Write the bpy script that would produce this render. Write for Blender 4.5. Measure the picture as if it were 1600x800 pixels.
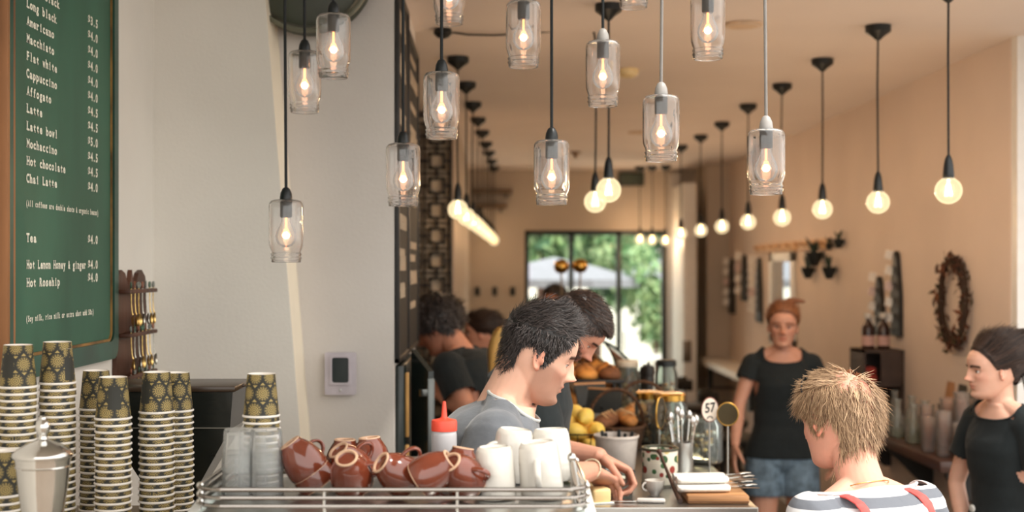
import bpy, bmesh, math, random
import numpy as np
from mathutils import Vector, Matrix, Euler, noise as mnoise
R = math.radians
PI = math.pi
random.seed(7)
for o in list(bpy.data.objects):
    bpy.data.objects.remove(o, do_unlink=True)
SC = bpy.context.scene
COL = SC.collection

# ---------------------------------------------------------------- camera, light, exposure
FPX = 2000.0            # focal length in pixels of the 1600 px wide frame
CX, CY, CZ = 775.0, 419.0, 1.80
def at(px, py, Y):
    """point at distance Y straight ahead that the photograph shows at px, py"""
    return Vector(((px - CX) * Y / FPX, Y, CZ - (py - CY) * Y / FPX))
def ats(px, py, s):
    return at(px, py, FPX / s)

cam_d = bpy.data.cameras.new('camera')
cam = bpy.data.objects.new('camera', cam_d)
COL.objects.link(cam)
cam.location = (0, 0, CZ)
cam.rotation_euler = (R(90), 0, 0)
cam_d.sensor_width = 36.0
cam_d.lens = FPX / 1600 * 36.0
cam_d.shift_x = (800 - CX) / 1600
cam_d.shift_y = (CY - 400) / 1600
cam_d.clip_end = 200
cam_d.dof.use_dof = True
cam_d.dof.focus_distance = 3.05
cam_d.dof.aperture_fstop = 2.5
SC.camera = cam
SC.view_settings.view_transform = 'Standard'
SC.view_settings.look = 'None'
SC.view_settings.gamma = 1.0
SC.view_settings.use_curve_mapping = False
SC.view_settings.exposure = 0.5
SC.cycles.use_denoising = True
SC.cycles.max_bounces = 14
SC.cycles.transmission_bounces = 14
SC.cycles.transparent_max_bounces = 24
SC.cycles.diffuse_bounces = 5
SC.cycles.glossy_bounces = 5
SC.cycles.caustics_reflective = False
SC.cycles.caustics_refractive = False
SC.cycles.sample_clamp_indirect = 6.0

world = bpy.data.worlds.new('world')
SC.world = world
world.use_nodes = True
wn = world.node_tree
wn.nodes.clear()
w_out = wn.nodes.new('ShaderNodeOutputWorld')
w_bg = wn.nodes.new('ShaderNodeBackground')
w_tc = wn.nodes.new('ShaderNodeTexCoord')
w_sep = wn.nodes.new('ShaderNodeSeparateXYZ')
w_map = wn.nodes.new('ShaderNodeMapRange')
w_map.inputs[1].default_value = -1.0
w_map.inputs[2].default_value = 1.0
w_rmp = wn.nodes.new('ShaderNodeValToRGB')
w_rmp.color_ramp.elements[0].position = 0.40
w_rmp.color_ramp.elements[0].color = (0.22, 0.20, 0.18, 1)
w_rmp.color_ramp.elements[1].position = 0.75
w_rmp.color_ramp.elements[1].color = (1.0, 0.97, 0.93, 1)
e = w_rmp.color_ramp.elements.new(0.52)
e.color = (1.0, 0.98, 0.93, 1)
wn.links.new(w_tc.outputs['Generated'], w_sep.inputs[0])
wn.links.new(w_sep.outputs['Z'], w_map.inputs[0])
wn.links.new(w_map.outputs[0], w_rmp.inputs[0])
wn.links.new(w_rmp.outputs[0], w_bg.inputs['Color'])
w_bg.inputs['Strength'].default_value = 2.1
wn.links.new(w_bg.outputs[0], w_out.inputs[0])

sun_d = bpy.data.lights.new('sun', 'SUN')
sun = bpy.data.objects.new('sun', sun_d)
COL.objects.link(sun)
sun_d.energy = 1.9
sun_d.color = (1.0, 0.95, 0.86)
sun_d.angle = R(1.5)
SUN_DIR = Vector((0.50, -0.27, 1.0)).normalized()     # towards the sun
sun.rotation_euler = SUN_DIR.to_track_quat('Z', 'Y').to_euler()
BULB_W, JARBULB_W = 5.6, .08       # watts of each globe bulb and jar bulb

# ---------------------------------------------------------------- materials
def lin(c):
    return tuple(((v / 255.0) / 12.92 if v / 255.0 <= 0.04045 else ((v / 255.0 + 0.055) / 1.055) ** 2.4) for v in c)
MATS = {}
def mat(name, rgb, rough=0.6, metal=0.0, var=0.06, scale=18.0, bump=0.0, bscale=60.0, spec=0.5, coat=0.0,
        trans=0.0, ior=1.45, rgb2=None, stretch=None, sub=0.0, sheen=0.0, attr=None, wave=None):
    """procedural material: base colour broken up by noise, optional bump"""
    if name in MATS:
        return MATS[name]
    m = bpy.data.materials.new(name)
    m.use_nodes = True
    nt = m.node_tree
    b = nt.nodes['Principled BSDF']
    tc = nt.nodes.new('ShaderNodeTexCoord')
    mp = nt.nodes.new('ShaderNodeMapping')
    if stretch:
        mp.inputs['Scale'].default_value = stretch
    nt.links.new(tc.outputs['Object'], mp.inputs[0])
    nz = nt.nodes.new('ShaderNodeTexNoise')
    nz.inputs['Scale'].default_value = scale
    nz.inputs['Detail'].default_value = 4
    nt.links.new(mp.outputs[0], nz.inputs['Vector'])
    rp = nt.nodes.new('ShaderNodeValToRGB')
    c = lin(rgb)
    c2 = lin(rgb2) if rgb2 else tuple(min(1, v * (1 - var * 2.2)) for v in c)
    c1 = c if rgb2 else tuple(min(1, v * (1 + var)) for v in c)
    rp.color_ramp.elements[0].position = 0.32
    rp.color_ramp.elements[1].position = 0.68
    rp.color_ramp.elements[0].color = (*c2, 1)
    rp.color_ramp.elements[1].color = (*c1, 1)
    nt.links.new(nz.outputs['Fac'], rp.inputs[0])
    if attr:
        at_ = nt.nodes.new('ShaderNodeAttribute')
        at_.attribute_name = attr
        mx = nt.nodes.new('ShaderNodeMixRGB')
        mx.blend_type = 'MULTIPLY'
        mx.inputs[0].default_value = 1.0
        nt.links.new(rp.outputs[0], mx.inputs[1])
        nt.links.new(at_.outputs['Color'], mx.inputs[2])
        nt.links.new(mx.outputs[0], b.inputs['Base Color'])
    else:
        nt.links.new(rp.outputs[0], b.inputs['Base Color'])
    b.inputs['Roughness'].default_value = rough
    b.inputs['Metallic'].default_value = metal
    b.inputs['Specular IOR Level'].default_value = spec
    b.inputs['IOR'].default_value = ior
    b.inputs['Transmission Weight'].default_value = trans
    b.inputs['Coat Weight'].default_value = coat
    b.inputs['Sheen Weight'].default_value = sheen
    if sub:
        b.inputs['Subsurface Weight'].default_value = sub
        b.inputs['Subsurface Radius'].default_value = (0.012, 0.005, 0.003)
        b.inputs['Subsurface Scale'].default_value = 0.6
    if bump:
        n2 = nt.nodes.new('ShaderNodeTexNoise')
        n2.inputs['Scale'].default_value = bscale
        n2.inputs['Detail'].default_value = 3
        nt.links.new(mp.outputs[0], n2.inputs['Vector'])
        bp = nt.nodes.new('ShaderNodeBump')
        bp.inputs['Strength'].default_value = bump
        bp.inputs['Distance'].default_value = 0.01
        nt.links.new(n2.outputs['Fac'], bp.inputs['Height'])
        nt.links.new(bp.outputs[0], b.inputs['Normal'])
    MATS[name] = m
    return m
def nodes_of(m):
    return m.node_tree, m.node_tree.nodes['Principled BSDF']
def stripes(name, rgb, rgb2, count_scale, axis='Z', rough=0.7, duty=0.5, distort=0.0, bump=0.0):
    """two-colour stripes across an axis of the object"""
    m = mat(name, rgb, rough=rough, bump=bump)
    nt, b = nodes_of(m)
    tc = nt.nodes.new('ShaderNodeTexCoord')
    wv = nt.nodes.new('ShaderNodeTexWave')
    wv.wave_type = 'BANDS'
    wv.bands_direction = axis
    wv.inputs['Scale'].default_value = count_scale
    wv.inputs['Distortion'].default_value = distort
    nt.links.new(tc.outputs['Object'], wv.inputs['Vector'])
    rp = nt.nodes.new('ShaderNodeValToRGB')
    rp.color_ramp.elements[0].position = duty - 0.04
    rp.color_ramp.elements[1].position = duty + 0.04
    rp.color_ramp.elements[0].color = (*lin(rgb2), 1)
    rp.color_ramp.elements[1].color = (*lin(rgb), 1)
    nt.links.new(wv.outputs['Fac'], rp.inputs[0])
    nt.links.new(rp.outputs[0], b.inputs['Base Color'])
    return m
def emit_mat(name, rgb, strength):
    if name in MATS:
        return MATS[name]
    m = bpy.data.materials.new(name)
    m.use_nodes = True
    b = m.node_tree.nodes['Principled BSDF']
    b.inputs['Base Color'].default_value = (*lin(rgb), 1)
    b.inputs['Emission Color'].default_value = (*lin(rgb), 1)
    b.inputs['Emission Strength'].default_value = strength
    MATS[name] = m
    return m
def globe_mat(name, rgb, glow, clear, fres=0.12):
    """thin glass of a lit bulb: mostly clear, glossy at the edge, warmed by its own glow"""
    m = bpy.data.materials.new(name)
    m.use_nodes = True
    nt = m.node_tree
    nt.nodes.clear()
    out = nt.nodes.new('ShaderNodeOutputMaterial')
    tr = nt.nodes.new('ShaderNodeBsdfTransparent')
    tr.inputs[0].default_value = (*lin(rgb), 1)
    gl = nt.nodes.new('ShaderNodeBsdfGlossy')
    gl.inputs['Roughness'].default_value = 0.03
    lw = nt.nodes.new('ShaderNodeLayerWeight')
    lw.inputs[0].default_value = fres
    mx = nt.nodes.new('ShaderNodeMixShader')
    nt.links.new(lw.outputs['Fresnel'], mx.inputs[0])
    nt.links.new(tr.outputs[0], mx.inputs[1])
    nt.links.new(gl.outputs[0], mx.inputs[2])
    em = nt.nodes.new('ShaderNodeEmission')
    em.inputs[0].default_value = (*lin(rgb), 1)
    em.inputs[1].default_value = glow
    m2 = nt.nodes.new('ShaderNodeMixShader')
    m2.inputs[0].default_value = 1 - clear
    nt.links.new(mx.outputs[0], m2.inputs[1])
    nt.links.new(em.outputs[0], m2.inputs[2])
    nt.links.new(m2.outputs[0], out.inputs[0])
    MATS[name] = m
    return m

# ---------------------------------------------------------------- mesh collecting
class MB:
    def __init__(self):
        self.v, self.f, self.mi, self.cur = [], [], [], 0
    def m(self, i):
        self.cur = i
        return self
    def add(self, vs, fs, M=None):
        k = len(self.v)
        for p in vs:
            p = Vector(p)
            self.v.append(M @ p if M is not None else p)
        for f in fs:
            self.f.append(tuple(i + k for i in f))
            self.mi.append(self.cur)
        return self
    def box(self, lo, hi, bev=0.0, M=None):
        x0, y0, z0 = lo
        x1, y1, z1 = hi
        if bev <= 0:
            vs = [(x0, y0, z0), (x1, y0, z0), (x1, y1, z0), (x0, y1, z0), (x0, y0, z1), (x1, y0, z1), (x1, y1, z1), (x0, y1, z1)]
            fs = [(0, 3, 2, 1), (4, 5, 6, 7), (0, 1, 5, 4), (1, 2, 6, 5), (2, 3, 7, 6), (3, 0, 4, 7)]
            return self.add(vs, fs, M)
        bm = bmesh.new()
        bmesh.ops.create_cube(bm, size=1)
        for q in bm.verts:
            q.co = Vector((x0 + (q.co.x + .5) * (x1 - x0), y0 + (q.co.y + .5) * (y1 - y0), z0 + (q.co.z + .5) * (z1 - z0)))
        bev = min(bev, .45 * min(abs(x1 - x0), abs(y1 - y0), abs(z1 - z0)))
        bmesh.ops.bevel(bm, geom=bm.edges[:], offset=bev, segments=2, profile=.5, affect='EDGES')
        bm.verts.index_update()
        self.add([q.co.copy() for q in bm.verts], [[q.index for q in f.verts] for f in bm.faces], M)
        bm.free()
        return self
    def lathe(self, prof, n=24, M=None, cap0=True, cap1=True, closed=False):
        """prof: list of (r, z)"""
        vs, fs = [], []
        for (r, z) in prof:
            for k in range(n):
                a = 2 * PI * k / n
                vs.append((r * math.cos(a), r * math.sin(a), z))
        L = len(prof)
        for i in range(L if closed else L - 1):
            j = (i + 1) % L
            for k in range(n):
                l = (k + 1) % n
                fs.append((i * n + k, i * n + l, j * n + l, j * n + k))
        if not closed:
            if cap0:
                fs.append(tuple(range(n - 1, -1, -1)))
            if cap1:
                fs.append(tuple((L - 1) * n + k for k in range(n)))
        return self.add(vs, fs, M)
    def tube(self, path, r, n=10, caps=True, M=None, up=None, flat=None):
        """swept round (or flat: (wx, wy) factor) section; r a number or one per point"""
        P = [Vector(p) for p in path]
        rr = r if isinstance(r, (list, tuple)) else [r] * len(P)
        t0 = (P[1] - P[0]).normalized()
        u = Vector(up) if up is not None else (Vector((0, 0, 1)) if abs(t0.z) < .9 else Vector((0, 1, 0)))
        u = (u - t0 * u.dot(t0)).normalized()
        vs, fs = [], []
        for i, p in enumerate(P):
            a = P[max(i - 1, 0)]
            b = P[min(i + 1, len(P) - 1)]
            t = (b - a).normalized()
            u = (u - t * u.dot(t))
            u = u.normalized() if u.length > 1e-6 else t.orthogonal().normalized()
            w = t.cross(u)
            fu, fw = flat if flat else (1, 1)
            for k in range(n):
                an = 2 * PI * k / n
                vs.append(p + u * (math.cos(an) * rr[i] * fu) + w * (math.sin(an) * rr[i] * fw))
        for i in range(len(P) - 1):
            for k in range(n):
                l = (k + 1) % n
                fs.append((i * n + k, (i + 1) * n + k, (i + 1) * n + l, i * n + l))
        if caps:
            fs.append(tuple(range(n)))
            fs.append(tuple((len(P) - 1) * n + k for k in range(n - 1, -1, -1)))
        return self.add(vs, fs, M)
    def ball(self, c, r, n=16, m=10, M=None):
        """ellipsoid; r a number or three"""
        rx, ry, rz = r if isinstance(r, (list, tuple)) else (r, r, r)
        vs, fs = [], []
        for i in range(m + 1):
            t = PI * i / m
            for k in range(n):
                a = 2 * PI * k / n
                vs.append((c[0] + rx * math.sin(t) * math.cos(a), c[1] + ry * math.sin(t) * math.sin(a), c[2] + rz * math.cos(t)))
        for i in range(m):
            for k in range(n):
                l = (k + 1) % n
                if i == 0:
                    fs.append((k, (i + 1) * n + k, (i + 1) * n + l))
                elif i == m - 1:
                    fs.append((i * n + k, (i + 1) * n + k, i * n + l))
                else:
                    fs.append((i * n + k, (i + 1) * n + k, (i + 1) * n + l, i * n + l))
        return self.add(vs, fs, M)
    def torus(self, c, R0, r, n=28, k=8, M=None, axis='Z', sx=1, sy=1):
        vs, fs = [], []
        for i in range(n):
            a = 2 * PI * i / n
            for j in range(k):
                b = 2 * PI * j / k
                x, y, z = (R0 + r * math.cos(b)) * math.cos(a) * sx, (R0 + r * math.cos(b)) * math.sin(a) * sy, r * math.sin(b)
                if axis == 'Y':
                    x, y, z = x, z, y
                elif axis == 'X':
                    x, y, z = z, x, y
                vs.append((c[0] + x, c[1] + y, c[2] + z))
        for i in range(n):
            for j in range(k):
                fs.append((i * k + j, ((i + 1) % n) * k + j, ((i + 1) % n) * k + (j + 1) % k, i * k + (j + 1) % k))
        return self.add(vs, fs, M)
    def prism(self, pts, z0, z1, M=None):
        """outline in xy, extruded along z"""
        n = len(pts)
        vs = [(p[0], p[1], z0) for p in pts] + [(p[0], p[1], z1) for p in pts]
        fs = [tuple(range(n - 1, -1, -1)), tuple(range(n, 2 * n))]
        fs += [(i, (i + 1) % n, n + (i + 1) % n, n + i) for i in range(n)]
        return self.add(vs, fs, M)
    def mesh(self, name, mats, smooth=40):
        me = bpy.data.meshes.new(name)
        me.from_pydata([tuple(p) for p in self.v], [], self.f)
        for q in (mats if isinstance(mats, (list, tuple)) else [mats]):
            me.materials.append(q)
        me.polygons.foreach_set('material_index', self.mi)
        bm = bmesh.new()
        bm.from_mesh(me)
        bmesh.ops.recalc_face_normals(bm, faces=bm.faces)
        bm.to_mesh(me)
        bm.free()
        if smooth:
            me.polygons.foreach_set('use_smooth', [True] * len(me.polygons))
            me.set_sharp_from_angle(angle=R(smooth))
        me.update()
        return me
    def build(self, name, mats, parent=None, smooth=40, loc=None, rot=None):
        o = bpy.data.objects.new(name, self.mesh(name, mats, smooth))
        COL.objects.link(o)
        if parent is not None:
            o.parent = parent
        if loc is not None:
            o.location = loc
        if rot is not None:
            o.rotation_euler = rot
        return o
def tag(o, label=None, cat=None, group=None, kind=None):
    if label:
        o['label'] = label
    if cat:
        o['category'] = cat
    if group:
        o['group'] = group
    if kind:
        o['kind'] = kind
    return o
def thing(name, label, cat, loc=(0, 0, 0), rot=(0, 0, 0), group=None):
    o = bpy.data.objects.new(name, None)
    o.empty_display_size = 0.05
    COL.objects.link(o)
    o.location = loc
    o.rotation_euler = rot
    return tag(o, label, cat, group)
def dup(root, loc=None, rot=None, label=None, group=None, scale=None):
    def cp(o, par):
        c = o.copy()
        COL.objects.link(c)
        c.parent = par
        for ch in o.children:
            cp(ch, c)
        return c
    r = cp(root, None)
    if loc is not None:
        r.location = loc
    if rot is not None:
        r.rotation_euler = rot
    if scale is not None:
        r.scale = scale
    if label:
        r['label'] = label
    if group:
        r['group'] = group
    return r
def struct(name, mb, mats, smooth=0):
    o = mb.build(name, mats, None, smooth)
    o['kind'] = 'structure'
    return o
ORD = ['topmost', 'second', 'third', 'fourth', 'fifth', 'sixth', 'seventh', 'eighth', 'ninth', 'tenth', 'eleventh', 'twelfth',
       'thirteenth', 'fourteenth', 'fifteenth', 'sixteenth', 'seventeenth', 'eighteenth', 'nineteenth', 'twentieth'] + ['twenty-' + q for q in 'first second third fourth fifth sixth seventh eighth ninth'.split()]
def rot_to(d):
    """matrix turning +Z to direction d"""
    return Vector(d).normalized().to_track_quat('Z', 'Y').to_matrix().to_4x4()
# ---------------------------------------------------------------- shared materials
M_WHITEWALL = mat('white_painted_plaster', (226, 221, 212), rough=.85, var=.02, scale=3, bump=.08, bscale=90)
M_PEACH = mat('peach_painted_plaster', (222, 206, 195), rough=.85, var=.03, scale=1.6, bump=.05, bscale=70)
M_CEIL = mat('ceiling_paint', (233, 223, 218), rough=.9, var=.02, scale=1.2)
M_BACKWALL = mat('grey_beige_paint', (188, 176, 162), rough=.9, var=.03, scale=1.5)
M_TRIMWHITE = mat('white_gloss_paint', (232, 230, 226), rough=.45, var=.02)
M_CREAM = mat('cream_painted_edge', (238, 226, 204), rough=.8, var=.02, scale=4)
M_FLOOR = mat('worn_concrete', (120, 104, 88), rough=.6, var=.12, scale=4, bump=.05)
M_BLACKMETAL = mat('black_metal', (26, 32, 34), rough=.45, var=.05)
M_BLACKPLASTIC = mat('black_plastic', (26, 31, 33), rough=.4, var=.05)
M_CORD = mat('black_cloth_cord', (26, 30, 32), rough=.75, var=.1, scale=400)
M_CHROME = mat('chrome', (215, 214, 210), rough=.12, metal=1, var=.02)
M_STEEL = mat('brushed_steel', (190, 190, 186), rough=.3, metal=1, var=.05, stretch=(2, 60, 60))
M_BRASS = mat('brass', (205, 160, 80), rough=.25, metal=1, var=.06)
M_DARKWOOD = mat('dark_stained_wood', (84, 50, 34), rough=.5, var=.2, scale=9, stretch=(1, 1, .15), bump=.1)
M_WOOD = mat('oiled_light_wood', (190, 138, 92), rough=.5, var=.15, scale=14, stretch=(.3, 3, 3), bump=.05)
M_BLACKWOOD = mat('black_stained_wood', (38, 36, 34), rough=.5, var=.15, scale=12)
def glass_mat(name, rgb=(250, 252, 250), rough=0.0, ior=1.45):
    m = bpy.data.materials.new(name)
    m.use_nodes = True
    b = m.node_tree.nodes['Principled BSDF']
    b.inputs['Base Color'].default_value = (*lin(rgb), 1)
    b.inputs['Roughness'].default_value = rough
    b.inputs['IOR'].default_value = ior
    b.inputs['Transmission Weight'].default_value = 1.0
    nt = m.node_tree
    tc = nt.nodes.new('ShaderNodeTexCoord')
    nz = nt.nodes.new('ShaderNodeTexNoise')
    nz.inputs['Scale'].default_value = 22
    bp = nt.nodes.new('ShaderNodeBump')
    bp.inputs['Strength'].default_value = .12
    bp.inputs['Distance'].default_value = .004
    nt.links.new(tc.outputs['Object'], nz.inputs['Vector'])
    nt.links.new(nz.outputs['Fac'], bp.inputs['Height'])
    nt.links.new(bp.outputs[0], b.inputs['Normal'])
    MATS[name] = m
    return m
M_GLASS = glass_mat('clear_glass')
def thin_glass(name, rgb=(244, 250, 247), fres=.25, frost=.06):
    """thin clear glass: lets light through, mirrors at a glancing angle, a trace of frost that catches light"""
    m = bpy.data.materials.new(name)
    m.use_nodes = True
    nt = m.node_tree
    nt.nodes.clear()
    out = nt.nodes.new('ShaderNodeOutputMaterial')
    tr = nt.nodes.new('ShaderNodeBsdfTransparent')
    tr.inputs[0].default_value = (*lin(rgb), 1)
    gl = nt.nodes.new('ShaderNodeBsdfGlossy')
    gl.inputs['Roughness'].default_value = .04
    lw = nt.nodes.new('ShaderNodeLayerWeight')
    lw.inputs[0].default_value = fres
    mx = nt.nodes.new('ShaderNodeMixShader')
    nt.links.new(lw.outputs['Fresnel'], mx.inputs[0])
    nt.links.new(tr.outputs[0], mx.inputs[1])
    nt.links.new(gl.outputs[0], mx.inputs[2])
    df = nt.nodes.new('ShaderNodeBsdfDiffuse')
    df.inputs[0].default_value = (.9, .92, .9, 1)
    tl = nt.nodes.new('ShaderNodeBsdfTranslucent')
    tl.inputs[0].default_value = (.9, .92, .9, 1)
    md = nt.nodes.new('ShaderNodeMixShader')
    md.inputs[0].default_value = .5
    nt.links.new(df.outputs[0], md.inputs[1])
    nt.links.new(tl.outputs[0], md.inputs[2])
    m2 = nt.nodes.new('ShaderNodeMixShader')
    m2.inputs[0].default_value = frost
    nt.links.new(mx.outputs[0], m2.inputs[1])
    nt.links.new(md.outputs[0], m2.inputs[2])
    nt.links.new(m2.outputs[0], out.inputs[0])
    MATS[name] = m
    return m
M_THIN = thin_glass('thin_clear_glass')
M_PANE = thin_glass('window_pane_glass', (248, 252, 250), .08, .0)

# ---------------------------------------------------------------- room shell
XL, XR = -1.10, 2.24           # left wall, right wall
YB = 13.0                      # far wall
ZC = 2.80                      # ceiling
YP0, YP1 = 4.11, 4.29          # buttress front, grey wall face behind it
YR = 5.57                      # near end of the peach wall
XE = -0.342                    # end of the grey wall, the chalkboard side
YCB = 5.42
b = MB(); b.box((-4, -3, -.1), (6, YB + .2, 0)); struct('floor', b, M_FLOOR)
b = MB(); b.box((-3.0, 4.02, ZC), (5.0, YB + .2, ZC + .15)); struct('ceiling', b, M_CEIL)
b = MB(); b.box((-1.3, .3, 3.0), (.50, 4.02, 3.1)); b.box((.5, 3.19, 3.0), (1.0, 3.23, 3.05)); b.box((.5, 3.50, 3.0), (1.0, 3.54, 3.05)); struct('ceiling_canopy_or_added_sunblock', b, M_TRIMWHITE)  # unseen slab added to keep sun off the left walls; battens hold jar cords
b = MB(); b.box((XL - .2, 1.2, 0), (XL, YP0 + .2, 3.0)); struct('wall_left', b, M_WHITEWALL)
# buttress with a raking right-hand edge; its side is cream
b = MB()
def bx(z):
    return -.627 - (z - 1.243) * (.113 / 1.417)
pts = [(-1.12, 0), (bx(0), 0), (bx(3.0), 3.0), (-1.12, 3.0)]
vs = [(x, YP0, z) for x, z in pts] + [(x + (.004 if i in (1, 2) else 0), YP1 + .02, z) for i, (x, z) in enumerate(pts)]
b.m(0).add(vs, [(0, 1, 2, 3), (4, 7, 6, 5), (0, 4, 5, 1), (2, 6, 7, 3), (0, 3, 7, 4)])
b.m(1).add([vs[1], vs[5], vs[6], vs[2]], [(0, 1, 2, 3)])
struct('wall_buttress', b, [M_WHITEWALL, M_CREAM])
M_GREYWALL = mat('pale_grey_plaster', (206, 200, 194), rough=.88, var=.025, scale=3, bump=.08, bscale=80)
b = MB()
b.box((-3.0, YP1, 0), (XE, YCB, ZC + .1)); b.box((-3.0, YP1, ZC + .1), (XE, 4.02, 3.0))
struct('wall_grey', b, M_GREYWALL)
b = MB(); b.box((-3.0, 4.02, ZC + .15), (5.0, 4.12, 4.0)); struct('wall_fascia', b, M_TRIMWHITE)
b = MB(); b.box((XR, YR, 0), (XR + .2, YB, ZC)); struct('wall_right', b, M_PEACH)
b = MB(); b.box((XR + .004, YR - .06, 0), (5.0, YR, ZC)); struct('wall_return', b, M_TRIMWHITE)
# far wall with the doorway to the garden
DX0, DX1, DZ = .292, 1.735, 2.185
b = MB()
b.box((-3.0, YB, 0), (DX0, YB + .2, ZC)); b.box((DX1, YB, 0), (XR + .2, YB + .2, ZC)); b.box((DX0, YB, DZ), (DX1, YB + .2, ZC))
struct('wall_back', b, M_BACKWALL)
b = MB(); b.box((-.32, 8.35, 0), (-.27, YB, ZC)); struct('wall_partition', b, M_BACKWALL)
b = MB(); b.box((-3.2, YP1, 0), (-3.0, YB, ZC)); struct('wall_kitchen', b, M_BACKWALL)
b = MB(); b.box((-.36, 8.22, 0), (-.285, 8.34, ZC)); struct('trim_partition', b, mat('warm_timber_trim', (196, 150, 108), rough=.6))
# far corner on the right: a shallow boxed pier in the beige paint
b = MB(); b.box((2.02, 12.25, 0), (XR, YB, ZC)); struct('wall_pier', b, M_BACKWALL)
b = MB(); b.box((XL, 3.25, 0), (XL + .015, YP0, .12)); struct('baseboard_left', b, M_TRIMWHITE)
b = MB(); b.box((XR - .015, YR, 0), (XR, 12.25, .12)); struct('baseboard_right', b, M_TRIMWHITE)

# garden door, three tall panes in dark frames
d = thing('door_1', 'tall glazed garden door with dark frames in the far wall', 'door', (0, YB + .05, 0))
d['kind'] = 'structure'
M_DFRAME = mat('dark_green_frame_paint', (30, 42, 42), rough=.4)
b = MB()
for x in (DX0 + .02, (893 - CX) / 154 , (968 - CX) / 154, DX1 - .02):
    b.box((x - .025, 0, .0), (x + .025, .06, DZ), .004)
b.box((DX0, .0, DZ - .05), (DX1, .06, DZ), .004); b.box((DX0, 0, 0), (DX1, .06, .09), .004)
b.build('door_frame', M_DFRAME, d)
xs = [DX0 + .045, (893 - CX) / 154, (968 - CX) / 154, DX1 - .045]
for i in range(3):
    b = MB(); b.box((xs[i] + .02, .026, .09), (xs[i + 1] - .02, .032, DZ - .05)); b.build('pane', M_PANE, d)
b = MB(); b.box((.02, .0, .0), (.06, -.04, .2)); 
b = MB(); b.tube([(xs[2] + .05, -.01, .95), (xs[2] + .05, -.05, .95), (xs[2] + .05, -.05, 1.15), (xs[2] + .05, -.01, 1.15)], .01, 8); b.build('door_handle', M_STEEL, d)
# white jamb and the edge of an open white door leaf to its right
b = MB(); b.box((1.742, YB - .12, 0), (1.86, YB, 2.75)); struct('trim_jamb', b, mat('grey_gloss_paint', (188, 182, 176), rough=.4))
lf = thing('door_2', 'open white door leaf with a lock plate, edge on beside the garden door', 'door', (1.78, 12.0, 0))
lf['kind'] = 'structure'
b = MB(); b.box((-.02, 0, .01), (.10, .8, 2.6), .004); b.build('door_leaf', M_TRIMWHITE, lf)
b = MB(); b.box((-.03, -.012, .92), (.05, 0, 1.12), .004); b.build('lock_plate', mat('aged_bronze', (110, 98, 84), rough=.4, metal=.6), lf)
# ---------------------------------------------------------------- pendant lights
M_GLOBE = globe_mat('warm_globe_glass', (255, 234, 196), 1.25, .62)
M_FIL = emit_mat('glowing_filament', (255, 214, 140), 30.0)
M_JBULB = globe_mat('clear_bulb_glass', (255, 246, 236), .55, .86, .2)
M_JFIL = emit_mat('dim_filament', (255, 150, 84), 4.0)
def point_light(parent, loc, watts, rgb, rad):
    l = bpy.data.lights.new('bulb_glow', 'POINT')
    l.energy = watts
    l.color = lin(rgb)
    l.shadow_soft_size = rad
    o = bpy.data.objects.new('bulb_glow', l)
    COL.objects.link(o)
    o.parent = parent
    o.location = loc
    return o
def globe_pendant(px, py, s, label, group, top=None, watts=BULB_W, canopy=True, r=.0475):
    """bulb centre at px, py; hangs straight from the ceiling"""
    c = ats(px, py, s)
    t = thing('pendant_light', label, 'lamp', (c.x, c.y, ZC if top is None else top), (0, 0, 0), group)
    zz = c.z - t.location.z                      # bulb centre below the ceiling
    if canopy:
        b = MB(); b.lathe([(.006, -.062), (.012, -.058), (.024, -.046), (.047, -.030), (.052, -.026), (.052, 0), (.01, 0)][::-1], 24)
        b.build('ceiling_canopy_or_added_sunblock', M_BLACKPLASTIC, t)
    zs = zz + .045 + .075
    sway = random.uniform(-.004, .004)
    b = MB(); b.tube([(0, 0, -.02), (sway, 0, (zs - .02) * .4), (sway * .7, sway, (zs - .02) * .75), (0, 0, zs + .005)], .0042, 8)
    b.build('cord', M_CORD, t)
    b = MB(); b.lathe([(.005, .082), (.0075, .078), (.0125, .066), (.0165, .045), (.019, .018), (.0205, 0), (.017, -.006)], 20, Matrix.Translation((0, 0, zs - .075)))
    b.build('socket', M_BLACKPLASTIC, t)
    b = MB()
    prof = [(.0135, .052)]
    for i in range(1, 15):
        a = R(22 + (180 - 22) * i / 14)
        prof.append((max(r * math.sin(a), .0005), r * math.cos(a)))
    prof[0] = (.014, .050)
    b.lathe(prof, 28, Matrix.Translation((0, 0, zz)), cap0=False)
    g = b.build('bulb', M_GLOBE, t, smooth=180)
    b = MB()
    for k in range(7):
        a = 2 * PI * k / 7
        a2 = a + PI / 7
        b.tube([(.006 * math.cos(a), .006 * math.sin(a), zz + .022), (.012 * math.cos(a2), .012 * math.sin(a2), zz - .018), (.006 * math.cos(a + 2 * PI / 7), .006 * math.sin(a + 2 * PI / 7), zz + .022)], .0011, 5)
    b.tube([(0, 0, zz + .05), (0, 0, zz + .02)], .004, 8)
    b.build('filament', M_FIL, g)
    if watts > 0:
        point_light(g, (0, 0, zz), watts, (255, 234, 222), .03)
    return t
rr = [(1482, 298, 442), (1372, 316, 379), (1285, 327, 327), (1222, 340, 288), (1169, 347, 256), (1128, 354, 228), (1095, 360, 208), (1064, 365, 192)]
nm = ['nearest', 'second', 'third', 'fourth', 'fifth', 'sixth', 'seventh', 'eighth']
for i, (px, py, s) in enumerate(rr):
    globe_pendant(px, py, s, '%s globe bulb pendant, counting from the near end of the row along the peach wall' % nm[i], 'globe pendants along the right wall')
ll = [(715.5, 327.5, 330), (728.7, 339, 290), (739, 347, 259), (747, 353, 235), (753.5, 358.5, 215), (759.5, 364, 197), (764.5, 368, 183), (768.5, 371.5, 170), (772, 375.5, 159)]
nm2 = ['nearest', 'second', 'third', 'fourth', 'fifth', 'sixth', 'seventh', 'eighth', 'farthest']
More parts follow.
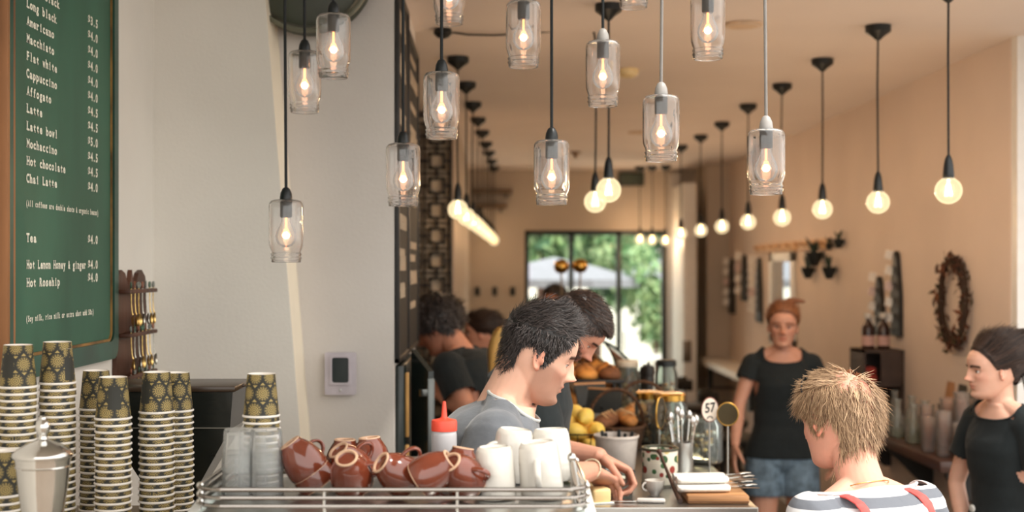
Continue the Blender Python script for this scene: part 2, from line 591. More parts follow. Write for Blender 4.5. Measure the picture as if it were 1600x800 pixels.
for i, (px, py, s) in enumerate(ll):
    globe_pendant(px, py, s, '%s globe bulb pendant of the receding row beside the lattice screen' % nm2[i], 'globe pendants beside the lattice screen', watts=BULB_W * .35)
globe_pendant(930, 315, 366, 'globe bulb pendant hanging from the end of the swagged ceiling cable', 'paired globe pendants', canopy=False)
globe_pendant(951, 297, 412, 'globe bulb pendant on a straight cord, overlapping the lower bulb of the pair', 'paired globe pendants')
for px, py, w, q in ((1040, 376, 161, 'right'), (1019, 375, 160, 'middle'), (1000, 374, 159, 'left')):
    globe_pendant(px, py, w, 'far globe bulb pendant above the garden door, %s of three' % q, 'globe pendants above the garden door', watts=4)
# swagged cable on the ceiling feeding the lower of the pair
t = thing('swagged_cable', 'black cable swagged along the ceiling from a small box', 'cable', ats(692, 45, 374))
o0 = Vector(t.location)
b = MB(); b.lathe([(.035, 0), (.04, -.02), (.025, -.035), (.008, -.042)], 20, Matrix.Translation((0, 0, ZC - o0.z))); b.build('ceiling_box', M_BLACKPLASTIC, t)
pp = [(692, 46), (702, 50), (730, 54), (770, 55), (815, 53), (860, 49), (905, 44), (920, 44), (928, 50), (930, 62)]
b = MB(); b.tube([ats(x, y, 369) - o0 for x, y in pp], .0045, 8); b.build('cable', M_CORD, t)
b = MB(); b.tube([(ats(925, 44, 369) - o0), Vector(((925 - CX) / 369 - o0.x, FPX / 369 - o0.y, ZC - o0.z))], .003, 6); b.build('hook', M_BLACKMETAL, t)

# ---------------------------------------------------------------- glass jar pendants
def jar_profile():
    """upside-down jar, outer then inner wall; z=0 at the closed end (top), down to the mouth"""
    k = .0475
    out = [(.008, 0), (.030, .0), (.041, -.003), (.0462, -.010), (k, -.020), (k, -.105), (.0465, -.122), (.043, -.133), (.0405, -.139),
           (.0405, -.143), (.0425, -.1445), (.0425, -.148), (.0405, -.150), (.0405, -.153), (.0425, -.1545), (.0425, -.158), (.0405, -.160), (.0405, -.166), (.0395, -.168)]
    inn = [(.0375, -.167), (.0372, -.140), (.040, -.131), (.0432, -.120), (.0445, -.105), (.0445, -.022), (.0435, -.012), (.039, -.006), (.030, -.0035), (.008, -.003)]
    return out + inn
JAR_MESH = None
M_SUNCAP = mat('painted_sunlit_plastic', (168, 164, 160), rough=.4)  # sun and haze on black caps and cords, painted in as grey
M_SUNCORD = mat('painted_sunlit_cord', (142, 138, 134), rough=.75)
def jar_pendant(px, ytop, ybot, w, label, group):
    global JAR_MESH
    s = w / .095
    pale = 2 if px in (1033, 1197) else (1 if px == 942 else 0)  # jars whose fittings get the sunlit tone painted in
    c = ats(px, ytop, s)
    t = thing('jar_pendant_light', label, 'lamp', (c.x, c.y, 3.0), (0, 0, random.uniform(0, 6)), group)
    z0 = c.z - 3.0
    sc = ((ybot - ytop) / s) / .168
    sw = random.uniform(-.006, .006)
    b = MB(); b.tube([(0, 0, 0), (sw, sw, z0 * .5), (0, 0, z0 + .03)], .0042, 8); b.build('cord', M_SUNCORD if pale > 1 else M_CORD, t)
    b = MB(); b.lathe([(.005, .034), (.010, .030), (.0155, .018), (.0172, .006), (.0172, -.001), (.005, -.001)], 20, Matrix.Translation((0, 0, z0))); b.build('cap', M_SUNCAP if pale else M_BLACKPLASTIC, t)
    b = MB(); b.lathe([(.0075, -.002), (.0165, -.004), (.0165, -.046), (.014, -.050), (.005, -.050)], 20, Matrix.Translation((0, 0, z0))); b.build('socket', M_SUNCAP if pale else M_BLACKPLASTIC, t)
    b = MB()
    b.lathe([(.0125, -.050), (.0135, -.060), (.019, -.072), (.026, -.086), (.0290, -.098), (.0285, -.108), (.024, -.120), (.015, -.128), (.001, -.131)], 24, Matrix.Translation((0, 0, z0)), cap0=False)
    g = b.build('bulb', M_JBULB, t, smooth=180)
    b = MB()
    for k in range(6):
        a = 2 * PI * k / 6
        b.tube([(.004 * math.cos(a), .004 * math.sin(a), z0 - .080), (.013 * math.cos(a + .5), .013 * math.sin(a + .5), z0 - .100), (.004 * math.cos(a + 1), .004 * math.sin(a + 1), z0 - .082)], .0009, 5)
    b.tube([(0, 0, z0 - .05), (0, 0, z0 - .078)], .003, 8)
    b.build('filament', M_JFIL, g)
    if JAR_MESH is None:
        b = MB(); b.lathe(jar_profile(), 40, closed=True)
        JAR_MESH = b.mesh('glass_jar', M_JAR, 50)
    j = bpy.data.objects.new('glass_jar', JAR_MESH)
    COL.objects.link(j); j.parent = t; j.location = (0, 0, z0); j.scale = (1, 1, sc)
    point_light(g, (0, 0, z0 - .098), JARBULB_W, (255, 205, 165), .01)
def jar_glass():
    m = glass_mat('jar_glass', (255, 255, 255))
    nt = m.node_tree
    b = nt.nodes['Principled BSDF']
    out = [n for n in nt.nodes if n.type == 'OUTPUT_MATERIAL'][0]
    df = nt.nodes.new('ShaderNodeBsdfTranslucent'); df.inputs[0].default_value = (.95, .95, .93, 1)
    d2 = nt.nodes.new('ShaderNodeBsdfDiffuse'); d2.inputs[0].default_value = (.95, .95, .93, 1)
    m1 = nt.nodes.new('ShaderNodeMixShader'); nt.links.new(df.outputs[0], m1.inputs[1]); nt.links.new(d2.outputs[0], m1.inputs[2])
    m2 = nt.nodes.new('ShaderNodeMixShader'); m2.inputs[0].default_value = .07
    nt.links.new(b.outputs[0], m2.inputs[1]); nt.links.new(m1.outputs[0], m2.inputs[2]); nt.links.new(m2.outputs[0], out.inputs[0])
    return m
M_JAR = jar_glass()
jars = [(447, 312, 410, 54, 'lowest jar pendant at the far left, in front of the cream wall edge'),
        (476, 80, 176, 52, 'jar pendant below the round green dish, on its left'),
        (521, 22, 122, 54, 'jar pendant below the round green dish, on its right'),
        (630, 224, 322, 54, 'jar pendant hanging in front of the narrow chalkboard edge'),
        (690, 113, 217, 57, 'jar pendant hanging left of the receding row of globe bulbs'),
        (702, -55, 38, 50, 'half cropped jar pendant at the top, above the small ceiling box'),
        (818, 2, 105, 55, 'jar pendant in front of the swagged ceiling cable'),
        (862, 219, 320, 56, 'jar pendant left of the paired globe bulbs'),
        (942, 64, 166, 54, 'jar pendant with a sunlit-toned cap directly above the paired globe bulbs'),
        (990, -85, 12, 50, 'jar pendant at the top edge showing only its mouth'),
        (1033, 149, 252, 58, 'jar pendant with a sunlit-toned cap right of the paired globe bulbs'),
        (1106, -8, 92, 54, 'jar pendant high up, left of the round ceiling plate'),
        (1197, 202, 304, 59, 'jar pendant with a sunlit-toned cap, rightmost of the jars')]
for q in jars:
    jar_pendant(*q, group='glass jar pendants')
# ---------------------------------------------------------------- lettering helper
def text_mesh(body, size, offset=0.0, align='LEFT'):
    cu = bpy.data.curves.new('txt', 'FONT')
    cu.body = body; cu.size = size; cu.offset = offset; cu.align_x = align
    cu.resolution_u = 3
    o = bpy.data.objects.new('txt', cu)
    COL.objects.link(o)
    dg = bpy.context.evaluated_depsgraph_get()
    me = o.evaluated_get(dg).to_mesh()
    vs = [v.co.copy() for v in me.vertices]
    fs = [tuple(p.vertices) for p in me.polygons]
    o.evaluated_get(dg).to_mesh_clear()
    bpy.data.objects.remove(o, do_unlink=True)
    bpy.data.curves.remove(cu)
    return vs, fs

# ---------------------------------------------------------------- green menu board on the left wall
M_GREEN = mat('green_chalkboard', (48, 94, 74), rough=.55, var=.12, scale=5, stretch=(1, 1, .35))
M_GFRAME = mat('dark_green_painted_wood', (28, 76, 62), rough=.35, var=.2, scale=7)
M_OCHRE = mat('worn_ochre_paint', (142, 104, 52), rough=.5, var=.3, scale=12)
M_CHALK = mat('cream_lettering', (236, 234, 216), rough=.8, var=.08, scale=60)
board = thing('menu_board', 'tall green chalkboard coffee menu on the white left wall', 'menu board', (XL, 2.82, 1.5))
BY, B0, B1 = .83, .045, 1.35
def rrect(y0, z0, y1, z1, r, n=6):
    pts = []
    for (cy, cz, a0) in ((y1 - r, z0 + r, -90), (y1 - r, z1 - r, 0), (y0 + r, z1 - r, 90), (y0 + r, z0 + r, 180)):
        for k in range(n + 1):
            a = R(a0 + 90 * k / n)
            pts.append((cy + r * math.cos(a), cz + r * math.sin(a)))
    return pts
def ring_prism(b, outer, inner, x0, x1):
    n = len(outer)
    vs = [(x0, *p) for p in outer] + [(x1, *p) for p in outer] + [(x1, *p) for p in inner] + [(x0, *p) for p in inner]
    fs = []
    for i in range(n):
        j = (i + 1) % n
        fs += [(i, j, n + j, n + i), (n + i, n + j, 2 * n + j, 2 * n + i), (2 * n + i, 2 * n + j, 3 * n + j, 3 * n + i), (3 * n + i, 3 * n + j, j, i)]
    return b.add(vs, fs)
b = MB()
o_ = rrect(.01, B0 + .012, BY - .01, B1, .03)
vs = [(0.001, *p) for p in o_] + [(.014, *p) for p in o_]
n = len(o_)
b.add(vs, [tuple(range(n)), tuple(range(2 * n - 1, n - 1, -1))] + [(i, (i + 1) % n, n + (i + 1) % n, n + i) for i in range(n)])
b.build('board_panel', M_GREEN, board, 0)
b = MB(); ring_prism(b, rrect(0, B0, BY, B1 + .01, .04), rrect(.035, B0 + .05, BY - .038, B1 - .03, .03), .001, .024)
b.build('board_frame', M_GFRAME, board, 30)
b = MB(); ring_prism(b, rrect(.035, B0 + .05, BY - .042, B1 - .03, .03), rrect(.042, B0 + .057, BY - .047, B1 - .037, .025), .012, .019)
b.build('inner_moulding', M_OCHRE, board, 30)
b = MB(); b.box((.004, -.012, B0 + .02), (.028, .006, B1 - .02), .003); b.box((.014, .05, B0 + .06), (.0165, .066, B1 - .05))
b.build('worn_edge', mat('bare_worn_timber', (156, 106, 66), rough=.6, var=.25, scale=8, stretch=(1, 1, .2)), board)
GLYPH = {}
def slab_text(body, off):
    """typewriter lettering: every character in a cell of one width, stems finished with slab serifs"""
    out_v, out_f = [], []
    adv = .62
    for i, ch in enumerate(body):
        if ch == ' ':
            continue
        key = (ch, round(off, 4))
        if key not in GLYPH:
            vs, fs = text_mesh(ch, 1.0, off)
            x0, x1 = min(v.x for v in vs), max(v.x for v in vs)
            w = x1 - x0
            tgt = min(max(w, .10), .54) if ch not in 'ijlft1' else w
            if ch not in 'ijlft1.(),$&' and w < .44:
                tgt = .46
            k = tgt / max(w, 1e-4)
            pv = [Vector(((v.x - (x0 + x1) / 2) * k, v.y, 0)) for v in vs]
            pf = list(fs)
            def bar(a, b_, y0, y1):
                q = len(pv)
                pv.extend([Vector((a, y0, 0)), Vector((b_, y0, 0)), Vector((b_, y1, 0)), Vector((a, y1, 0))])
                pf.append((q, q + 1, q + 2, q + 3))
            def stems(y, tol):
                xs = sorted(p.x for p in pv if abs(p.y - y) < tol)
                cl = []
                for x in xs:
                    if cl and x - cl[-1][1] < .13:
                        cl[-1][1] = x
                    else:
                        cl.append([x, x])
                return [c for c in cl if c[1] - c[0] < .2]
            if ch in 'ilrfhnmkHNTFMALKRtI':
                for a, b_ in stems(min(p.y for p in pv), .03):
                    bar(a - .075, b_ + .075, 0, .075)
            if ch in 'HNMLKIlhkb':
                for a, b_ in stems(max(p.y for p in pv), .03):
                    bar(a - .075, b_ + (.075 if ch.isupper() else 0), max(p.y for p in pv) - .075, max(p.y for p in pv))
            if ch in 'irnmpu':
                a = min(p.x for p in pv if p.y < .3)
                bar(a - .07 if ch != 'i' else a - .04, a + .10, .42, .49)
            GLYPH[key] = (pv, pf)
        pv, pf = GLYPH[key]
        q = len(out_v)
        out_v += [Vector((p.x + adv * (i + .5), p.y, 0)) for p in pv]
        out_f += [tuple(a + q for a in f) for f in pf]
    return out_v, out_f
def line(body, y0, y1, z, h, off=.0012):
    """lettering from y0 to y1 along the wall, cap height h, baseline z (world)"""
    vs, fs = slab_text(body, off / h * .7)
    w = max(v.x for v in vs) - min(v.x for v in vs)
    x0 = min(v.x for v in vs)
    sy = (y1 - y0) / w
    b = MB()
    b.add([(.0152, y0 - 2.82 + (v.x - x0) * sy, z - 1.5 + v.y * h / .69) for v in vs], fs)
    b.build('lettering', M_CHALK, board, 0)
names = ['Short black', 'Long black', 'Americano', 'Macchiato', 'Flat white', 'Cappuccino', 'Affogato', 'Latte', 'Latte bowl', 'Mochaccino', 'Hot chocolate', 'Chai Latte']
price = ['$3.5', '$4.0', '$4.0', '$4.0', '$4.0', '$4.0', '$4.5', '$4.5', '$5.0', '$4.5', '$4.5', '$4.0']
Y0, ADV = 2.957, .0206
for i, (a, p) in enumerate(zip(names, price)):
    z = 2.4545 - .0405 * i - .010
    line(a, Y0, Y0 + ADV * len(a), z, .0195)
    line(p, 3.404, 3.486, z + .008, .0215)
line('(All coffees are double shots & organic beans)', Y0, 3.49, 1.944, .0135, .0008)
line('Tea', Y0, Y0 + ADV * 3.1, 1.861, .0195)
line('$4.0', 3.404, 3.486, 1.866, .0215)
line('Hot Lemon Honey & ginger', Y0, 3.385, 1.799, .0195)
line('$4.0', 3.404, 3.486, 1.799, .0215)
line('Hot Rosehip', Y0, Y0 + ADV * 11, 1.757, .0195)
line('$4.0', 3.404, 3.486, 1.764, .0215)
line('(Soy milk, rice milk or extra shot add 50c)', Y0, 3.45, 1.676, .0135, .0008)

# ---------------------------------------------------------------- souvenir spoon rack
rack = thing('spoon_rack', 'carved dark wooden wall rack of souvenir spoons beside the green menu', 'rack', (XL, 3.665, 1.40))
b = MB()
RW = .31
out = [(0, 0), (RW, 0), (RW, .34), (RW - .012, .375), (RW - .05, .395), (RW - .085, .385), (RW * .5 + .035, .345), (RW * .5 + .015, .36), (RW * .5, .395), (RW * .5 - .015, .36), (RW * .5 - .035, .345), (.085, .385), (.05, .395), (.012, .375), (0, .34)]
n = len(out)
b.add([(.001, *p) for p in out] + [(.014, *p) for p in out], [tuple(range(n)), tuple(range(2 * n - 1, n - 1, -1))] + [(i, (i + 1) % n, n + (i + 1) % n, n + i) for i in range(n)])
b.build('back_board', M_DARKWOOD, rack, 20)
SHZ = (.332, .205, .083)
for z in SHZ:
    b = MB(); b.box((.012, .02, z - .006), (.048, RW + .006, z + .006), .003)
    for k in range(7):
        b.torus((.042, .045 + k * .04, z), .006, .002, 10, 5)
    b.build('shelf', M_DARKWOOD, rack)
M_GOLD = mat('aged_gold_plate', (214, 180, 112), rough=.3, metal=.9, var=.15, scale=80)
M_SILV = mat('aged_silver_plate', (176, 172, 160), rough=.3, metal=.9, var=.15, scale=80)
M_EN = [mat('enamel_green', (78, 108, 86), rough=.35, var=.4, scale=200), mat('enamel_rust', (150, 86, 54), rough=.35, var=.4, scale=200), mat('enamel_grey', (120, 124, 116), rough=.35, var=.4, scale=200)]
def spoon_mesh(metal, en, round_top):
    """hangs through the shelf: emblem above z=0, bowl below"""
    b = MB()
    b.m(0).tube([(0, 0, .010), (0, 0, -.03), (.002, 0, -.06), (.004, 0, -.068)], [.0022, .0016, .0018, .003], 6)
    vs, fs = [], []
    N = 12
    for ring, (q, dep) in enumerate(((1, 0), (.8, -.003), (.45, -.0055), (0.02, -.0065))):
        for k in range(N):
            a = 2 * PI * k / N
            vs.append((.006 + dep, q * .0105 * math.sin(a) * (1 - .18 * math.cos(a)), -.085 + q * .0185 * math.cos(a)))
    for ring in range(3):
        for k in range(N):
            l = (k + 1) % N
            fs.append((ring * N + k, ring * N + l, (ring + 1) * N + l, (ring + 1) * N + k))
    fs.append(tuple(3 * N + k for k in range(N)))
    b.add(vs, fs).add([(x + .0012, y, z) for x, y, z in vs], [tuple(reversed(f)) for f in fs])
    b.m(1)
    if round_top:
        b.lathe([(.002, -.002), (.0095, -.002), (.0105, 0), (.0095, .002), (.002, .002)], 14, Matrix.Translation((0, 0, .018)) @ Matrix.Rotation(R(90), 4, 'Y'))
    else:
        b.prism([(-.007, -.006), (.007, -.006), (.0085, .004), (.004, .013), (0, .016), (-.004, .013), (-.0085, .004)], -.0018, .0018, Matrix.Translation((0, 0, .014)) @ Matrix.Rotation(R(90), 4, 'Z') @ Matrix.Rotation(R(90), 4, 'X'))
    return b.mesh('souvenir_spoon', [metal, en], 40)
sp_meshes = [spoon_mesh(M_GOLD, M_EN[k % 3], k % 2 == 0) for k in range(3)] + [spoon_mesh(M_SILV, M_EN[k % 3], k % 2 == 1) for k in range(3)]
rown = ['top', 'middle', 'bottom']
for r_, z in enumerate(SHZ):
    for k in range(7):
        o = bpy.data.objects.new('souvenir_spoon', sp_meshes[(k + r_ * 2 + (k // 3)) % 6])
        COL.objects.link(o)
        o.location = (XL + .042, 3.665 + .045 + k * .04, 1.40 + z)
        o.rotation_euler = (random.uniform(-.03, .03), random.uniform(-.03, .03), random.uniform(-.4, .4))
        tag(o, 'souvenir spoon in the %s row of the wall rack, %s from the green menu' % (rown[r_], (['nearest'] + ORD[1:])[k]), 'spoon', 'souvenir spoons in the wall rack')

# ---------------------------------------------------------------- round green dish at the top, light switch
dish = thing('wall_dish', 'round dark green wall dish with a raised rim, cropped by the top edge', 'wall dish', ats(480, -52, 480))
b = MB(); b.lathe([(.001, .05), (.165, .05), (.185, .02), (.205, .0), (.212, .004), (.205, .03), (.19, .075), (.17, .085), (.001, .085)], 48, Matrix.Rotation(R(90), 4, 'X') @ Matrix.Translation((0, 0, -.085)), cap0=False, cap1=False)
b.build('dish_body', mat('dark_green_enamel', (62, 66, 54), rough=.4, var=.12, scale=6), dish, 40)
b = MB(); b.torus((0, -.002, 0), .208, .009, 48, 8, axis='Y'); b.build('raised_rim', mat('grey_green_enamel', (104, 104, 88), rough=.4), dish)
b = MB(); b.tube([(0, .085, 0), (0, YP0 - dish.location.y, 0)], .03, 14); b.build('wall_mount', M_BLACKMETAL, dish)
sw = thing('switch_plate', 'pale lilac switch plate with a dark recess on the grey wall', 'switch', ats(532.5, 583.5, 468))
SWM = mat('pale_lilac_plastic', (190, 182, 188), rough=.4)
b = MB()
def rr_xz(w, h, r, cz=0):
    return [(p[0], p[1]) for p in rrect(-w / 2, cz - h / 2, w / 2, cz + h / 2, r)]
oo, ii = rr_xz(.104, .142, .006), rr_xz(.066, .094, .006, .012)
def ring_prism_xz(b, outer, inner, y0, y1):
    n = len(outer)
    vs = [(p[0], y0, p[1]) for p in outer] + [(p[0], y1, p[1]) for p in outer] + [(p[0], y1, p[1]) for p in inner] + [(p[0], y0, p[1]) for p in inner]
    fs = []
    for i in range(n):
        j = (i + 1) % n
        fs += [(i, j, n + j, n + i), (n + i, n + j, 2 * n + j, 2 * n + i), (2 * n + i, 2 * n + j, 3 * n + j, 3 * n + i), (3 * n + i, 3 * n + j, j, i)]
    return b.add(vs, fs)
ring_prism_xz(b, oo, ii, -.001, -.012)
ring_prism_xz(b, rr_xz(.070, .098, .006, .012), rr_xz(.056, .084, .008, .012), -.004, -.017)
b.build('plate', SWM, sw, 30)
b = MB(); b.box((-.03, -.007, -.032), (.03, -.002, .056)); b.lathe([(.016, 0), (.016, .006), (.001, .006)], 20, Matrix.Translation((0, -.003, -.030)) @ Matrix.Rotation(R(90), 4, 'X')); b.build('dark_recess', mat('dark_smoked_plastic', (38, 46, 44), rough=.2), sw)
b = MB(); b.lathe([(.004, 0), (.004, .004), (.001, .005)], 12, Matrix.Translation((0, -.011, -.055)) @ Matrix.Rotation(R(90), 4, 'X')); b.build('screw', M_STEEL, sw)

# ---------------------------------------------------------------- narrow chalkboards on the side of the grey wall
M_CHB = mat('black_chalkboard', (34, 31, 27), rough=.8, var=.25, scale=3, rgb2=(26, 25, 23))
M_CHALK2 = mat('faded_chalk', (170, 150, 126), rough=.9)
def chalkboard(y0, y1, z0, z1, label, seed):
    t = thing('chalkboard', label, 'chalkboard', (XE, y0, z0))
    w, h = y1 - y0, z1 - z0
    b = MB(); b.box((.001, .012, .012), (.012, w - .012, h - .012)); b.build('board_panel', M_CHB, t, 0)
    b = MB()
    b.box((.001, 0, 0), (.018, .018, h), .003); b.box((.001, w - .018, 0), (.018, w, h), .003); b.box((.001, 0, 0), (.018, w, .018), .003); b.box((.001, 0, h - .018), (.018, w, h), .003)
    b.build('board_frame', M_BLACKWOOD, t)
    b = MB()
    rn = random.Random(seed)
    z = h - .1
    while z > .15:
        y = .06 + rn.random() * .05
        big = rn.random() < .4
        hh = .05 if big else .026
        while y < w - .1 - rn.random() * .12:
            ww = hh * (.5 + rn.random() * .3)
            k = rn.randint(0, 3)
            pts = {0: [(0, 0), (0, 1), (.9, .6), (.1, .45), (.9, 0)], 1: [(0, 1), (.1, 0), (.6, .0), (.8, .9)], 2: [(.9, .9), (.3, 1), (0, .5), (.3, 0), (.9, .1)], 3: [(0, 0), (.45, 1), (.9, 0), (.7, .4), (.2, .4)]}[k]
            b.tube([(.0125, y + p[0] * ww, z + p[1] * hh) for p in pts], .004 if big else .0025, 4)
            y += ww * 1.35
        z -= hh * (1.9 if rn.random() < .7 else 3.4)
    b.build('chalk_writing', M_CHALK2, t, 0)
    return t
chalkboard(YP1 + .01, 4.80, 1.48, 2.76, 'tall black chalkboard lettered in chalk, on the nearer half of the grey wall end', 3)
chalkboard(4.83, YCB - .01, 1.48, 2.70, 'tall black chalkboard lettered in chalk, on the farther half of the grey wall end', 5)

# slim black cabinet under the boards with its door standing ajar
cab = thing('slim_cabinet', 'slim black cabinet with its door ajar, below the chalkboards', 'cabinet', (XE, 4.34, 0))
M_BLKGREEN = mat('black_green_lacquer', (34, 42, 40), rough=.25, var=.1)
b = MB(); b.box((.002, 0, 0), (.03, .62, 1.47), .004); b.build('cabinet_body', M_BLKGREEN, cab)
b = MB(); b.box((.031, .05, 1.22), (.042, .085, 1.44), .002); b.box((.031, .05, .95), (.042, .085, 1.19), .002); b.build('pale_timber_edge', mat('pale_timber', (208, 158, 92), rough=.5), cab)
A = Matrix.Translation((.045, .14, 0)) @ Matrix.Rotation(R(-52), 4, 'Z')
b = MB()
b.add([A @ Vector(p) for p in [(0, 0, .02), (.105, 0, .02), (.105, 0, 1.445), (0, 0, 1.515), (0, .022, .02), (.105, .022, .02), (.105, .022, 1.445), (0, .022, 1.515)]], [(0, 1, 2, 3), (7, 6, 5, 4), (0, 4, 5, 1), (1, 5, 6, 2), (2, 6, 7, 3), (3, 7, 4, 0)])
dr = b.build('door', M_BLKGREEN, cab, 0)
b = MB(); b.box((.103, -.003, .9), (.107, .025, 1.42), .001, A); b.box((.09, -.03, 1.36), (.11, -.004, 1.385), .003, A); b.build('metal_edge_strip', mat('dull_dark_steel', (96, 98, 96), rough=.35, metal=1), dr)

# ---------------------------------------------------------------- square-pattern lattice screen
lat = thing('lattice_screen', 'tall dark timber lattice screen of nested squares', 'screen', ats(612, 419, 246) + Vector((0, 0, -1.80)))
LW, LH = .385, 2.78
M_LAT = mat('dark_lattice_timber', (52, 46, 42), rough=.6, var=.15)
b = MB()
for x in (0, LW - .018):
    b.box((x, 0, 0), (x + .018, .05, LH), .002)
for z in (0, LH - .02):
    b.box((0, 0, z), (LW, .05, z + .02), .002)
b.build('frame', M_LAT, lat)
b = MB()
p = .1585
cols = [LW - .018 - p * (k + .5) for k in range(2)]
zc = LH - .06 - p / 2
while zc > .1:
    for cx_ in cols:
        half, wdt = .054, .018
        for (u0, w0, u1, w1) in ((-half, half - wdt, half, half), (-half, -half, half, -half + wdt), (-half, -half, -half + wdt, half), (half - wdt, -half, half, half)):
            b.box((cx_ + u0, .012, zc + w0), (cx_ + u1, .034, zc + w1))
        q = p / 2
        for (u0, w0, u1, w1) in ((-q, q - .007, q, q + .007), (-q, -q, -q + .007, q), (q - .007, -q, q, q), (-.009, .052, .009, q), (-.009, -q, .009, -.052), (.052, -.009, q, .009), (-q, -.009, -.052, .009)):
            b.box((cx_ + u0, .014, zc + w0), (cx_ + u1, .032, zc + w1))
    zc -= p
b.build('square_lattice', M_LAT, lat, 0)
b = MB(); b.box((0, .06, 0), (LW, .075, LH)); b.build('backing_panel', mat('ochre_backing', (206, 188, 164), rough=.8), lat, 0)

# ---------------------------------------------------------------- ceiling fittings
for px, py, s, r_, lb in ((1161, 37, 382, .08, 'flat round ceiling plate on the peach ceiling, the larger and nearer one'), (1000, 206, 213, .085, 'flat round ceiling plate far back on the ceiling')):
    c = ats(px, py, s); t = thing('ceiling_plate', lb, 'ceiling plate', (c.x, c.y, ZC))
    b = MB(); b.lathe([(r_, -.001), (r_, -.008), (r_ - .006, -.012), (.001, -.012)], 36, cap0=False, cap1=False); b.build('plate_disc', mat('ceiling_plate_paint', (214, 190, 164), rough=.7), t)
    b = MB(); b.torus((0, 0, -.011), r_ * .8, .002, 32, 6); b.build('plate_ring', M_CEIL, t)
c = ats(981, 108, 311); t = thing('smoke_detector', 'cream smoke detector on the ceiling behind the jar with the sunlit-toned cap', 'smoke detector', (c.x, c.y, ZC))
b = MB(); b.lathe([(.05, 0), (.055, -.012), (.05, -.03), (.03, -.042), (.001, -.045)], 28, cap0=False, cap1=False); b.build('housing', mat('ivory_plastic', (240, 220, 170), rough=.4), t)
b = MB(); b.torus((0, 0, -.03), .04, .003, 24, 6); b.build('vent_ring', M_CEIL, t)
c = ats(899, 237, 182); t = thing('ceiling_sprinkler', 'small bronze fitting on the far ceiling, left of the paired globe bulbs', 'sprinkler', (c.x, c.y, ZC))
b = MB(); b.lathe([(.05, 0), (.05, -.01), (.015, -.02), (.015, -.05), (.035, -.055), (.001, -.058)], 20, cap0=False, cap1=False); b.build('fitting', mat('bronze_fitting', (120, 82, 40), rough=.4, metal=.5), t)
c = ats(986, 280, 154); t = thing('exit_sign', 'dark unlit exit sign high on the far wall', 'sign', (c.x, YB - .001, c.z))
b = MB(); b.box((-.13, -.04, -.07), (.13, 0, .07), .006); b.build('sign_box', mat('dark_sign_plastic', (52, 56, 48), rough=.4), t)
b = MB(); b.box((-.11, -.0415, -.05), (.11, -.04, .05)); b.build('sign_face', mat('dark_sign_face', (64, 72, 56), rough=.3), t)
for i, (x0, x1, y) in enumerate(((738, 800, 299), (742, 792, 322))):
    a, c = ats(x0, y, 155), ats(x1, y, 155)
    t = thing('wall_shelf', 'thin dark %s shelf high on the far wall, left of the garden door' % ('upper', 'lower')[i], 'shelf', (a.x, YB, a.z), group='high far wall shelves')
    b = MB(); b.box((0, -.14, -.02), (c.x - a.x, -.001, .02), .003); b.build('board', mat('dim_shelf_paint', (112, 92, 74), rough=.7), t)
    b = MB(); b.box((.05, -.1, -.06), (.07, -.001, -.02)); b.box((c.x - a.x - .07, -.1, -.06), (c.x - a.x - .05, -.001, -.02)); b.build('bracket', M_BLACKMETAL, t)
for i, px in enumerate((746, 773, 801)):
    c = ats(px, 455, 154); t = thing('coat_hook', 'dark coat hook on the far wall, %s' % ('nearest the lattice screen', 'middle one of three', 'nearest the garden door')[i], 'hook', (c.x, YB, c.z), group='coat hooks on the far wall')
    b = MB(); b.box((-.025, -.02, -.045), (.025, -.001, .045), .006); b.build('hook_plate', M_BLACKMETAL, t)
    b = MB(); b.tube([(0, -.02, .02), (0, -.05, .0), (0, -.07, .01), (0, -.075, .03)], .008, 8); b.build('hook_arm', M_BLACKMETAL, t)
# ---------------------------------------------------------------- foreground counter and espresso machine
b = MB(); b.box((-1.09, 2.2, 0), (.20, 2.72, .95)); b.box((-1.09, 2.72, 0), (-.57, 3.30, .95)); b.box((-1.09, 2.2, .95), (-.60, 3.02, 1.24))
struct('trim_bar_counter', b, mat('bar_counter_laminate', (150, 132, 112), rough=.5))

ma = thing('espresso_machine', 'pale mint espresso machine with a chrome cup rail along its top', 'espresso machine', (-.19, 2.495, .95))
MW, MD, TZ = .352, .215, .41                # half width, half depth, tray height above base
M_MINT = mat('pale_mint_enamel', (206, 220, 212), rough=.25, var=.02, coat=.4)
b = MB()
prof = [(-MD, .06), (-MD - .015, .10), (-MD - .02, .30), (-MD + .005, .385), (-MD + .03, TZ - .004), (MD, TZ - .004), (MD, .30), (MD - .12, .28), (MD - .12, .10), (MD, .09), (MD, .06)]
n = len(prof)
vs = [(-MW, y, z) for y, z in prof] + [(MW, y, z) for y, z in prof]
b.add(vs, [tuple(range(n)), tuple(range(2 * n - 1, n - 1, -1))] + [(i, (i + 1) % n, n + (i + 1) % n, n + i) for i in range(n)])
b.build('body', M_MINT, ma, 25)
for sx in (-1, 1):
    b = MB()
    pr = [(-MD - .03, .04), (-MD - .035, .32), (-MD - .0, .40), (MD * .2, .43), (MD, .40), (MD + .02, .04)]
    vs = [(sx * MW, y, z) for y, z in pr] + [(sx * (MW + .02 + .015 * (z < .1)), y, z) for y, z in pr]
    n = len(pr)
    b.add(vs, [tuple(range(n)), tuple(range(2 * n - 1, n - 1, -1))] + [(i, (i + 1) % n, n + (i + 1) % n, n + i) for i in range(n)])
    b.build('side_panel', mat('white_enamel_panel', (236, 238, 234), rough=.25), ma, 25)
b = MB(); b.box((-MW + .01, -MD + .02, TZ - .004), (MW - .01, MD - .01, TZ), .002); b.build('cup_tray', M_STEEL, ma)
for sx in (-1, 1):
    for sy in (-1, 1):
        b = MB(); b.lathe([(.022, 0), (.022, .012), (.014, .02), (.014, .062)], 16, Matrix.Translation((sx * (MW - .06), sy * (MD - .05), 0))); b.build('foot', M_BLACKPLASTIC, ma)
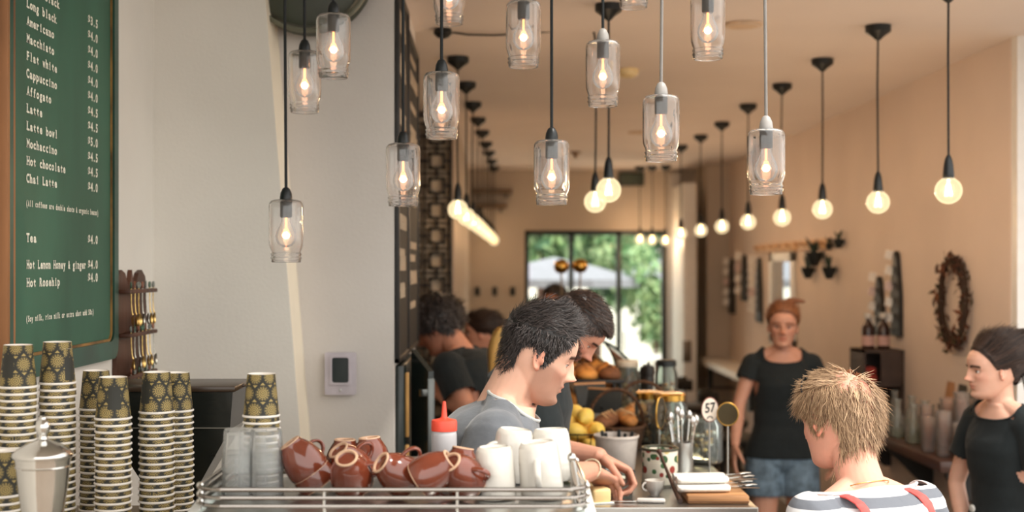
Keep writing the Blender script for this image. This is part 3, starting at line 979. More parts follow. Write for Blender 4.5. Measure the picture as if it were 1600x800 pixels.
# rail: three bars round the tray with rounded corners, ball-jointed posts
def rail_path(z, rc=.05):
    x0, x1, y0, y1 = -MW - .002, MW + .004, -MD + .03, MD - .012
    pts = []
    for (cx_, cy_, a0) in ((x1 - rc, y0 + rc, -90), (x1 - rc, y1 - rc, 0), (x0 + rc, y1 - rc, 90), (x0 + rc, y0 + rc, 180)):
        for k in range(7):
            a = R(a0 + 15 * k)
            pts.append((cx_ + rc * math.cos(a), cy_ + rc * math.sin(a), z))
    return pts + pts[:1]
for z in (TZ + .010, TZ + .025, TZ + .040):
    b = MB(); b.tube(rail_path(z), .0042, 8, caps=False); b.build('rail_bar', mat('darkened_rail_chrome', (150, 144, 138), rough=.14, metal=1, var=.02), ma)  # chrome darkened in colour so its sky reflections look less white
for (x, y, top) in ((MW + .004, -MD + .075, .045), (-MW - .002, -MD + .075, .045), (MW + .004, MD - .05, .045), (-MW, MD - .05, .045), (-.12, -MD + .03, .042), (.12, -MD + .03, .042)):
    b = MB(); b.tube([(x, y, TZ - .006), (x, y, TZ + top)], .003, 8)
    if abs(x) > .2:
        for z in (TZ + .010, TZ + .025, TZ + .040):
            b.ball((x, y, z), .0075, 12, 8)
    b.build('rail_post', M_CHROME, ma)
b = MB(); b.tube([(MW - .012, -MD + .06, TZ), (MW - .018, -MD + .05, TZ + .05), (MW - .024, -MD + .045, TZ + .09)], [.009, .0075, .006], 12); b.ball((MW - .0245, -MD + .045, TZ + .096), .0085, 14, 10); b.build('corner_post', M_CHROME, ma)
for x in (-.16, .12):
    b = MB(); b.lathe([(.035, .22), (.035, .27), (.03, .29)], 24, Matrix.Translation((x, MD - .05, 0))); b.build('group_head', M_CHROME, ma)
TRAY = .95 + TZ

# ---------------------------------------------------------------- paper cups in nested stacks
def cup_material():
    m = mat('patterned_paper', (150, 128, 74), rough=.6)
    nt, bs = nodes_of(m)
    N, L = nt.nodes, nt.links
    tc = N.new('ShaderNodeTexCoord'); sp = N.new('ShaderNodeSeparateXYZ'); L.new(tc.outputs['Object'], sp.inputs[0])
    def mt(op, a, b_=None):
        q = N.new('ShaderNodeMath'); q.operation = op
        for i, v in enumerate((a, b_)):
            if v is None:
                continue
            if isinstance(v, (int, float)):
                q.inputs[i].default_value = v
            else:
                L.new(v, q.inputs[i])
        return q.outputs[0]
    ang = mt('ARCTAN2', sp.outputs['Y'], sp.outputs['X'])
    v = mt('DIVIDE', sp.outputs['Z'], .0335)
    row = mt('FLOOR', v)
    u = mt('ADD', mt('MULTIPLY', ang, 6 / (2 * PI)), mt('MULTIPLY', row, .5))
    fu = mt('SUBTRACT', mt('FRACT', u), .5)
    fv = mt('SUBTRACT', mt('FRACT', v), .5)
    rad = mt('SQRT', mt('ADD', mt('MULTIPLY', fu, fu), mt('MULTIPLY', fv, fv)))
    disc = mt('LESS_THAN', rad, .42)
    rings = mt('GREATER_THAN', mt('SINE', mt('MULTIPLY', rad, 62)), -.35)
    petal = mt('GREATER_THAN', mt('SINE', mt('MULTIPLY', mt('ARCTAN2', fv, fu), 14)), -.55)
    outer = mt('GREATER_THAN', rad, .30)
    pat = mt('MULTIPLY', disc, mt('MAXIMUM', mt('MULTIPLY', rings, mt('SUBTRACT', 1, outer)), mt('MULTIPLY', mt('MULTIPLY', petal, outer), rings)))
    # little stars between the medallions
    gu = mt('SUBTRACT', mt('FRACT', mt('ADD', u, .5)), .5)
    gv = mt('SUBTRACT', mt('FRACT', mt('ADD', v, .5)), .5)
    star = mt('LESS_THAN', mt('ADD', mt('ABSOLUTE', gu), mt('ABSOLUTE', gv)), .16)
    pat = mt('MAXIMUM', pat, star)
    # plain dark label panel on one side
    lab = mt('MULTIPLY', mt('LESS_THAN', mt('ABSOLUTE', ang), .42), mt('LESS_THAN', mt('ABSOLUTE', mt('SUBTRACT', sp.outputs['Z'], .047)), .024))
    pat = mt('MULTIPLY', pat, mt('SUBTRACT', 1, lab))
    mx = N.new('ShaderNodeMixRGB'); L.new(pat, mx.inputs[0])
    mx.inputs[1].default_value = (*lin((46, 46, 40)), 1); mx.inputs[2].default_value = (*lin((172, 150, 92)), 1)
    L.new(mx.outputs[0], bs.inputs['Base Color'])
    return m
M_CUP = cup_material()
M_CUPWHITE = mat('white_cup_paper', (238, 232, 224), rough=.6, var=.02)
CR = .0385
b = MB()
b.m(0).lathe([(.0365, .004), (.0285, .0875), (.0288, .0885)], 36, cap0=False, cap1=False)
b.m(1).lathe([(.0288, .0885), (.0272, .0890), (.0265, .084), (.001, .084)], 36, cap0=False, cap1=False).lathe([(.0358, .004), (.0275, .0835), (.001, .0835)], 36, cap0=False, cap1=False)
CUP_ME = b.mesh('paper_cup', [M_CUP, M_CUPWHITE], 40)
b = MB(); b.torus((0, 0, .0028), CR - .0022, .0026, 36, 8)
RIM_ME = b.mesh('rolled_rim', M_CUPWHITE, 60)
def cup_stack(px, yrim, s, zbase, where, pitch=.0138, sc=1.0):
    c = ats(px, yrim, s)
    k = max(1, round((c.z - zbase) / pitch))
    pt = (c.z - zbase) / k
    for i in range(k + 1):
        o = bpy.data.objects.new('paper_cup', CUP_ME); COL.objects.link(o)
        o.location = (c.x + random.uniform(-.001, .001), c.y + random.uniform(-.001, .001), zbase + pt * (k - i))
        o.rotation_euler = (0, 0, random.uniform(0, 6.28) if i else {'a': -1.9, 'b': -.2, 'c': -1.2, 'd': 2.2, 'e': -2.2, 'f': 1, 'g': 2.6, 'h': 2.9}[where[0]])
        o.scale = (sc, sc, sc)
        r_ = bpy.data.objects.new('rolled_rim', RIM_ME); COL.objects.link(r_); r_.parent = o
        tag(o, '%s patterned paper cup of the stack %s' % (ORD[i], where[1]), 'paper cup', 'upturned paper cups ' + where[1])
cup_stack(28, 606, 760, 1.24, ('a', 'at the far left'))
cup_stack(90, 600, 745, 1.24, ('b', 'second from the left'))
cup_stack(151, 640, 692, 1.24, ('d', 'half hidden below the spoon rack'))
cup_stack(177, 655, 745, 1.24, ('c', 'in front below the spoon rack'))
cup_stack(245, 645, 722, 1.24, ('e', 'in front of the dark bean hopper'))
cup_stack(276, 643, 690, 1.24, ('f', 'half hidden before the bean hopper'))
cup_stack(4, 775, 800, 1.24, ('g', 'left of the chrome canister'))
cup_stack(409, 651, 760, TRAY, ('h', 'behind the glass tumblers on the machine'))

# ---------------------------------------------------------------- chrome canister
c = ats(67, 705, 850)
can = thing('canister', 'polished chrome lidded canister in front of the paper cups', 'canister', (c.x, c.y, 1.24))
b = MB(); b.lathe([(.034, 0), (.036, .004), (.030, .012), (.016, .022), (.014, .032), (.022, .045), (.031, .075), (.038, .115), (.044, .16), (.0485, .205), (.0505, .212), (.0485, .214), (.046, .205), (.03, .08), (.001, .05)], 40, cap1=False)
b.build('body', M_CHROME, can, 50)
b = MB(); b.lathe([(.053, .213), (.0545, .217), (.053, .221), (.044, .229), (.03, .237), (.016, .242), (.010, .246), (.001, .246)], 40, cap1=False); b.build('lid', M_CHROME, can, 50)
b = MB(); b.lathe([(.010, .245), (.0075, .25), (.0085, .255), (.0125, .262), (.0135, .270), (.011, .277), (.006, .281), (.0065, .284), (.005, .288), (.001, .289)], 24, cap1=False); b.build('finial', M_CHROME, can, 60)
b = MB(); b.torus((0, 0, .196), .0478, .0015, 36, 6); b.build('raised_band', M_CHROME, can)

# ---------------------------------------------------------------- coffee grinder with bean hopper
gr = thing('coffee_grinder', 'black coffee grinder with a tapered smoky bean hopper behind the cups', 'coffee grinder', (-.77, 3.14, .95))
M_SMOKE = mat('smoky_black_acrylic', (30, 33, 30), rough=.12, var=.08)
HZ = 1.514 - .95
b = MB()
def frust(b, rings):
    """rings: (z, x0, x1, y0, y1)"""
    vs, fs = [], []
    for (z, x0, x1, y0, y1) in rings:
        vs += [(x0, y0, z), (x1, y0, z), (x1, y1, z), (x0, y1, z)]
    for i in range(len(rings) - 1):
        for k in range(4):
            l = (k + 1) % 4
            fs.append((4 * i + k, 4 * i + l, 4 * i + 4 + l, 4 * i + 4 + k))
    m = 4 * (len(rings) - 1)
    fs += [(3, 2, 1, 0), (m, m + 1, m + 2, m + 3)]
    return b.add(vs, fs)
frust(b, [(.29, -.06, .045, -.05, .05), (.335, -.08, .06, -.065, .065), (.466, -.155, .137, -.095, .095), (HZ - .006, -.160, .145, -.1, .1)])
b.build('hopper', M_SMOKE, gr, 20)
b = MB(); b.box((-.166, -.106, HZ - .008), (.152, .106, HZ + .006), .004); b.box((.13, -.02, HZ - .004), (.158, .02, HZ + .004), .003); b.build('hopper_lid', mat('brown_black_plastic', (58, 44, 32), rough=.3), gr)
b = MB(); b.tube([(-.158, -.1005, .470), (.139, -.0985, .470)], .0016, 6); b.build('hopper_seam', mat('grey_seam', (120, 116, 106), rough=.4), gr)
b = MB(); b.lathe([(.07, 0), (.08, .01), (.08, .02), (.062, .05), (.062, .26), (.05, .29)], 28); b.build('grinder_body', M_BLACKMETAL, gr)
b = MB(); b.box((-.03, -.12, .12), (.03, -.05, .14), .004); b.tube([(-.02, -.06, .1), (-.03, -.13, .08), (.03, -.13, .08), (.02, -.06, .1)], .005, 8); b.build('portafilter_fork', M_CHROME, gr)

# ---------------------------------------------------------------- glass tumblers
def tumbler_mesh():
    pr = [(.0335, 0), (.0345, .004), (.0325, .04), (.030, .078), (.0285, .083), (.001, .083)]
    pi = [(.001, .074), (.0262, .074), (.0275, .070), (.0305, .036), (.032, .001), (.0335, 0)]
    b = MB(); b.lathe(pr + pi, 32, cap0=False, cap1=False)
    return b.mesh('glass_tumbler', M_TUMB, 40)
M_TUMB = thin_glass('tumbler_glass', (255, 255, 255), .20, .2)
TM = tumbler_mesh()
for px, s, w, sc in ((374, 800, 'left pair, above the rail end', 1.0), (416, 800, 'right pair, beside the brown cups', 1.0), (396, 768, 'pair half hidden behind the other two', .92)):
    c = ats(px, 700, s)
    for k in range(2):
        o = bpy.data.objects.new('glass_tumbler', TM); COL.objects.link(o)
        o.location = (c.x, c.y, TRAY + k * .043 * sc); o.scale = (sc, sc, sc)
        tag(o, '%s upturned clear tumbler of the %s' % (('lower', 'upper')[k], w), 'glass', 'upturned tumblers on the machine')

# ---------------------------------------------------------------- brown stoneware cups
M_BROWN = mat('brown_glaze', (116, 55, 36), rough=.12, var=.12, scale=14, coat=.6)
M_BARE = mat('unglazed_clay', (206, 170, 140), rough=.75)
b = MB(); b.lathe([(.0392, .0005), (.0412, .006), (.0415, .016), (.0400, .028), (.0350, .046), (.0275, .060), (.0232, .066), (.0225, .0705)], 36, cap0=False, cap1=False)
b.lathe([(.0378, .0005), (.0385, .010), (.0375, .028), (.032, .046), (.022, .058), (.001, .061)], 36, cap0=False, cap1=False)
b.lathe([(.0168, .0690), (.0150, .0665), (.001, .066)], 30, cap0=False, cap1=False)
BC_ME = b.mesh('brown_cup', M_BROWN, 50)
b = MB(); b.lathe([(.0225, .0703), (.0215, .0725), (.0180, .0725), (.0168, .069)], 36, cap0=False, cap1=False); BF_ME = b.mesh('bare_foot_ring', M_BARE, 50)
b = MB(); b.torus((0, 0, .0002), .0385, .0012, 36, 6); BR_ME = b.mesh('bare_rim', M_BARE, 60)
b = MB(); b.tube([(.037 + .0235 * math.sin(R(a)) * 1.0, 0, .028 - .0165 * math.cos(R(a))) for a in range(-8, 190, 14)], .0042, 10, flat=(.8, 1.3)); BH_ME = b.mesh('handle', M_BROWN, 60)
def on_axis(o, rim, axis, spin):
    M = Matrix.Translation(rim) @ rot_to(axis) @ Matrix.Rotation(spin, 4, 'Z')
    o.matrix_world = M
    o.location = M.to_translation(); o.rotation_euler = M.to_euler()
def low_z(M, r0=.0415, r1=.0232, h=.0725):
    zs = []
    for (r_, z_) in ((r0, .006), (.039, 0), (r1, h)):
        for k in range(24):
            zs.append((M @ Vector((r_ * math.cos(k * PI / 12), r_ * math.sin(k * PI / 12), z_))).z)
    return min(zs)
def brown_cup(px, py, s, axis, spin, label, anchor='foot', lift=None):
    """px, py: where the foot (or rim) centre shows"""
    a = Vector(axis).normalized()
    c = ats(px, py, s)
    rim = c - a * .0725 if anchor == 'foot' else c
    M = Matrix.Translation(rim) @ rot_to(a) @ Matrix.Rotation(spin, 4, 'Z')
    lo = low_z(M)
    if lo < TRAY + .0005 or lift:
        rim.z += TRAY + .0005 + (lift or 0) - lo
    o = bpy.data.objects.new('brown_cup', BC_ME); COL.objects.link(o)
    for nm_, me in (('bare_foot_ring', BF_ME), ('bare_rim', BR_ME), ('handle', BH_ME)):
        q = bpy.data.objects.new(nm_, me); COL.objects.link(q); q.parent = o
    on_axis(o, rim, a, spin)
    tag(o, label, 'cup', 'brown stoneware cups on the machine')
    return o
a1 = Vector((-.56, -.12, .82)).normalized()
c1 = brown_cup(452, 691, 800, a1, 2.2, 'tilted brown cup on top of a nested pair beside the tumblers')
brown_cup(452, 691, 800, a1, 2.5, 'brown cup underneath, nested inside the tilted one beside the tumblers').location = c1.location - a1 * .030
brown_cup(539, 686, 760, (.02, 0, 1), .5, 'upturned brown cup standing level at the back, left of the other level one')
brown_cup(577, 683, 762, (-.08, 0, 1), -.3, 'upturned brown cup at the back, left of the red capped bottle')
brown_cup(528, 713, 790, (-.48, -.38, .76), 1.5, 'brown cup leaning left with its slanted pale foot ring above another ring')
brown_cup(541, 736, 825, (-.12, -.60, .78), .3, 'brown cup showing its oval pale foot ring full to the front')
brown_cup(594, 742, 825, (-.72, -.42, .55), 1.2, 'brown cup tipped far left, its narrow foot ring near the middle of the rail')
brown_cup(657, 752, 830, (.72, -.10, .52), -1.2, 'light brown cup lying tipped right with its rim turned left', anchor='rim')
brown_cup(724, 722, 775, (.15, .1, 1), 2.6, 'brown cup behind, left of the white mugs and half hidden')
brown_cup(703, 741, 835, (-.45, -.5, .6), .2, 'brown cup tilted against the white mugs with its handle to the right')

# ---------------------------------------------------------------- white mugs
M_WHITE = mat('white_glazed_china', (212, 207, 198), rough=.15, var=.015, coat=.4)
b = MB(); b.lathe([(.041, 0), (.0425, .003), (.042, .03), (.0405, .07), (.038, .095), (.034, .104), (.030, .106), (.029, .103), (.001, .102)], 36, cap0=False, cap1=False)
b.lathe([(.041, 0), (.0385, .003), (.0375, .07), (.034, .092), (.001, .096)], 36, cap0=False, cap1=False)
WM_ME = b.mesh('white_mug', M_WHITE, 50)
b = MB(); b.tube([(.039 + .026 * math.sin(R(a)), 0, .048 - .028 * math.cos(R(a))) for a in range(-5, 188, 12)], .0052, 10, flat=(.8, 1.3)); WH_ME = b.mesh('handle', M_WHITE, 60)
def white_mug(px, s, axis, spin, label, sc=1.0, dz=0.0):
    c = ats(px, 700, s)
    a = Vector(axis).normalized()
    rim = Vector((c.x, c.y, TRAY + dz))
    o = bpy.data.objects.new('white_mug', WM_ME); COL.objects.link(o)
    q = bpy.data.objects.new('handle', WH_ME); COL.objects.link(q); q.parent = o
    M = Matrix.Translation(rim) @ rot_to(a) @ Matrix.Rotation(spin, 4, 'Z')
    rim.z += TRAY + dz + .0006 - low_z(M, .0425 * sc, .034 * sc, .106 * sc)
    on_axis(o, rim, a, spin)
    o.scale = (sc, sc, sc)
    tag(o, label, 'mug', 'upturned white mugs on the machine')
white_mug(775, 818, (-.04, 0, 1), PI + .45, 'upturned white mug with its handle showing on the left, beside the brown cups', .92)
white_mug(797, 760, (.10, 0, 1), 2.0, 'upturned white mug at the back of the machine, nearest the young man', 1.0)
white_mug(848, 815, (-.10, -.03, 1), -.4, 'brightest upturned white mug in front, at the right end of the rail', .98)
white_mug(864, 758, (-.05, .05, 1), .4, 'upturned white mug in the back right corner of the machine', 1.0)

# ---------------------------------------------------------------- squeeze bottle
c = ats(694, 700, 755)
sq = thing('squeeze_bottle', 'white translucent squeeze bottle with a red nozzle cap', 'bottle', (c.x, c.y, TRAY))
b = MB(); b.lathe([(.024, 0), (.0262, .004), (.0262, .095), (.0250, .103), (.021, .107), (.001, .107)], 28, cap1=False); b.build('bottle_body', mat('frosted_white_plastic', (186, 184, 186), rough=.35, var=.04), sq, 50)
b = MB(); b.lathe([(.0268, .104), (.0268, .122), (.0255, .126), (.008, .130), (.0062, .134), (.0040, .158), (.0032, .164), (.001, .165)], 28, cap0=False, cap1=False); b.build('nozzle_cap', mat('red_plastic', (226, 76, 54), rough=.35, var=.04), sq, 40)
# ---------------------------------------------------------------- people: builders
def interp(x, xs, ys):
    return float(np.interp(x, xs, ys))
HZ_ = [0, .006, .014, .022, .032, .042, .052, .062, .072, .084, .098, .112, .126, .142, .160, .178, .196, .211, .222, .229, .233]
HF_ = [.060, .074, .082, .085, .084, .084, .085, .086, .087, .088, .088, .089, .093, .096, .094, .086, .070, .050, .028, .008, -.012]
HB_ = [.020, .012, .0, -.012, -.028, -.045, -.058, -.068, -.076, -.083, -.090, -.095, -.098, -.100, -.099, -.094, -.083, -.068, -.050, -.035, -.020]
HW_ = [.018, .032, .042, .048, .053, .057, .060, .063, .066, .069, .071, .073, .075, .076, .075, .070, .060, .046, .031, .017, .006]
def face_bumps(fem=False, nose=1.0, chin=1.0, lips=1.0):
    B = [(0, .082, .030 * nose, .0105, .010), (0, .098, .017 * nose, .0085, .014), (0, .113, .009 * nose, .008, .012)]
    for s in (-1, 1):
        B += [(s * .012, .078, .012, .007, .007), (s * .031, .112, -.012, .015, .010), (s * .028, .129, .004 if not fem else .001, .018, .006), (s * .046, .092, .005, .016, .014)]
    B += [(0, .0585, .0085 * lips, .018, .0055), (0, .0455, .0075 * lips, .015, .005), (0, .0523, -.005, .020, .002), (0, .036, -.004, .022, .006), (0, .017, .008 * chin, .018, .012)]
    return B
def head_point(th, z, bumps, grow=0.0, wid=1.0):
    """th: angle from straight ahead towards +x"""
    yf, yb, w = interp(z, HZ_, HF_), interp(z, HZ_, HB_), interp(z, HZ_, HW_) * wid
    yc = (yf + yb) * .35
    p = .86
    s, c = math.sin(th), math.cos(th)
    x = w * math.copysign(abs(s) ** p, s)
    y = yc + ((yf - yc) if c >= 0 else (yc - yb)) * math.copysign(abs(c) ** p, c)
    if c > 0 and bumps:
        for (x0, z0, dy, sx, sz) in bumps:
            q = ((x - x0) / sx) ** 2 + ((z - z0) / sz) ** 2
            if q < 9:
                y += dy * math.exp(-q)
    P = Vector((x, y, z))
    if grow:
        n = Vector((x / max(w, .02) ** 2 * .005, (y - yc) / .095 ** 2 * .005, (z - .13) / .10 ** 2 * .006 if z > .13 else 0)).normalized()
        P += n * grow
    return P
def head_shell(b, bumps, M, wid=1.0, n=72):
    zs = list(np.linspace(0, .150, 61)) + list(np.linspace(.155, .2327, 18))
    ths = []
    for k in range(n):          # finer in front
        u = 2 * PI * k / n
        ths.append(u - .45 * math.sin(u))
    vs, fs = [], []
    for z in zs:
        for t in ths:
            vs.append(head_point(t, z, bumps, 0, wid))
    L = len(zs)
    for i in range(L - 1):
        for k in range(n):
            l = (k + 1) % n
            fs.append((i * n + k, i * n + l, (i + 1) * n + l, (i + 1) * n + k))
    fs.append(tuple(range(n - 1, -1, -1)))
    fs.append(tuple((L - 1) * n + k for k in range(n)))
    b.add(vs, fs, M)
    for s in (-1, 1):           # ears
        E = M @ Matrix.Translation((s * .0745 * wid, -.004, .106)) @ Matrix.Rotation(s * R(-24), 4, 'Z') @ Matrix.Rotation(R(-10), 4, 'X')
        pts = []
        for a in range(-60, 230, 15):
            r_ = R(a)
            pts.append((s * .006, -.002 - .0165 * math.cos(r_ + PI), .003 + .029 * math.sin(r_)) if False else (s * .007, .001 - .0165 * math.sin(r_ * .62 + .35) , .004 - .0295 * math.cos(r_ * .62 + .35 + .25)))
        b.tube(pts, .0045, 8, M=E)
        b.ball((s * .002, -.004, .002), (.0045, .0135, .025), 12, 8, E)
        b.ball((s * .003, .005, -.024), (.005, .0075, .009), 10, 6, E)
        b.ball((s * .004, .010, -.006), (.004, .005, .009), 8, 6, E)
def sections(b, secs, M=None, n=40):
    """secs: (centre, X axis, Y axis, rx, ry front, ry back)"""
    vs, fs = [], []
    for (c, X, Y, rx, rf, rb) in secs:
        for k in range(n):
            a = 2 * PI * k / n
            s, co = math.sin(a), math.cos(a)
            p = .88
            x = rx * math.copysign(abs(co) ** p, co)
            y = (rf if s >= 0 else rb) * math.copysign(abs(s) ** p, s)
            vs.append(c + X * x + Y * y)
    L = len(secs)
    for i in range(L - 1):
        for k in range(n):
            l = (k + 1) % n
            fs.append((i * n + k, i * n + l, (i + 1) * n + l, (i + 1) * n + k))
    fs.append(tuple(range(n - 1, -1, -1)))
    fs.append(tuple((L - 1) * n + k for k in range(n)))
    b.add(vs, fs, M)
def limb(b, pts, rs, n=16):
    """tapered limb with round ends, smoothed through its joints"""
    P = [Vector(p) for p in pts]
    path, rad = [], []
    for i in range(len(P) - 1):
        for k in range(6):
            t = k / 6
            path.append(P[i].lerp(P[i + 1], t)); rad.append(rs[i] + (rs[i + 1] - rs[i]) * t)
    path.append(P[-1]); rad.append(rs[-1])
    for _ in range(2):
        path = [path[0]] + [path[i - 1] * .25 + path[i] * .5 + path[i + 1] * .25 for i in range(1, len(path) - 1)] + [path[-1]]
    b.tube(path, rad, n)
    b.ball(path[0], rad[0] * .98, 14, 10)
    b.ball(path[-1], rad[-1] * .98, 14, 10)
def hand(b, wrist, d, nrm, side, curl=.5, k=1.0, thumb_in=.3, curls=None):
    d = Vector(d).normalized()
    nn = Vector(nrm); nn = (nn - d * nn.dot(d)).normalized()
    u = d.cross(nn) * (1 if side > 0 else -1)         # thumb side
    w = Vector(wrist)
    secs = []
    for (t, hw, th) in ((-.012, .027, .021), (.012, .029, .020), (.035, .038, .0175), (.065, .042, .0155), (.088, .041, .0135), (.098, .036, .011)):
        secs.append((w + d * t * k, u, nn, hw * k, th * k, th * k * .85))
    sections(b, secs, n=24)
    L = [(.045, .026, .021), (.050, .030, .023), (.046, .028, .022), (.036, .021, .019)]
    for f, off in enumerate((.0315, .0105, -.0105, -.030)):
        c = curls[f] if curls else curl * (1 + .08 * f)
        root = w + d * (.084 - .004 * (f == 3)) * k + u * off * k
        pts, ang = [root, root + d * .012 * k], 0.0
        sp = (off / .03) * .10
        dirn = (d + u * sp).normalized()
        for j, seg in enumerate(L[f]):
            ang += c * (.75, .95, .6)[j]
            v = dirn * math.cos(ang) + nn * math.sin(ang)
            pts.append(pts[-1] + v * seg * k)
        b.tube(pts, [.0092 * k, .0092 * k, .0086 * k, .0078 * k, .0062 * k], 10)
        b.ball(pts[-1], .0063 * k, 10, 6)
    root = w + d * .018 * k + u * .026 * k + nn * .004 * k
    v1 = (d * .62 + u * .72 + nn * .28).normalized()
    v2 = (d * .85 + u * (.45 - thumb_in) + nn * (.2 + thumb_in)).normalized()
    v3 = (d * .9 + u * (.15 - thumb_in) + nn * (.3 + thumb_in)).normalized()
    p1 = root + v1 * .044 * k; p2 = p1 + v2 * .032 * k; p3 = p2 + v3 * .026 * k
    b.tube([root, p1, p2, p3], [.0145 * k, .0112 * k, .0098 * k, .0068 * k], 10)
    b.ball(p3, .007 * k, 10, 6)
def remesh(mb, voxel, smooth=4):
    me = mb.mesh('tmp', [], 0)
    o = bpy.data.objects.new('tmp', me)
    COL.objects.link(o)
    m = o.modifiers.new('r', 'REMESH'); m.mode = 'VOXEL'; m.voxel_size = voxel; m.adaptivity = 0
    if smooth:
        s = o.modifiers.new('s', 'SMOOTH'); s.factor = .5; s.iterations = smooth
    dg = bpy.context.evaluated_depsgraph_get()
    out = bpy.data.meshes.new_from_object(o.evaluated_get(dg), depsgraph=dg)
    bpy.data.objects.remove(o, do_unlink=True)
    bpy.data.meshes.remove(me)
    return out
def link_mesh(name, me, mats, parent):
    me.materials.clear()
    for q in mats:
        me.materials.append(q)
    o = bpy.data.objects.new(name, me)
    COL.objects.link(o)
    o.parent = parent
    me.polygons.foreach_set('use_smooth', [True] * len(me.polygons))
    return o
M_SKIN = mat('skin', (255, 255, 255), rough=.5, var=.03, scale=40, sub=.12, attr='skin', bump=.03, bscale=400, spec=.35)
M_EYEW = mat('eye_white', (226, 218, 210), rough=.15)
M_EYED = mat('dark_iris', (44, 34, 28), rough=.1)
M_LASH = mat('dark_lashes', (40, 28, 24), rough=.6)

SEC_M = [(-.13, .09, .06, .075), (-.06, .150, .098, .112), (.02, .166, .103, .125), (.12, .160, .105, .108), (.30, .150, .108, .095), (.45, .154, .110, .100), (.60, .166, .116, .115), (.75, .176, .118, .124), (.85, .168, .100, .118), (.92, .128, .076, .098), (.97, .085, .060, .074), (1.0, .064, .055, .062), (1.03, .056, .050, .055)]
SEC_F = [(-.13, .09, .06, .075), (-.06, .158, .095, .118), (.02, .170, .100, .130), (.12, .158, .102, .108), (.30, .128, .092, .082), (.45, .130, .096, .084), (.60, .142, .122, .096), (.68, .146, .128, .100), (.75, .150, .116, .106), (.85, .142, .085, .100), (.92, .108, .064, .082), (.97, .070, .050, .062), (1.0, .053, .046, .052), (1.03, .046, .042, .046)]

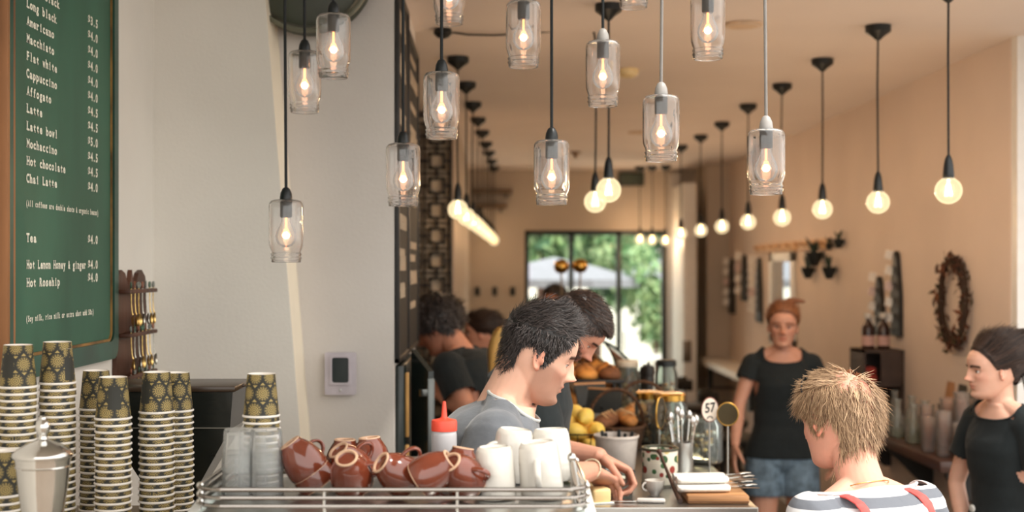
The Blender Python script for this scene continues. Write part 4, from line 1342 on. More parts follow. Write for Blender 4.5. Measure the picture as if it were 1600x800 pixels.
class Person:
    def __init__(self, label, cat, loc, rotz, H=1.75, fem=False, lean=0.0, twist=0.0, skin=(222, 170, 145), group=None, slim=1.0, name='person', drop=0.0):
        self.k = k = H / 1.75
        self.fem, self.skin = fem, skin
        self.root = thing(name, label, cat, loc, (0, 0, rotz), group)
        self.W = Matrix.Translation(loc) @ Matrix.Rotation(rotz, 4, 'Z')
        self.inv = self.W.inverted()
        self.pel = Vector((0, 0, .93 * k - drop))
        self.L = .555 * k
        self.sp = Vector((0, math.sin(R(lean)), math.cos(R(lean))))
        self.X = Vector((math.cos(R(twist)), math.sin(R(twist)), 0))
        self.lean, self.slim = lean, slim
        self.SEC = SEC_F if fem else SEC_M
        self.arms = {}
        self.shw = (.152 if fem else .180) * k * slim
        self.head_M = None
    def spine(self, t, x=0.0, y=0.0):
        bend = self.sp if t > .15 else Vector((0, self.sp.y * .6, self.sp.z))
        Yv = self.Yax(t)
        return self.pel + self.sp * (t * self.L) + self.Xax(t) * x + Yv * y
    def Xax(self, t):
        a = max(0, min(1, t))
        return Vector((1, 0, 0)).lerp(self.X, a).normalized()
    def Yax(self, t):
        return self.sp.cross(self.Xax(t)).normalized() if True else None
    def shoulder(self, s):
        return self.spine(.865, s * self.shw, 0)
    def secs(self, t0, t1, grow, loose=0.0, neck_grow=None):
        out = []
        S = self.SEC
        ts = [q[0] for q in S if t0 < q[0] < t1]
        for t in [t0] + ts + [t1]:
            rx, rf, rb = (interp(t, [q[0] for q in S], [q[i] for q in S]) * self.k * self.slim for i in (1, 2, 3))
            g = grow + loose * max(0, 1 - max(t, 0) * 1.6)
            if neck_grow is not None and t > .93:
                g = neck_grow
            X = self.Xax(t)
            Y = -self.Yax(t) if self.Yax(t).y * 1 < 0 and abs(self.Yax(t).y) > .3 and False else self.Yax(t)
            out.append((self.spine(t) + self.fwd(t) * (max(0, (t - .86) / .17) * (getattr(self, 'hfwd', .03) * .75 + .006)), X, self.fwd(t), rx + g, rf + g, rb + g))
        return out
    def fwd(self, t):
        X = self.Xax(t)
        f = Vector((0, 0, 1)).cross(X) if False else self.sp.cross(X)
        if f.dot(Vector((0, 1, 0))) < 0:
            f = -f
        return f.normalized()
    def arm(self, s, elbow, wrist, hd, palm, curl=.5, world=False, **kw):
        if world:
            elbow, wrist = self.inv @ Vector(elbow), self.inv @ Vector(wrist)
            R3 = self.inv.to_3x3()
            hd, palm = R3 @ Vector(hd), R3 @ Vector(palm)
        self.arms[s] = (Vector(elbow), Vector(wrist), Vector(hd), Vector(palm), curl, kw)
    def arms_down(self, s, out=.05, fwd=.0):
        k = self.k
        sh = self.shoulder(s)
        e = sh + Vector((s * out, -.02 + fwd * .3, -.29 * k))
        w = e + Vector((s * .02, .05 + fwd, -.25 * k))
        self.arm(s, e, w, (0, .1, -1), (-s, 0, 0), .35)
    def head(self, yaw=0, pitch=0, roll=0, fwd=.03, up=.075, scale=None, deep=1.0, **bk):
        """yaw: + turns to own right (+x); pitch: + looks down"""
        k = self.k
        self.hfwd = fwd
        sc = scale or (1.0 if not self.fem else .955)
        nt = self.spine(1.0) + self.sp * (up * k) + Vector((0, fwd, 0))
        self.neck_top = nt
        self.head_M = Matrix.Translation(nt) @ Matrix.Rotation(R(-yaw), 4, 'Z') @ Matrix.Rotation(R(-pitch), 4, 'X') @ Matrix.Rotation(R(roll), 4, 'Y') @ Matrix.Diagonal((sc, sc * deep, sc, 1)) @ Matrix.Translation((0, .018, -.055))
        self.bumps = face_bumps(self.fem, **bk)
        self.wid = 1.0 if not self.fem else .95
    def legs(self, spread=.095, knees=None, ankles=None):
        k = self.k
        self.leg = {}
        for s in (-1, 1):
            hip = self.pel + Vector((s * .088 * k, 0, -.03 * k))
            kn = Vector((s * (spread + .0) * k, .025, .50 * k)) if not knees else Vector(knees[s])
            an = Vector((s * (spread + .01) * k, -.01, .085 * k)) if not ankles else Vector(ankles[s])
            self.leg[s] = (hip, kn, an)
    def build_body(self, voxel=.004, paint=None, stubble=None, lip=(.86, .62, .60), brow=None, eyes='open', flush=1.0):
        k = self.k
        b = MB()
        sections(b, self.secs(-.13, 1.0, 0))
        nr = (.047 if self.fem else .057) * k
        limb(b, [self.spine(.93), self.spine(1.0).lerp(self.neck_top, .4), self.neck_top + self.head_M.to_3x3() @ Vector((0, -.008, .03))], [nr * 1.12, nr * 1.0, nr * .98], 24)
        for s in (-1, 1):
            limb(b, [self.spine(1.0, s * .022, .01), self.spine(.955, s * .075 * k), self.spine(.885, s * .135 * k * (1 if not self.fem else .86))], [.030 * k, .034 * k, .044 * k])
            e, w, hd, pn, curl, kw = self.arms[s]
            f = .80 if self.fem else 1.0
            sh = self.shoulder(s)
            limb(b, [sh - self.Xax(.86) * s * .03 * k, sh, sh.lerp(e, .5), e, e.lerp(w, .35), w], [.055 * f * k, .058 * f * k, .049 * f * k, .041 * f * k, .043 * f * k, .027 * f * k])
            hand(b, w, hd, pn, s, curl, k * (.92 if self.fem else 1.0), **kw)
            hip, kn, an = self.leg[s]
            limb(b, [hip, hip.lerp(kn, .5), kn, kn.lerp(an, .35), an], [.085 * k, .074 * k, .053 * k, .055 * k, .036 * k])
            b.ball(an + Vector((0, .05, -.055)), (.04, .12, .03), 14, 8)
        head_shell(b, self.bumps, self.head_M, self.wid)
        me = remesh(b, voxel, 3)
        base = np.array(lin(self.skin))
        col = np.ones((len(me.vertices), 4), dtype=np.float32)
        co = np.empty(len(me.vertices) * 3, dtype=np.float32)
        me.vertices.foreach_get('co', co)
        co = co.reshape(-1, 3)
        Mi = np.array(self.head_M.inverted())
        hl = co @ Mi[:3, :3].T + Mi[:3, 3]
        x, y, z = hl[:, 0], hl[:, 1], hl[:, 2]
        c = np.tile(base, (len(co), 1)).astype(np.float32)
        inh = (z > -.02) & (np.abs(x) < .12) & (np.abs(y) < .16)
        def blend(mask, mul):
            m_ = (np.clip(mask, 0, 1) * inh)[:, None]
            c[:] = c * (1 - m_) + c * np.array(mul) * m_
        front = (y > .045)
        lipm = np.exp(-(np.abs(x) / .021) ** 4) * np.exp(-(np.abs(z - .0525) / .0105) ** 4) * (y > .078)
        blend(lipm, lip)
        blend(.6 * flush * np.exp(-(((np.abs(x) - .045) / .022) ** 2 + ((z - .085) / .022) ** 2)) * front, (1.0, .80, .78))
        blend(.7 * flush * np.exp(-((x / .016) ** 2 + ((z - .082) / .014) ** 2)) * (y > .09), (1.0, .80, .76))
        blend(.8 * (np.abs(x) > .077) * (np.abs(z - .105) < .04), (1.0, .72, .66))
        if brow:
            bx_ = np.abs(x)
            zz = .1295 + .003 * np.sin(np.clip((bx_ - .012) / .04, 0, 1) * PI)
            bm_ = (bx_ > .011) * (bx_ < .052) * np.exp(-(np.abs(z - zz) / .0048) ** 4) * front
            blend(bm_ * .9, brow)
        if stubble:
            zmax = .072 + .034 * np.clip((np.abs(x) - .03) / .04, 0, 1)
            st = np.clip((zmax - z) / .012, 0, 1) * np.clip((y + .012) / .012, 0, 1) * np.clip((z + .012) / .02, 0, 1)
            st = np.maximum(st, .8 * np.exp(-((x / .026) ** 2 + ((z - .068) / .006) ** 2)) * front)
            st = st * (1 - .8 * lipm)
            blend(st * stubble[0], stubble[1])
        # darker lash line and lid crease of the eyes
        for s in (-1, 1):
            em = np.exp(-(((x - s * .031) / .015) ** 2 + ((z - .112) / .007) ** 2)) * front
            blend(.35 * em, (.7, .55, .5))
        if paint:
            paint(c, hl, co)
        col[:, :3] = c
        a = me.color_attributes.new('skin', 'FLOAT_COLOR', 'POINT')
        a.data.foreach_set('color', col.ravel())
        ob = link_mesh('body', me, [M_SKIN], self.root)
        # eyeballs and lids belong to the body mesh
        eb = MB()
        for s in (-1, 1):
            C = Vector((s * .031 * self.wid, .0675, .112))
            r0 = .0122
            vs, fs, mi = [], [], []
            N, Mq = 20, 14
            T = self.head_M @ Matrix.Translation(C) @ Matrix.Rotation(R(-90 + (8 if eyes == 'open' else -25)), 4, 'X') @ Matrix.Rotation(0, 4, 'Z')
            for i in range(Mq + 1):
                t = PI * i / Mq
                for q in range(N):
                    ph = 2 * PI * q / N
                    vs.append((r0 * math.sin(t) * math.cos(ph), r0 * math.sin(t) * math.sin(ph), r0 * math.cos(t)))
            for i in range(Mq):
                for q in range(N):
                    f_ = (i * N + q, (i + 1) * N + q, (i + 1) * N + (q + 1) % N, i * N + (q + 1) % N)
                    eb.m(1 if i < 3 else 0).add([vs[j] for j in f_], [(0, 1, 2, 3)], T)
            # upper and lower lids: parts of a slightly larger sphere
            r1 = .0132
            lo = {'open': 14, 'down': -22, 'half': 2}[eyes]
            for (e0, e1, hi_) in ((lo, 80, True), (-70, min(-24, lo - 6), False)):
                rows = 7
                vs = []
                for i in range(rows):
                    el = R(e0 + (e1 - e0) * i / (rows - 1))
                    for q in range(15):
                        az = R(-75 + 150 * q / 14)
                        rr_ = r1 + (.0006 if (i == 0 and hi_) else 0)
                        vs.append((rr_ * math.cos(el) * math.sin(az), rr_ * math.cos(el) * math.cos(az), rr_ * math.sin(el)))
                fs = [(i * 15 + q, i * 15 + q + 1, (i + 1) * 15 + q + 1, (i + 1) * 15 + q) for i in range(rows - 1) for q in range(14)]
                eb.m(2).add(vs, fs, self.head_M @ Matrix.Translation(C))
                if hi_:
                    eb.m(3).tube([self.head_M @ (C + Vector((r1 * 1.02 * math.cos(R(e0)) * math.sin(R(az)), r1 * 1.02 * math.cos(R(e0)) * math.cos(R(az)), r1 * 1.02 * math.sin(R(e0))))) for az in range(-60, 61, 12)], .0009, 5)
        em_ = eb.mesh('tmp_eyes', [M_EYEW, M_EYED, M_SKIN, M_LASH], 0)
        a2 = em_.color_attributes.new('skin', 'FLOAT_COLOR', 'POINT')
        cc = np.ones((len(em_.vertices), 4), dtype=np.float32); cc[:, :3] = base * np.array((.93, .84, .80))
        a2.data.foreach_set('color', cc.ravel())
        # merge the eye mesh into the body mesh
        bm = bmesh.new(); bm.from_mesh(me)
        for mt_ in (M_EYEW, M_EYED, M_LASH):
            me.materials.append(mt_)
        nf = len(bm.faces)
        bm.from_mesh(em_)
        bm.faces.ensure_lookup_table()
        remap = {0: 1, 1: 2, 2: 0, 3: 3}
        for f in bm.faces[nf:]:
            f.material_index = remap[f.material_index]; f.smooth = True
        bm.to_mesh(me); bm.free()
        bpy.data.meshes.remove(em_)
        self.body = ob
        return ob
    def cloth(self, name, m, t0=-.02, t1=.99, grow=.010, loose=.012, sleeve=.5, sleeve_grow=.016, cut_front=.93, cut_back=1.0, cut_w=.115, voxel=.005, collar=True, collar_mat=None, wrinkle=.004, hem_z=None):
        k = self.k
        b = MB()
        sections(b, self.secs(t0, t1, grow * k, loose * k, neck_grow=.008))
        for s in (-1, 1):
            limb(b, [self.spine(1.03, s * .03), self.spine(.96, s * .078 * k), self.spine(.885, s * .135 * k * (1 if not self.fem else .86))], [.040 * k, .044 * k, .053 * k])
            if sleeve:
                e, w = self.arms[s][0], self.arms[s][1]
                f = .82 if self.fem else 1.0
                sh = self.shoulder(s)
                end = sh.lerp(e, sleeve)
                g = sleeve_grow * k
                P = [sh - self.Xax(.86) * s * .04 * k, sh, sh.lerp(e, sleeve * .6), end]
                b.tube(P, [.060 * f * k + g * .6, .062 * f * k + g * .6, .054 * f * k + g, .050 * f * k + g * 1.25], 20)
                b.ball(P[1], .060 * f * k + g * .6, 16, 10)
        me = remesh(b, voxel, 5)
        bm = bmesh.new(); bm.from_mesh(me)
        # soft folds
        off = Vector((random.uniform(0, 50), random.uniform(0, 50), random.uniform(0, 50)))
        bm.normal_update()
        if wrinkle:
            for v in bm.verts:
                q = v.co
                n1 = mnoise.noise(Vector((q.x * 9, q.y * 9, q.z * 16)) + off)
                n2 = mnoise.noise(Vector((q.x * 22 + q.z * 14, q.y * 22, q.z * 9)) + off)
                v.co = q + v.normal * (wrinkle * (n1 + .5 * abs(n2)))
        # neckline: cut away what lies above a plane from the nape down to the front
        pb = self.spine(cut_back, 0, 0) - self.fwd(1) * .05 * k
        pf = self.spine(cut_front, 0, 0) + self.fwd(1) * .07 * k
        dv = (pf - pb).normalized()
        X = self.Xax(1)
        nrm = X.cross(dv)
        if nrm.z < 0:
            nrm = -nrm
        c0 = self.spine(.98)
        kill = [v for v in bm.verts if (v.co - pb).dot(nrm) > 0 and abs((v.co - c0).dot(X)) < cut_w * k * 1.4 and (v.co - c0).length < .30 * k]
        bmesh.ops.delete(bm, geom=kill, context='VERTS')
        # open the sleeve ends and hem
        for s in (-1, 1):
            if sleeve:
                e = self.arms[s][0]; sh = self.shoulder(s); d = (e - sh).normalized(); end = sh.lerp(e, sleeve)
                kill = [v for v in bm.verts if (v.co - end).dot(d) > -.006 and (v.co - end).length < .085 * k]
                bmesh.ops.delete(bm, geom=kill, context='VERTS')
        hz = self.spine(t0)
        kill = [v for v in bm.verts if (v.co - hz).dot(self.sp) < .006]
        bmesh.ops.delete(bm, geom=kill, context='VERTS')
        # neckline edge
        edge = [v for v in bm.verts if v.is_boundary and (v.co - pb).dot(nrm) > -.012 and (v.co - c0).length < .22 * k]
        ctr = sum((v.co for v in edge), Vector()) / max(1, len(edge))
        Yf = dv
        ang = sorted((math.atan2((v.co - ctr).dot(X), (v.co - ctr).dot(Yf)), v.co.copy()) for v in edge) if edge else []
        bm.to_mesh(me); bm.free()
        o = link_mesh(name, me, [m], self.root)
        sol = o.modifiers.new('thick', 'SOLIDIFY'); sol.thickness = .002; sol.offset = -1
        if collar and len(ang) > 12:
            nb = 40
            bins = [[] for _ in range(nb)]
            for a_, p_ in ang:
                bins[int((a_ + PI) / (2 * PI) * nb) % nb].append(p_)
            pts = [sum(q, Vector()) / len(q) for q in bins if q]
            for _ in range(2):
                pts = [(pts[i - 1] + pts[i] * 2 + pts[(i + 1) % len(pts)]) / 4 for i in range(len(pts))]
            cb = MB(); cb.tube(pts + pts[:2], .0042, 8, caps=False)
            cb.build('neckband', collar_mat or m, o)
        return o
    def trousers(self, name, m, t1=.10, to=1.0, grow=.012, flare=0.0, voxel=.006, belt=False):
        """to: how far down the leg, 1 = ankle, <.5 = shorts"""
        k = self.k
        b = MB()
        sections(b, self.secs(-.13, t1, grow))
        for s in (-1, 1):
            hip, kn, an = self.leg[s]
            if to <= .5:
                end = hip.lerp(kn, to * 2)
                limb_pts = [hip, hip.lerp(end, .5), end]
                b.tube(limb_pts, [.092 * k + grow, .086 * k + grow + flare * .5, .078 * k + grow + flare], 20)
                b.ball(hip, .092 * k + grow, 16, 10)
            else:
                end = kn.lerp(an, (to - .5) * 2)
                limb(b, [hip, hip.lerp(kn, .5), kn, kn.lerp(end, .4), end], [.090 * k + grow, .080 * k + grow, .060 * k + grow, .058 * k + grow, .046 * k + grow])
        me = remesh(b, voxel, 4)
        return link_mesh(name, me, [m], self.root)
    def shoes(self, m, sole):
        for s in (-1, 1):
            an = self.leg[s][2]
            b = MB()
            c = an + Vector((0, .045, -.085 * self.k))
            sections(b, [(c + Vector((0, y, h_ * .5)), Vector((1, 0, 0)), Vector((0, 0, 1)), w_, h_ * .5, h_ * .5 - .0) for y, w_, h_ in ((-.105, .025, .055), (-.09, .036, .085), (-.04, .040, .095), (.02, .044, .075), (.09, .048, .055), (.135, .040, .045), (.155, .018, .030))], n=20)
            sh_ = b.build('shoe', m, self.root, 60)
    # ---------------- hair
    def scalp(self, th, z, g=0.0):
        return head_point(th, z, None, g, self.wid)
    def hair(self, m, line, thick=.010, n=1600, length=.05, comb=None, lift=.5, jit=.35, width=.0022, droop=0.0, segs=4, curl=0.0, name='hair', dens=None, strands_only=False, lenfn=None, thickfn=None, extra=None):
        """line: [(deg from front, lowest z)] hairline; comb(th, z, P) -> tangent direction in head space"""
        b = MB()
        la, lz = [R(q[0]) for q in line], [q[1] for q in line]
        def zmin(th):
            t = abs((th + PI) % (2 * PI) - PI)
            return interp(t, la, lz)
        N, K = 56, 22
        if not strands_only:
            vs, fs = [], []
            for i in range(K + 1):
                u = i / K
                for q in range(N):
                    th = 2 * PI * q / N
                    z0 = zmin(th)
                    z = z0 + (.2328 - z0) * u
                    tk = thick * min(1, u * 5 + .05) * (thickfn(th, z) if thickfn else 1)
                    P = self.scalp(th, z, tk)
                    P += (P - Vector((0, 0, .11))).normalized() * (mnoise.noise(P * 60) * .003)
                    vs.append(P)
            for i in range(K):
                for q in range(N):
                    fs.append((i * N + q, i * N + (q + 1) % N, (i + 1) * N + (q + 1) % N, (i + 1) * N + q))
            fs.append(tuple(K * N + q for q in range(N)))
            b.add(vs, fs, self.head_M)
        rn = random.Random(len(line) * 31 + n)
        made = 0
        while made < n:
            th = rn.uniform(-PI, PI)
            # even over the surface: choose z by area
            u = rn.random() ** 1.25
            z0 = zmin(th)
            z = z0 + (.2328 - z0) * u
            if rn.random() > (interp(z, HZ_, HW_) / .077) ** .8:
                continue
            if dens and rn.random() > dens(th, z):
                made += 1
                continue
            made += 1
            tk = thick * (.25 + .75 * min(1, u * 5)) * (thickfn(th, z) if thickfn else 1)
            P = self.scalp(th, z, tk * 1.0)
            Q = self.scalp(th, z, tk * 1.0 + .01)
            nrm = (Q - P).normalized()
            tt = abs(th)
            d = comb(th, z, P) if comb else Vector((0, 0, -1))
            d = d - nrm * d.dot(nrm)
            d = d.normalized() if d.length > 1e-4 else nrm.orthogonal()
            d = (d + Vector((rn.gauss(0, 1), rn.gauss(0, 1), rn.gauss(0, 1))) * jit * .5 + nrm * lift).normalized()
            ln = length * rn.uniform(.6, 1.25) * (lenfn(th, z) if lenfn else 1)
            w0 = width * rn.uniform(.6, 1.3)
            side = d.cross(nrm)
            side = side.normalized() if side.length > 1e-4 else nrm.orthogonal()
            pts = []
            p = P.copy(); dd = d.copy()
            ph = rn.uniform(0, 6)
            for j in range(segs + 1):
                pts.append(p.copy())
                dd = (dd - nrm * (lift * .55) / segs * 1.2 + Vector((0, 0, -droop)) / segs)
                if curl:
                    dd += (side * math.cos(ph + j * 1.9) + nrm * math.sin(ph + j * 1.9)) * curl
                dd.normalize()
                p = p + dd * ln / segs
                # keep outside the skull
                rel = p - Vector((0, -.005, .13))
                el = Vector((rel.x / .076, rel.y / .098, rel.z / .104 if rel.z > 0 else rel.z / .16))
                if el.length < 1.0:
                    p = Vector((0, -.005, .13)) + rel / el.length * 1.01
            vs, fs = [], []
            for j, p in enumerate(pts):
                w = w0 * (1 - .85 * j / segs)
                vs += [p - side * w + nrm * 0, p + nrm * w * .6, p + side * w]
            for j in range(segs):
                a = 3 * j
                fs += [(a, a + 1, a + 4, a + 3), (a + 1, a + 2, a + 5, a + 4)]
            b.add(vs, fs, self.head_M)
        if extra:
            extra(b)
        me = b.mesh(name, m, 0)
        me.polygons.foreach_set('use_smooth', [True] * len(me.polygons))
        o = bpy.data.objects.new(name, me); COL.objects.link(o); o.parent = self.root
        return o
    def brow_strands(self, b, n=70, length=.010, width=.0009, z0=.1295, dz=.003):
        rn = random.Random(4)
        for s in (-1, 1):
            for i in range(n):
                u = rn.random()
                x = s * (.011 + .040 * u)
                z = z0 + dz * math.sin(min(1, u) * PI) + rn.uniform(-.003, .003)
                th = math.asin(max(-1, min(1, (abs(x) / (interp(z, HZ_, HW_) * self.wid)) ** (1 / .86)))) * s
                P = head_point(th, z, self.bumps, 0, self.wid) + Vector((0, .001, 0))
                d = Vector((s * .9, -.25 * u, .35 - .6 * u)).normalized()
                q = Vector((0, 0, 1)) * width
                E = P + d * length
                b.add([P - q, P + q, E], [(0, 1, 2)], self.head_M)
    def beard_strands(self, m, n=1200, length=.012, zc=.075, name='beard', width=.0011):
        b = MB()
        rn = random.Random(9)
        i = 0
        while i < n:
            th = rn.uniform(-1.75, 1.75)
            z = rn.uniform(-.004, .112)
            P = head_point(th, max(z, .001), self.bumps, 0, self.wid)
            zm = .070 + .040 * max(0, min(1, (abs(P.x) - .03) / .04))
            if z > zm or (abs(P.x) < .021 and .044 < z < .0605):
                i += .2
                continue
            i += 1
            nrm = Vector((P.x / .07, P.y / .09, -.3)).normalized()
            d = (Vector((0, .15, -1)) + nrm * .5 + Vector((rn.gauss(0, .3), rn.gauss(0, .3), rn.gauss(0, .2)))).normalized()
            sd = d.cross(nrm).normalized() * width
            E = P + d * length * rn.uniform(.6, 1.3)
            b.add([P - sd, P + sd, E + sd * .4, E - sd * .4], [(0, 1, 2, 3)], self.head_M)
        o = b.build(name, m, self.root, 0)
        return o
    def ponytail(self, m, pts, r, n=180, name='ponytail', spread=1.0, width=.0022, tie=None):
        """pts in person space"""
        b = MB()
        P = [Vector(p) for p in pts]
        path = []
        for i in range(len(P) - 1):
            for k in range(6):
                path.append(P[i].lerp(P[i + 1], k / 6))
        path.append(P[-1])
        for _ in range(3):
            path = [path[0]] + [(path[i - 1] + path[i] * 2 + path[i + 1]) / 4 for i in range(1, len(path) - 1)] + [path[-1]]
        L = len(path)
        prof = [r * (.55 + .45 * min(1, 4 * i / L)) * (1 - .65 * max(0, (i / L - .55) / .45)) for i in range(L)]
        b.tube(path, [q * .82 for q in prof], 14)
        rn = random.Random(3)
        for i in range(n):
            a, q = rn.uniform(0, 2 * PI), rn.uniform(.75, 1.08)
            st = rn.randint(0, L // 3)
            en = rn.randint(L * 2 // 3, L - 1)
            sp_, vs = [], []
            for j in range(st, en + 1):
                t = (path[min(j + 1, L - 1)] - path[max(j - 1, 0)]).normalized()
                u = t.orthogonal().normalized() if abs(t.x) > .9 else (Vector((1, 0, 0)) - t * t.x).normalized()
                v = t.cross(u)
                a2 = a + .25 * math.sin(j * .25 + i)
                c_ = (u * math.cos(a2) + v * math.sin(a2))
                p = path[j] + c_ * prof[j] * q * spread
                tw = t.cross(c_) * width * (1 - .7 * (j - st) / max(1, en - st))
                vs += [p - tw, p + tw]
            fs = [(2 * j, 2 * j + 1, 2 * j + 3, 2 * j + 2) for j in range(en - st)]
            b.add(vs, fs)
        me = b.mesh(name, m, 0)
        me.polygons.foreach_set('use_smooth', [True] * len(me.polygons))
        o = bpy.data.objects.new(name, me); COL.objects.link(o); o.parent = self.root
        if tie:
            t = (P[1] - P[0]).normalized()
            tb = MB(); tb.torus((0, 0, 0), r * .62, .006, 20, 8, Matrix.Translation(path[1]) @ rot_to(t)); tb.build('hair_tie', tie, self.root)
        return o
HL_M = [(0, .172), (25, .176), (45, .160), (62, .150), (72, .118), (84, .088), (96, .088), (104, .128), (122, .118), (135, .075), (180, .045)]
HL_F = [(0, .178), (30, .176), (50, .162), (68, .140), (84, .110), (96, .104), (106, .120), (125, .100), (140, .07), (180, .055)]
# ---------------------------------------------------------------- people
M_BLACKTEE = mat('black_cotton', (22, 29, 31), rough=.9, var=.08, scale=30, sheen=.05, bump=.12, bscale=45)
M_GREYTEE = mat('washed_grey_cotton', (104, 108, 114), rough=.9, var=.14, scale=12, sheen=.3, bump=.12, bscale=60)
M_JEANS = mat('dark_denim', (50, 58, 70), rough=.85, var=.15, scale=30)
M_DENIM = mat('light_denim', (104, 124, 140), rough=.85, var=.22, scale=24, bump=.1)
M_SHOE = mat('dark_shoe_leather', (42, 38, 36), rough=.5)
def hair_mat(name, rgb, rgb2, rough=.45):
    m = mat(name, rgb, rough=rough, rgb2=rgb2, scale=70, spec=.4)
    nt, bs = nodes_of(m)
    ge = nt.nodes.new('ShaderNodeNewGeometry')
    rp = nt.nodes.new('ShaderNodeValToRGB')
    rp.color_ramp.elements[0].color = (*lin(rgb2), 1); rp.color_ramp.elements[1].color = (*lin(rgb), 1)
    nt.links.new(ge.outputs['Random Per Island'], rp.inputs[0])
    nt.links.new(rp.outputs[0], bs.inputs['Base Color'])
    return m
H_DARK = hair_mat('near_black_hair', (82, 74, 72), (20, 18, 18), .34)
H_BROWN = hair_mat('dark_brown_hair', (74, 54, 44), (30, 23, 21), .42)
H_BLOND = hair_mat('ash_blond_hair', (206, 172, 136), (118, 90, 66), .5)
H_STRAW = hair_mat('strawberry_blond_hair', (156, 100, 64), (96, 58, 38), .45)
H_GOLD = hair_mat('golden_hair', (240, 196, 116), (196, 148, 80), .4)
def no_paint(c, hl, co):
    pass


# --- young man in grey tee, profile to the right, behind the machine
A = Person('young man with short dark hair in a grey tee, looking down behind the espresso machine', 'person', (-.100, 3.03, .008), R(-90), H=1.76, lean=12, skin=(232, 184, 160))
A.legs()
A.arm(1, (-.10, 2.78, 1.14), (.06, 2.83, 1.02), (1, .1, -.1), (0, 0, -1), .6, world=True)
A.arm(-1, (-.04, 3.30, 1.14), (.12, 3.14, 1.02), (1, -.2, -.1), (0, 0, -1), .6, world=True)
A.head(yaw=-7, pitch=20, roll=0, fwd=.036, up=.060, deep=.90, nose=1.0, chin=1.0, lips=1.35)
A.build_body(.003, stubble=(.75, (.50, .44, .42)), brow=(.22, .2, .2), eyes='half')
A.cloth('tshirt', M_GREYTEE, sleeve=.62, cut_front=.965, cut_back=1.04, cut_w=.075, collar_mat=mat('pale_neckband', (196, 198, 196), rough=.9))
A.trousers('jeans', M_JEANS); A.shoes(M_SHOE, None)
def comb_short(th, z, P):
    # forward over the top, down at the sides and nape
    if z > .165:
        if abs(th) < .8:
            return Vector((.2 * math.sin(th * 5), .5, .8))
        return Vector((.15 * math.sin(th * 3), 1.0, .15))
    return Vector((0, .15 if abs(th) > 1.2 else .6, -1))
def len_short(th, z):
    a = abs(th)
    if a > 2.1 and z < .2:
        return .5
    if z > .178:
        return 1.1 if a > .8 else .8
    if a < 1.0:
        return .36
    return .6 if z > .145 else .26
A.hair(H_DARK, [(0, .188), (25, .188), (45, .168)] + HL_M[3:], thick=.013, n=6000, length=.034, comb=comb_short, lift=.75, jit=.6, width=.0013, lenfn=len_short, thickfn=lambda th, z: (1.15 if z > .16 else (.75 if z > .13 else .45)) * (.55 if abs(th) > 1.9 else 1),
       extra=lambda b: A.brow_strands(b, 90))

# --- bearded man bending over the counter behind him
B = Person('bearded man in a black tee bending over the counter, hands on the food', 'person', (.038, 3.86, 0), R(-94), H=1.83, lean=8, skin=(206, 150, 126))
B.legs()
B.arm(1, (.150, 3.60, 1.20), (.285, 3.79, 1.200), (.42, .72, -.42), (.2, .1, -1), .55, world=True)
B.arm(-1, (.15, 4.04, 1.22), (.315, 3.93, 1.222), (.80, -.1, -.36), (-.2, -.2, -1), 1.05, world=True)
B.head(yaw=2, pitch=50, fwd=.062, up=.050, scale=.90)
B.build_body(.003, stubble=(.85, (.36, .28, .26)), brow=(.22, .18, .17), eyes='half')
B.cloth('tshirt', M_BLACKTEE, sleeve=.75, cut_front=.95)
B.trousers('trousers', M_JEANS); B.shoes(M_SHOE, None)
B.hair(H_BROWN, HL_M, thick=.014, n=3600, length=.028, comb=lambda th, z, P: Vector((0, 1 if z > .17 else .2, .3 if z > .17 else -1)), lift=.55, jit=.3, width=.0016, lenfn=len_short, thickfn=lambda th, z: .9 if z > .18 else .6, extra=lambda b: B.brow_strands(b, 80))
B.beard_strands(hair_mat('beard_hair', (84, 58, 46), (48, 34, 28)), 2000, .008)
wr = B.inv @ Vector((.285, 3.79, 1.200))
hd = (B.inv.to_3x3() @ Vector((.42, .72, -.42))).normalized()
b = MB(); b.torus((0, 0, 0), .031, .0032, 28, 8, Matrix.Translation(wr - hd * .012) @ rot_to(hd), sx=1.0, sy=1.0); b.build('beaded_bracelet', mat('pale_beads', (222, 206, 176), rough=.4, var=.3, scale=300), B.root)

# --- curly-haired man at the left, working behind the chalkboard wall
Cm = Person('man with a mop of dark curls in black, bending left beneath the lattice screen', 'person', (.050, 5.50, 0), R(66), H=1.76, lean=24, skin=(196, 138, 112))
Cm.legs()
Cm.arm(-1, (-.125, 5.33, 1.215), (-.29, 5.50, 1.30), (-1, .4, .1), (0, 0, -1), .5, world=True)
Cm.arm(1, (-.12, 5.86, 1.20), (-.32, 5.80, 1.25), (-1, -.1, .1), (0, 0, -1), .5, world=True)
Cm.head(yaw=-4, pitch=30, fwd=.04, up=.06)
Cm.build_body(.005, stubble=(.5, (.5, .42, .4)), brow=(.2, .17, .16), eyes='down')
Cm.cloth('tshirt', M_BLACKTEE, sleeve=.72, cut_front=.95)
Cm.trousers('trousers', M_JEANS); Cm.shoes(M_SHOE, None)
Cm.hair(H_DARK, [(0, .17), (30, .168), (50, .15), (70, .125), (95, .10), (120, .07), (180, .035)], thick=.036, n=2600, length=.05, comb=lambda th, z, P: Vector((0, 0, -1)), lift=.7, jit=1.2, width=.003, curl=.75, segs=6, lenfn=lambda th, z: 1.0 if z > .1 else .6)

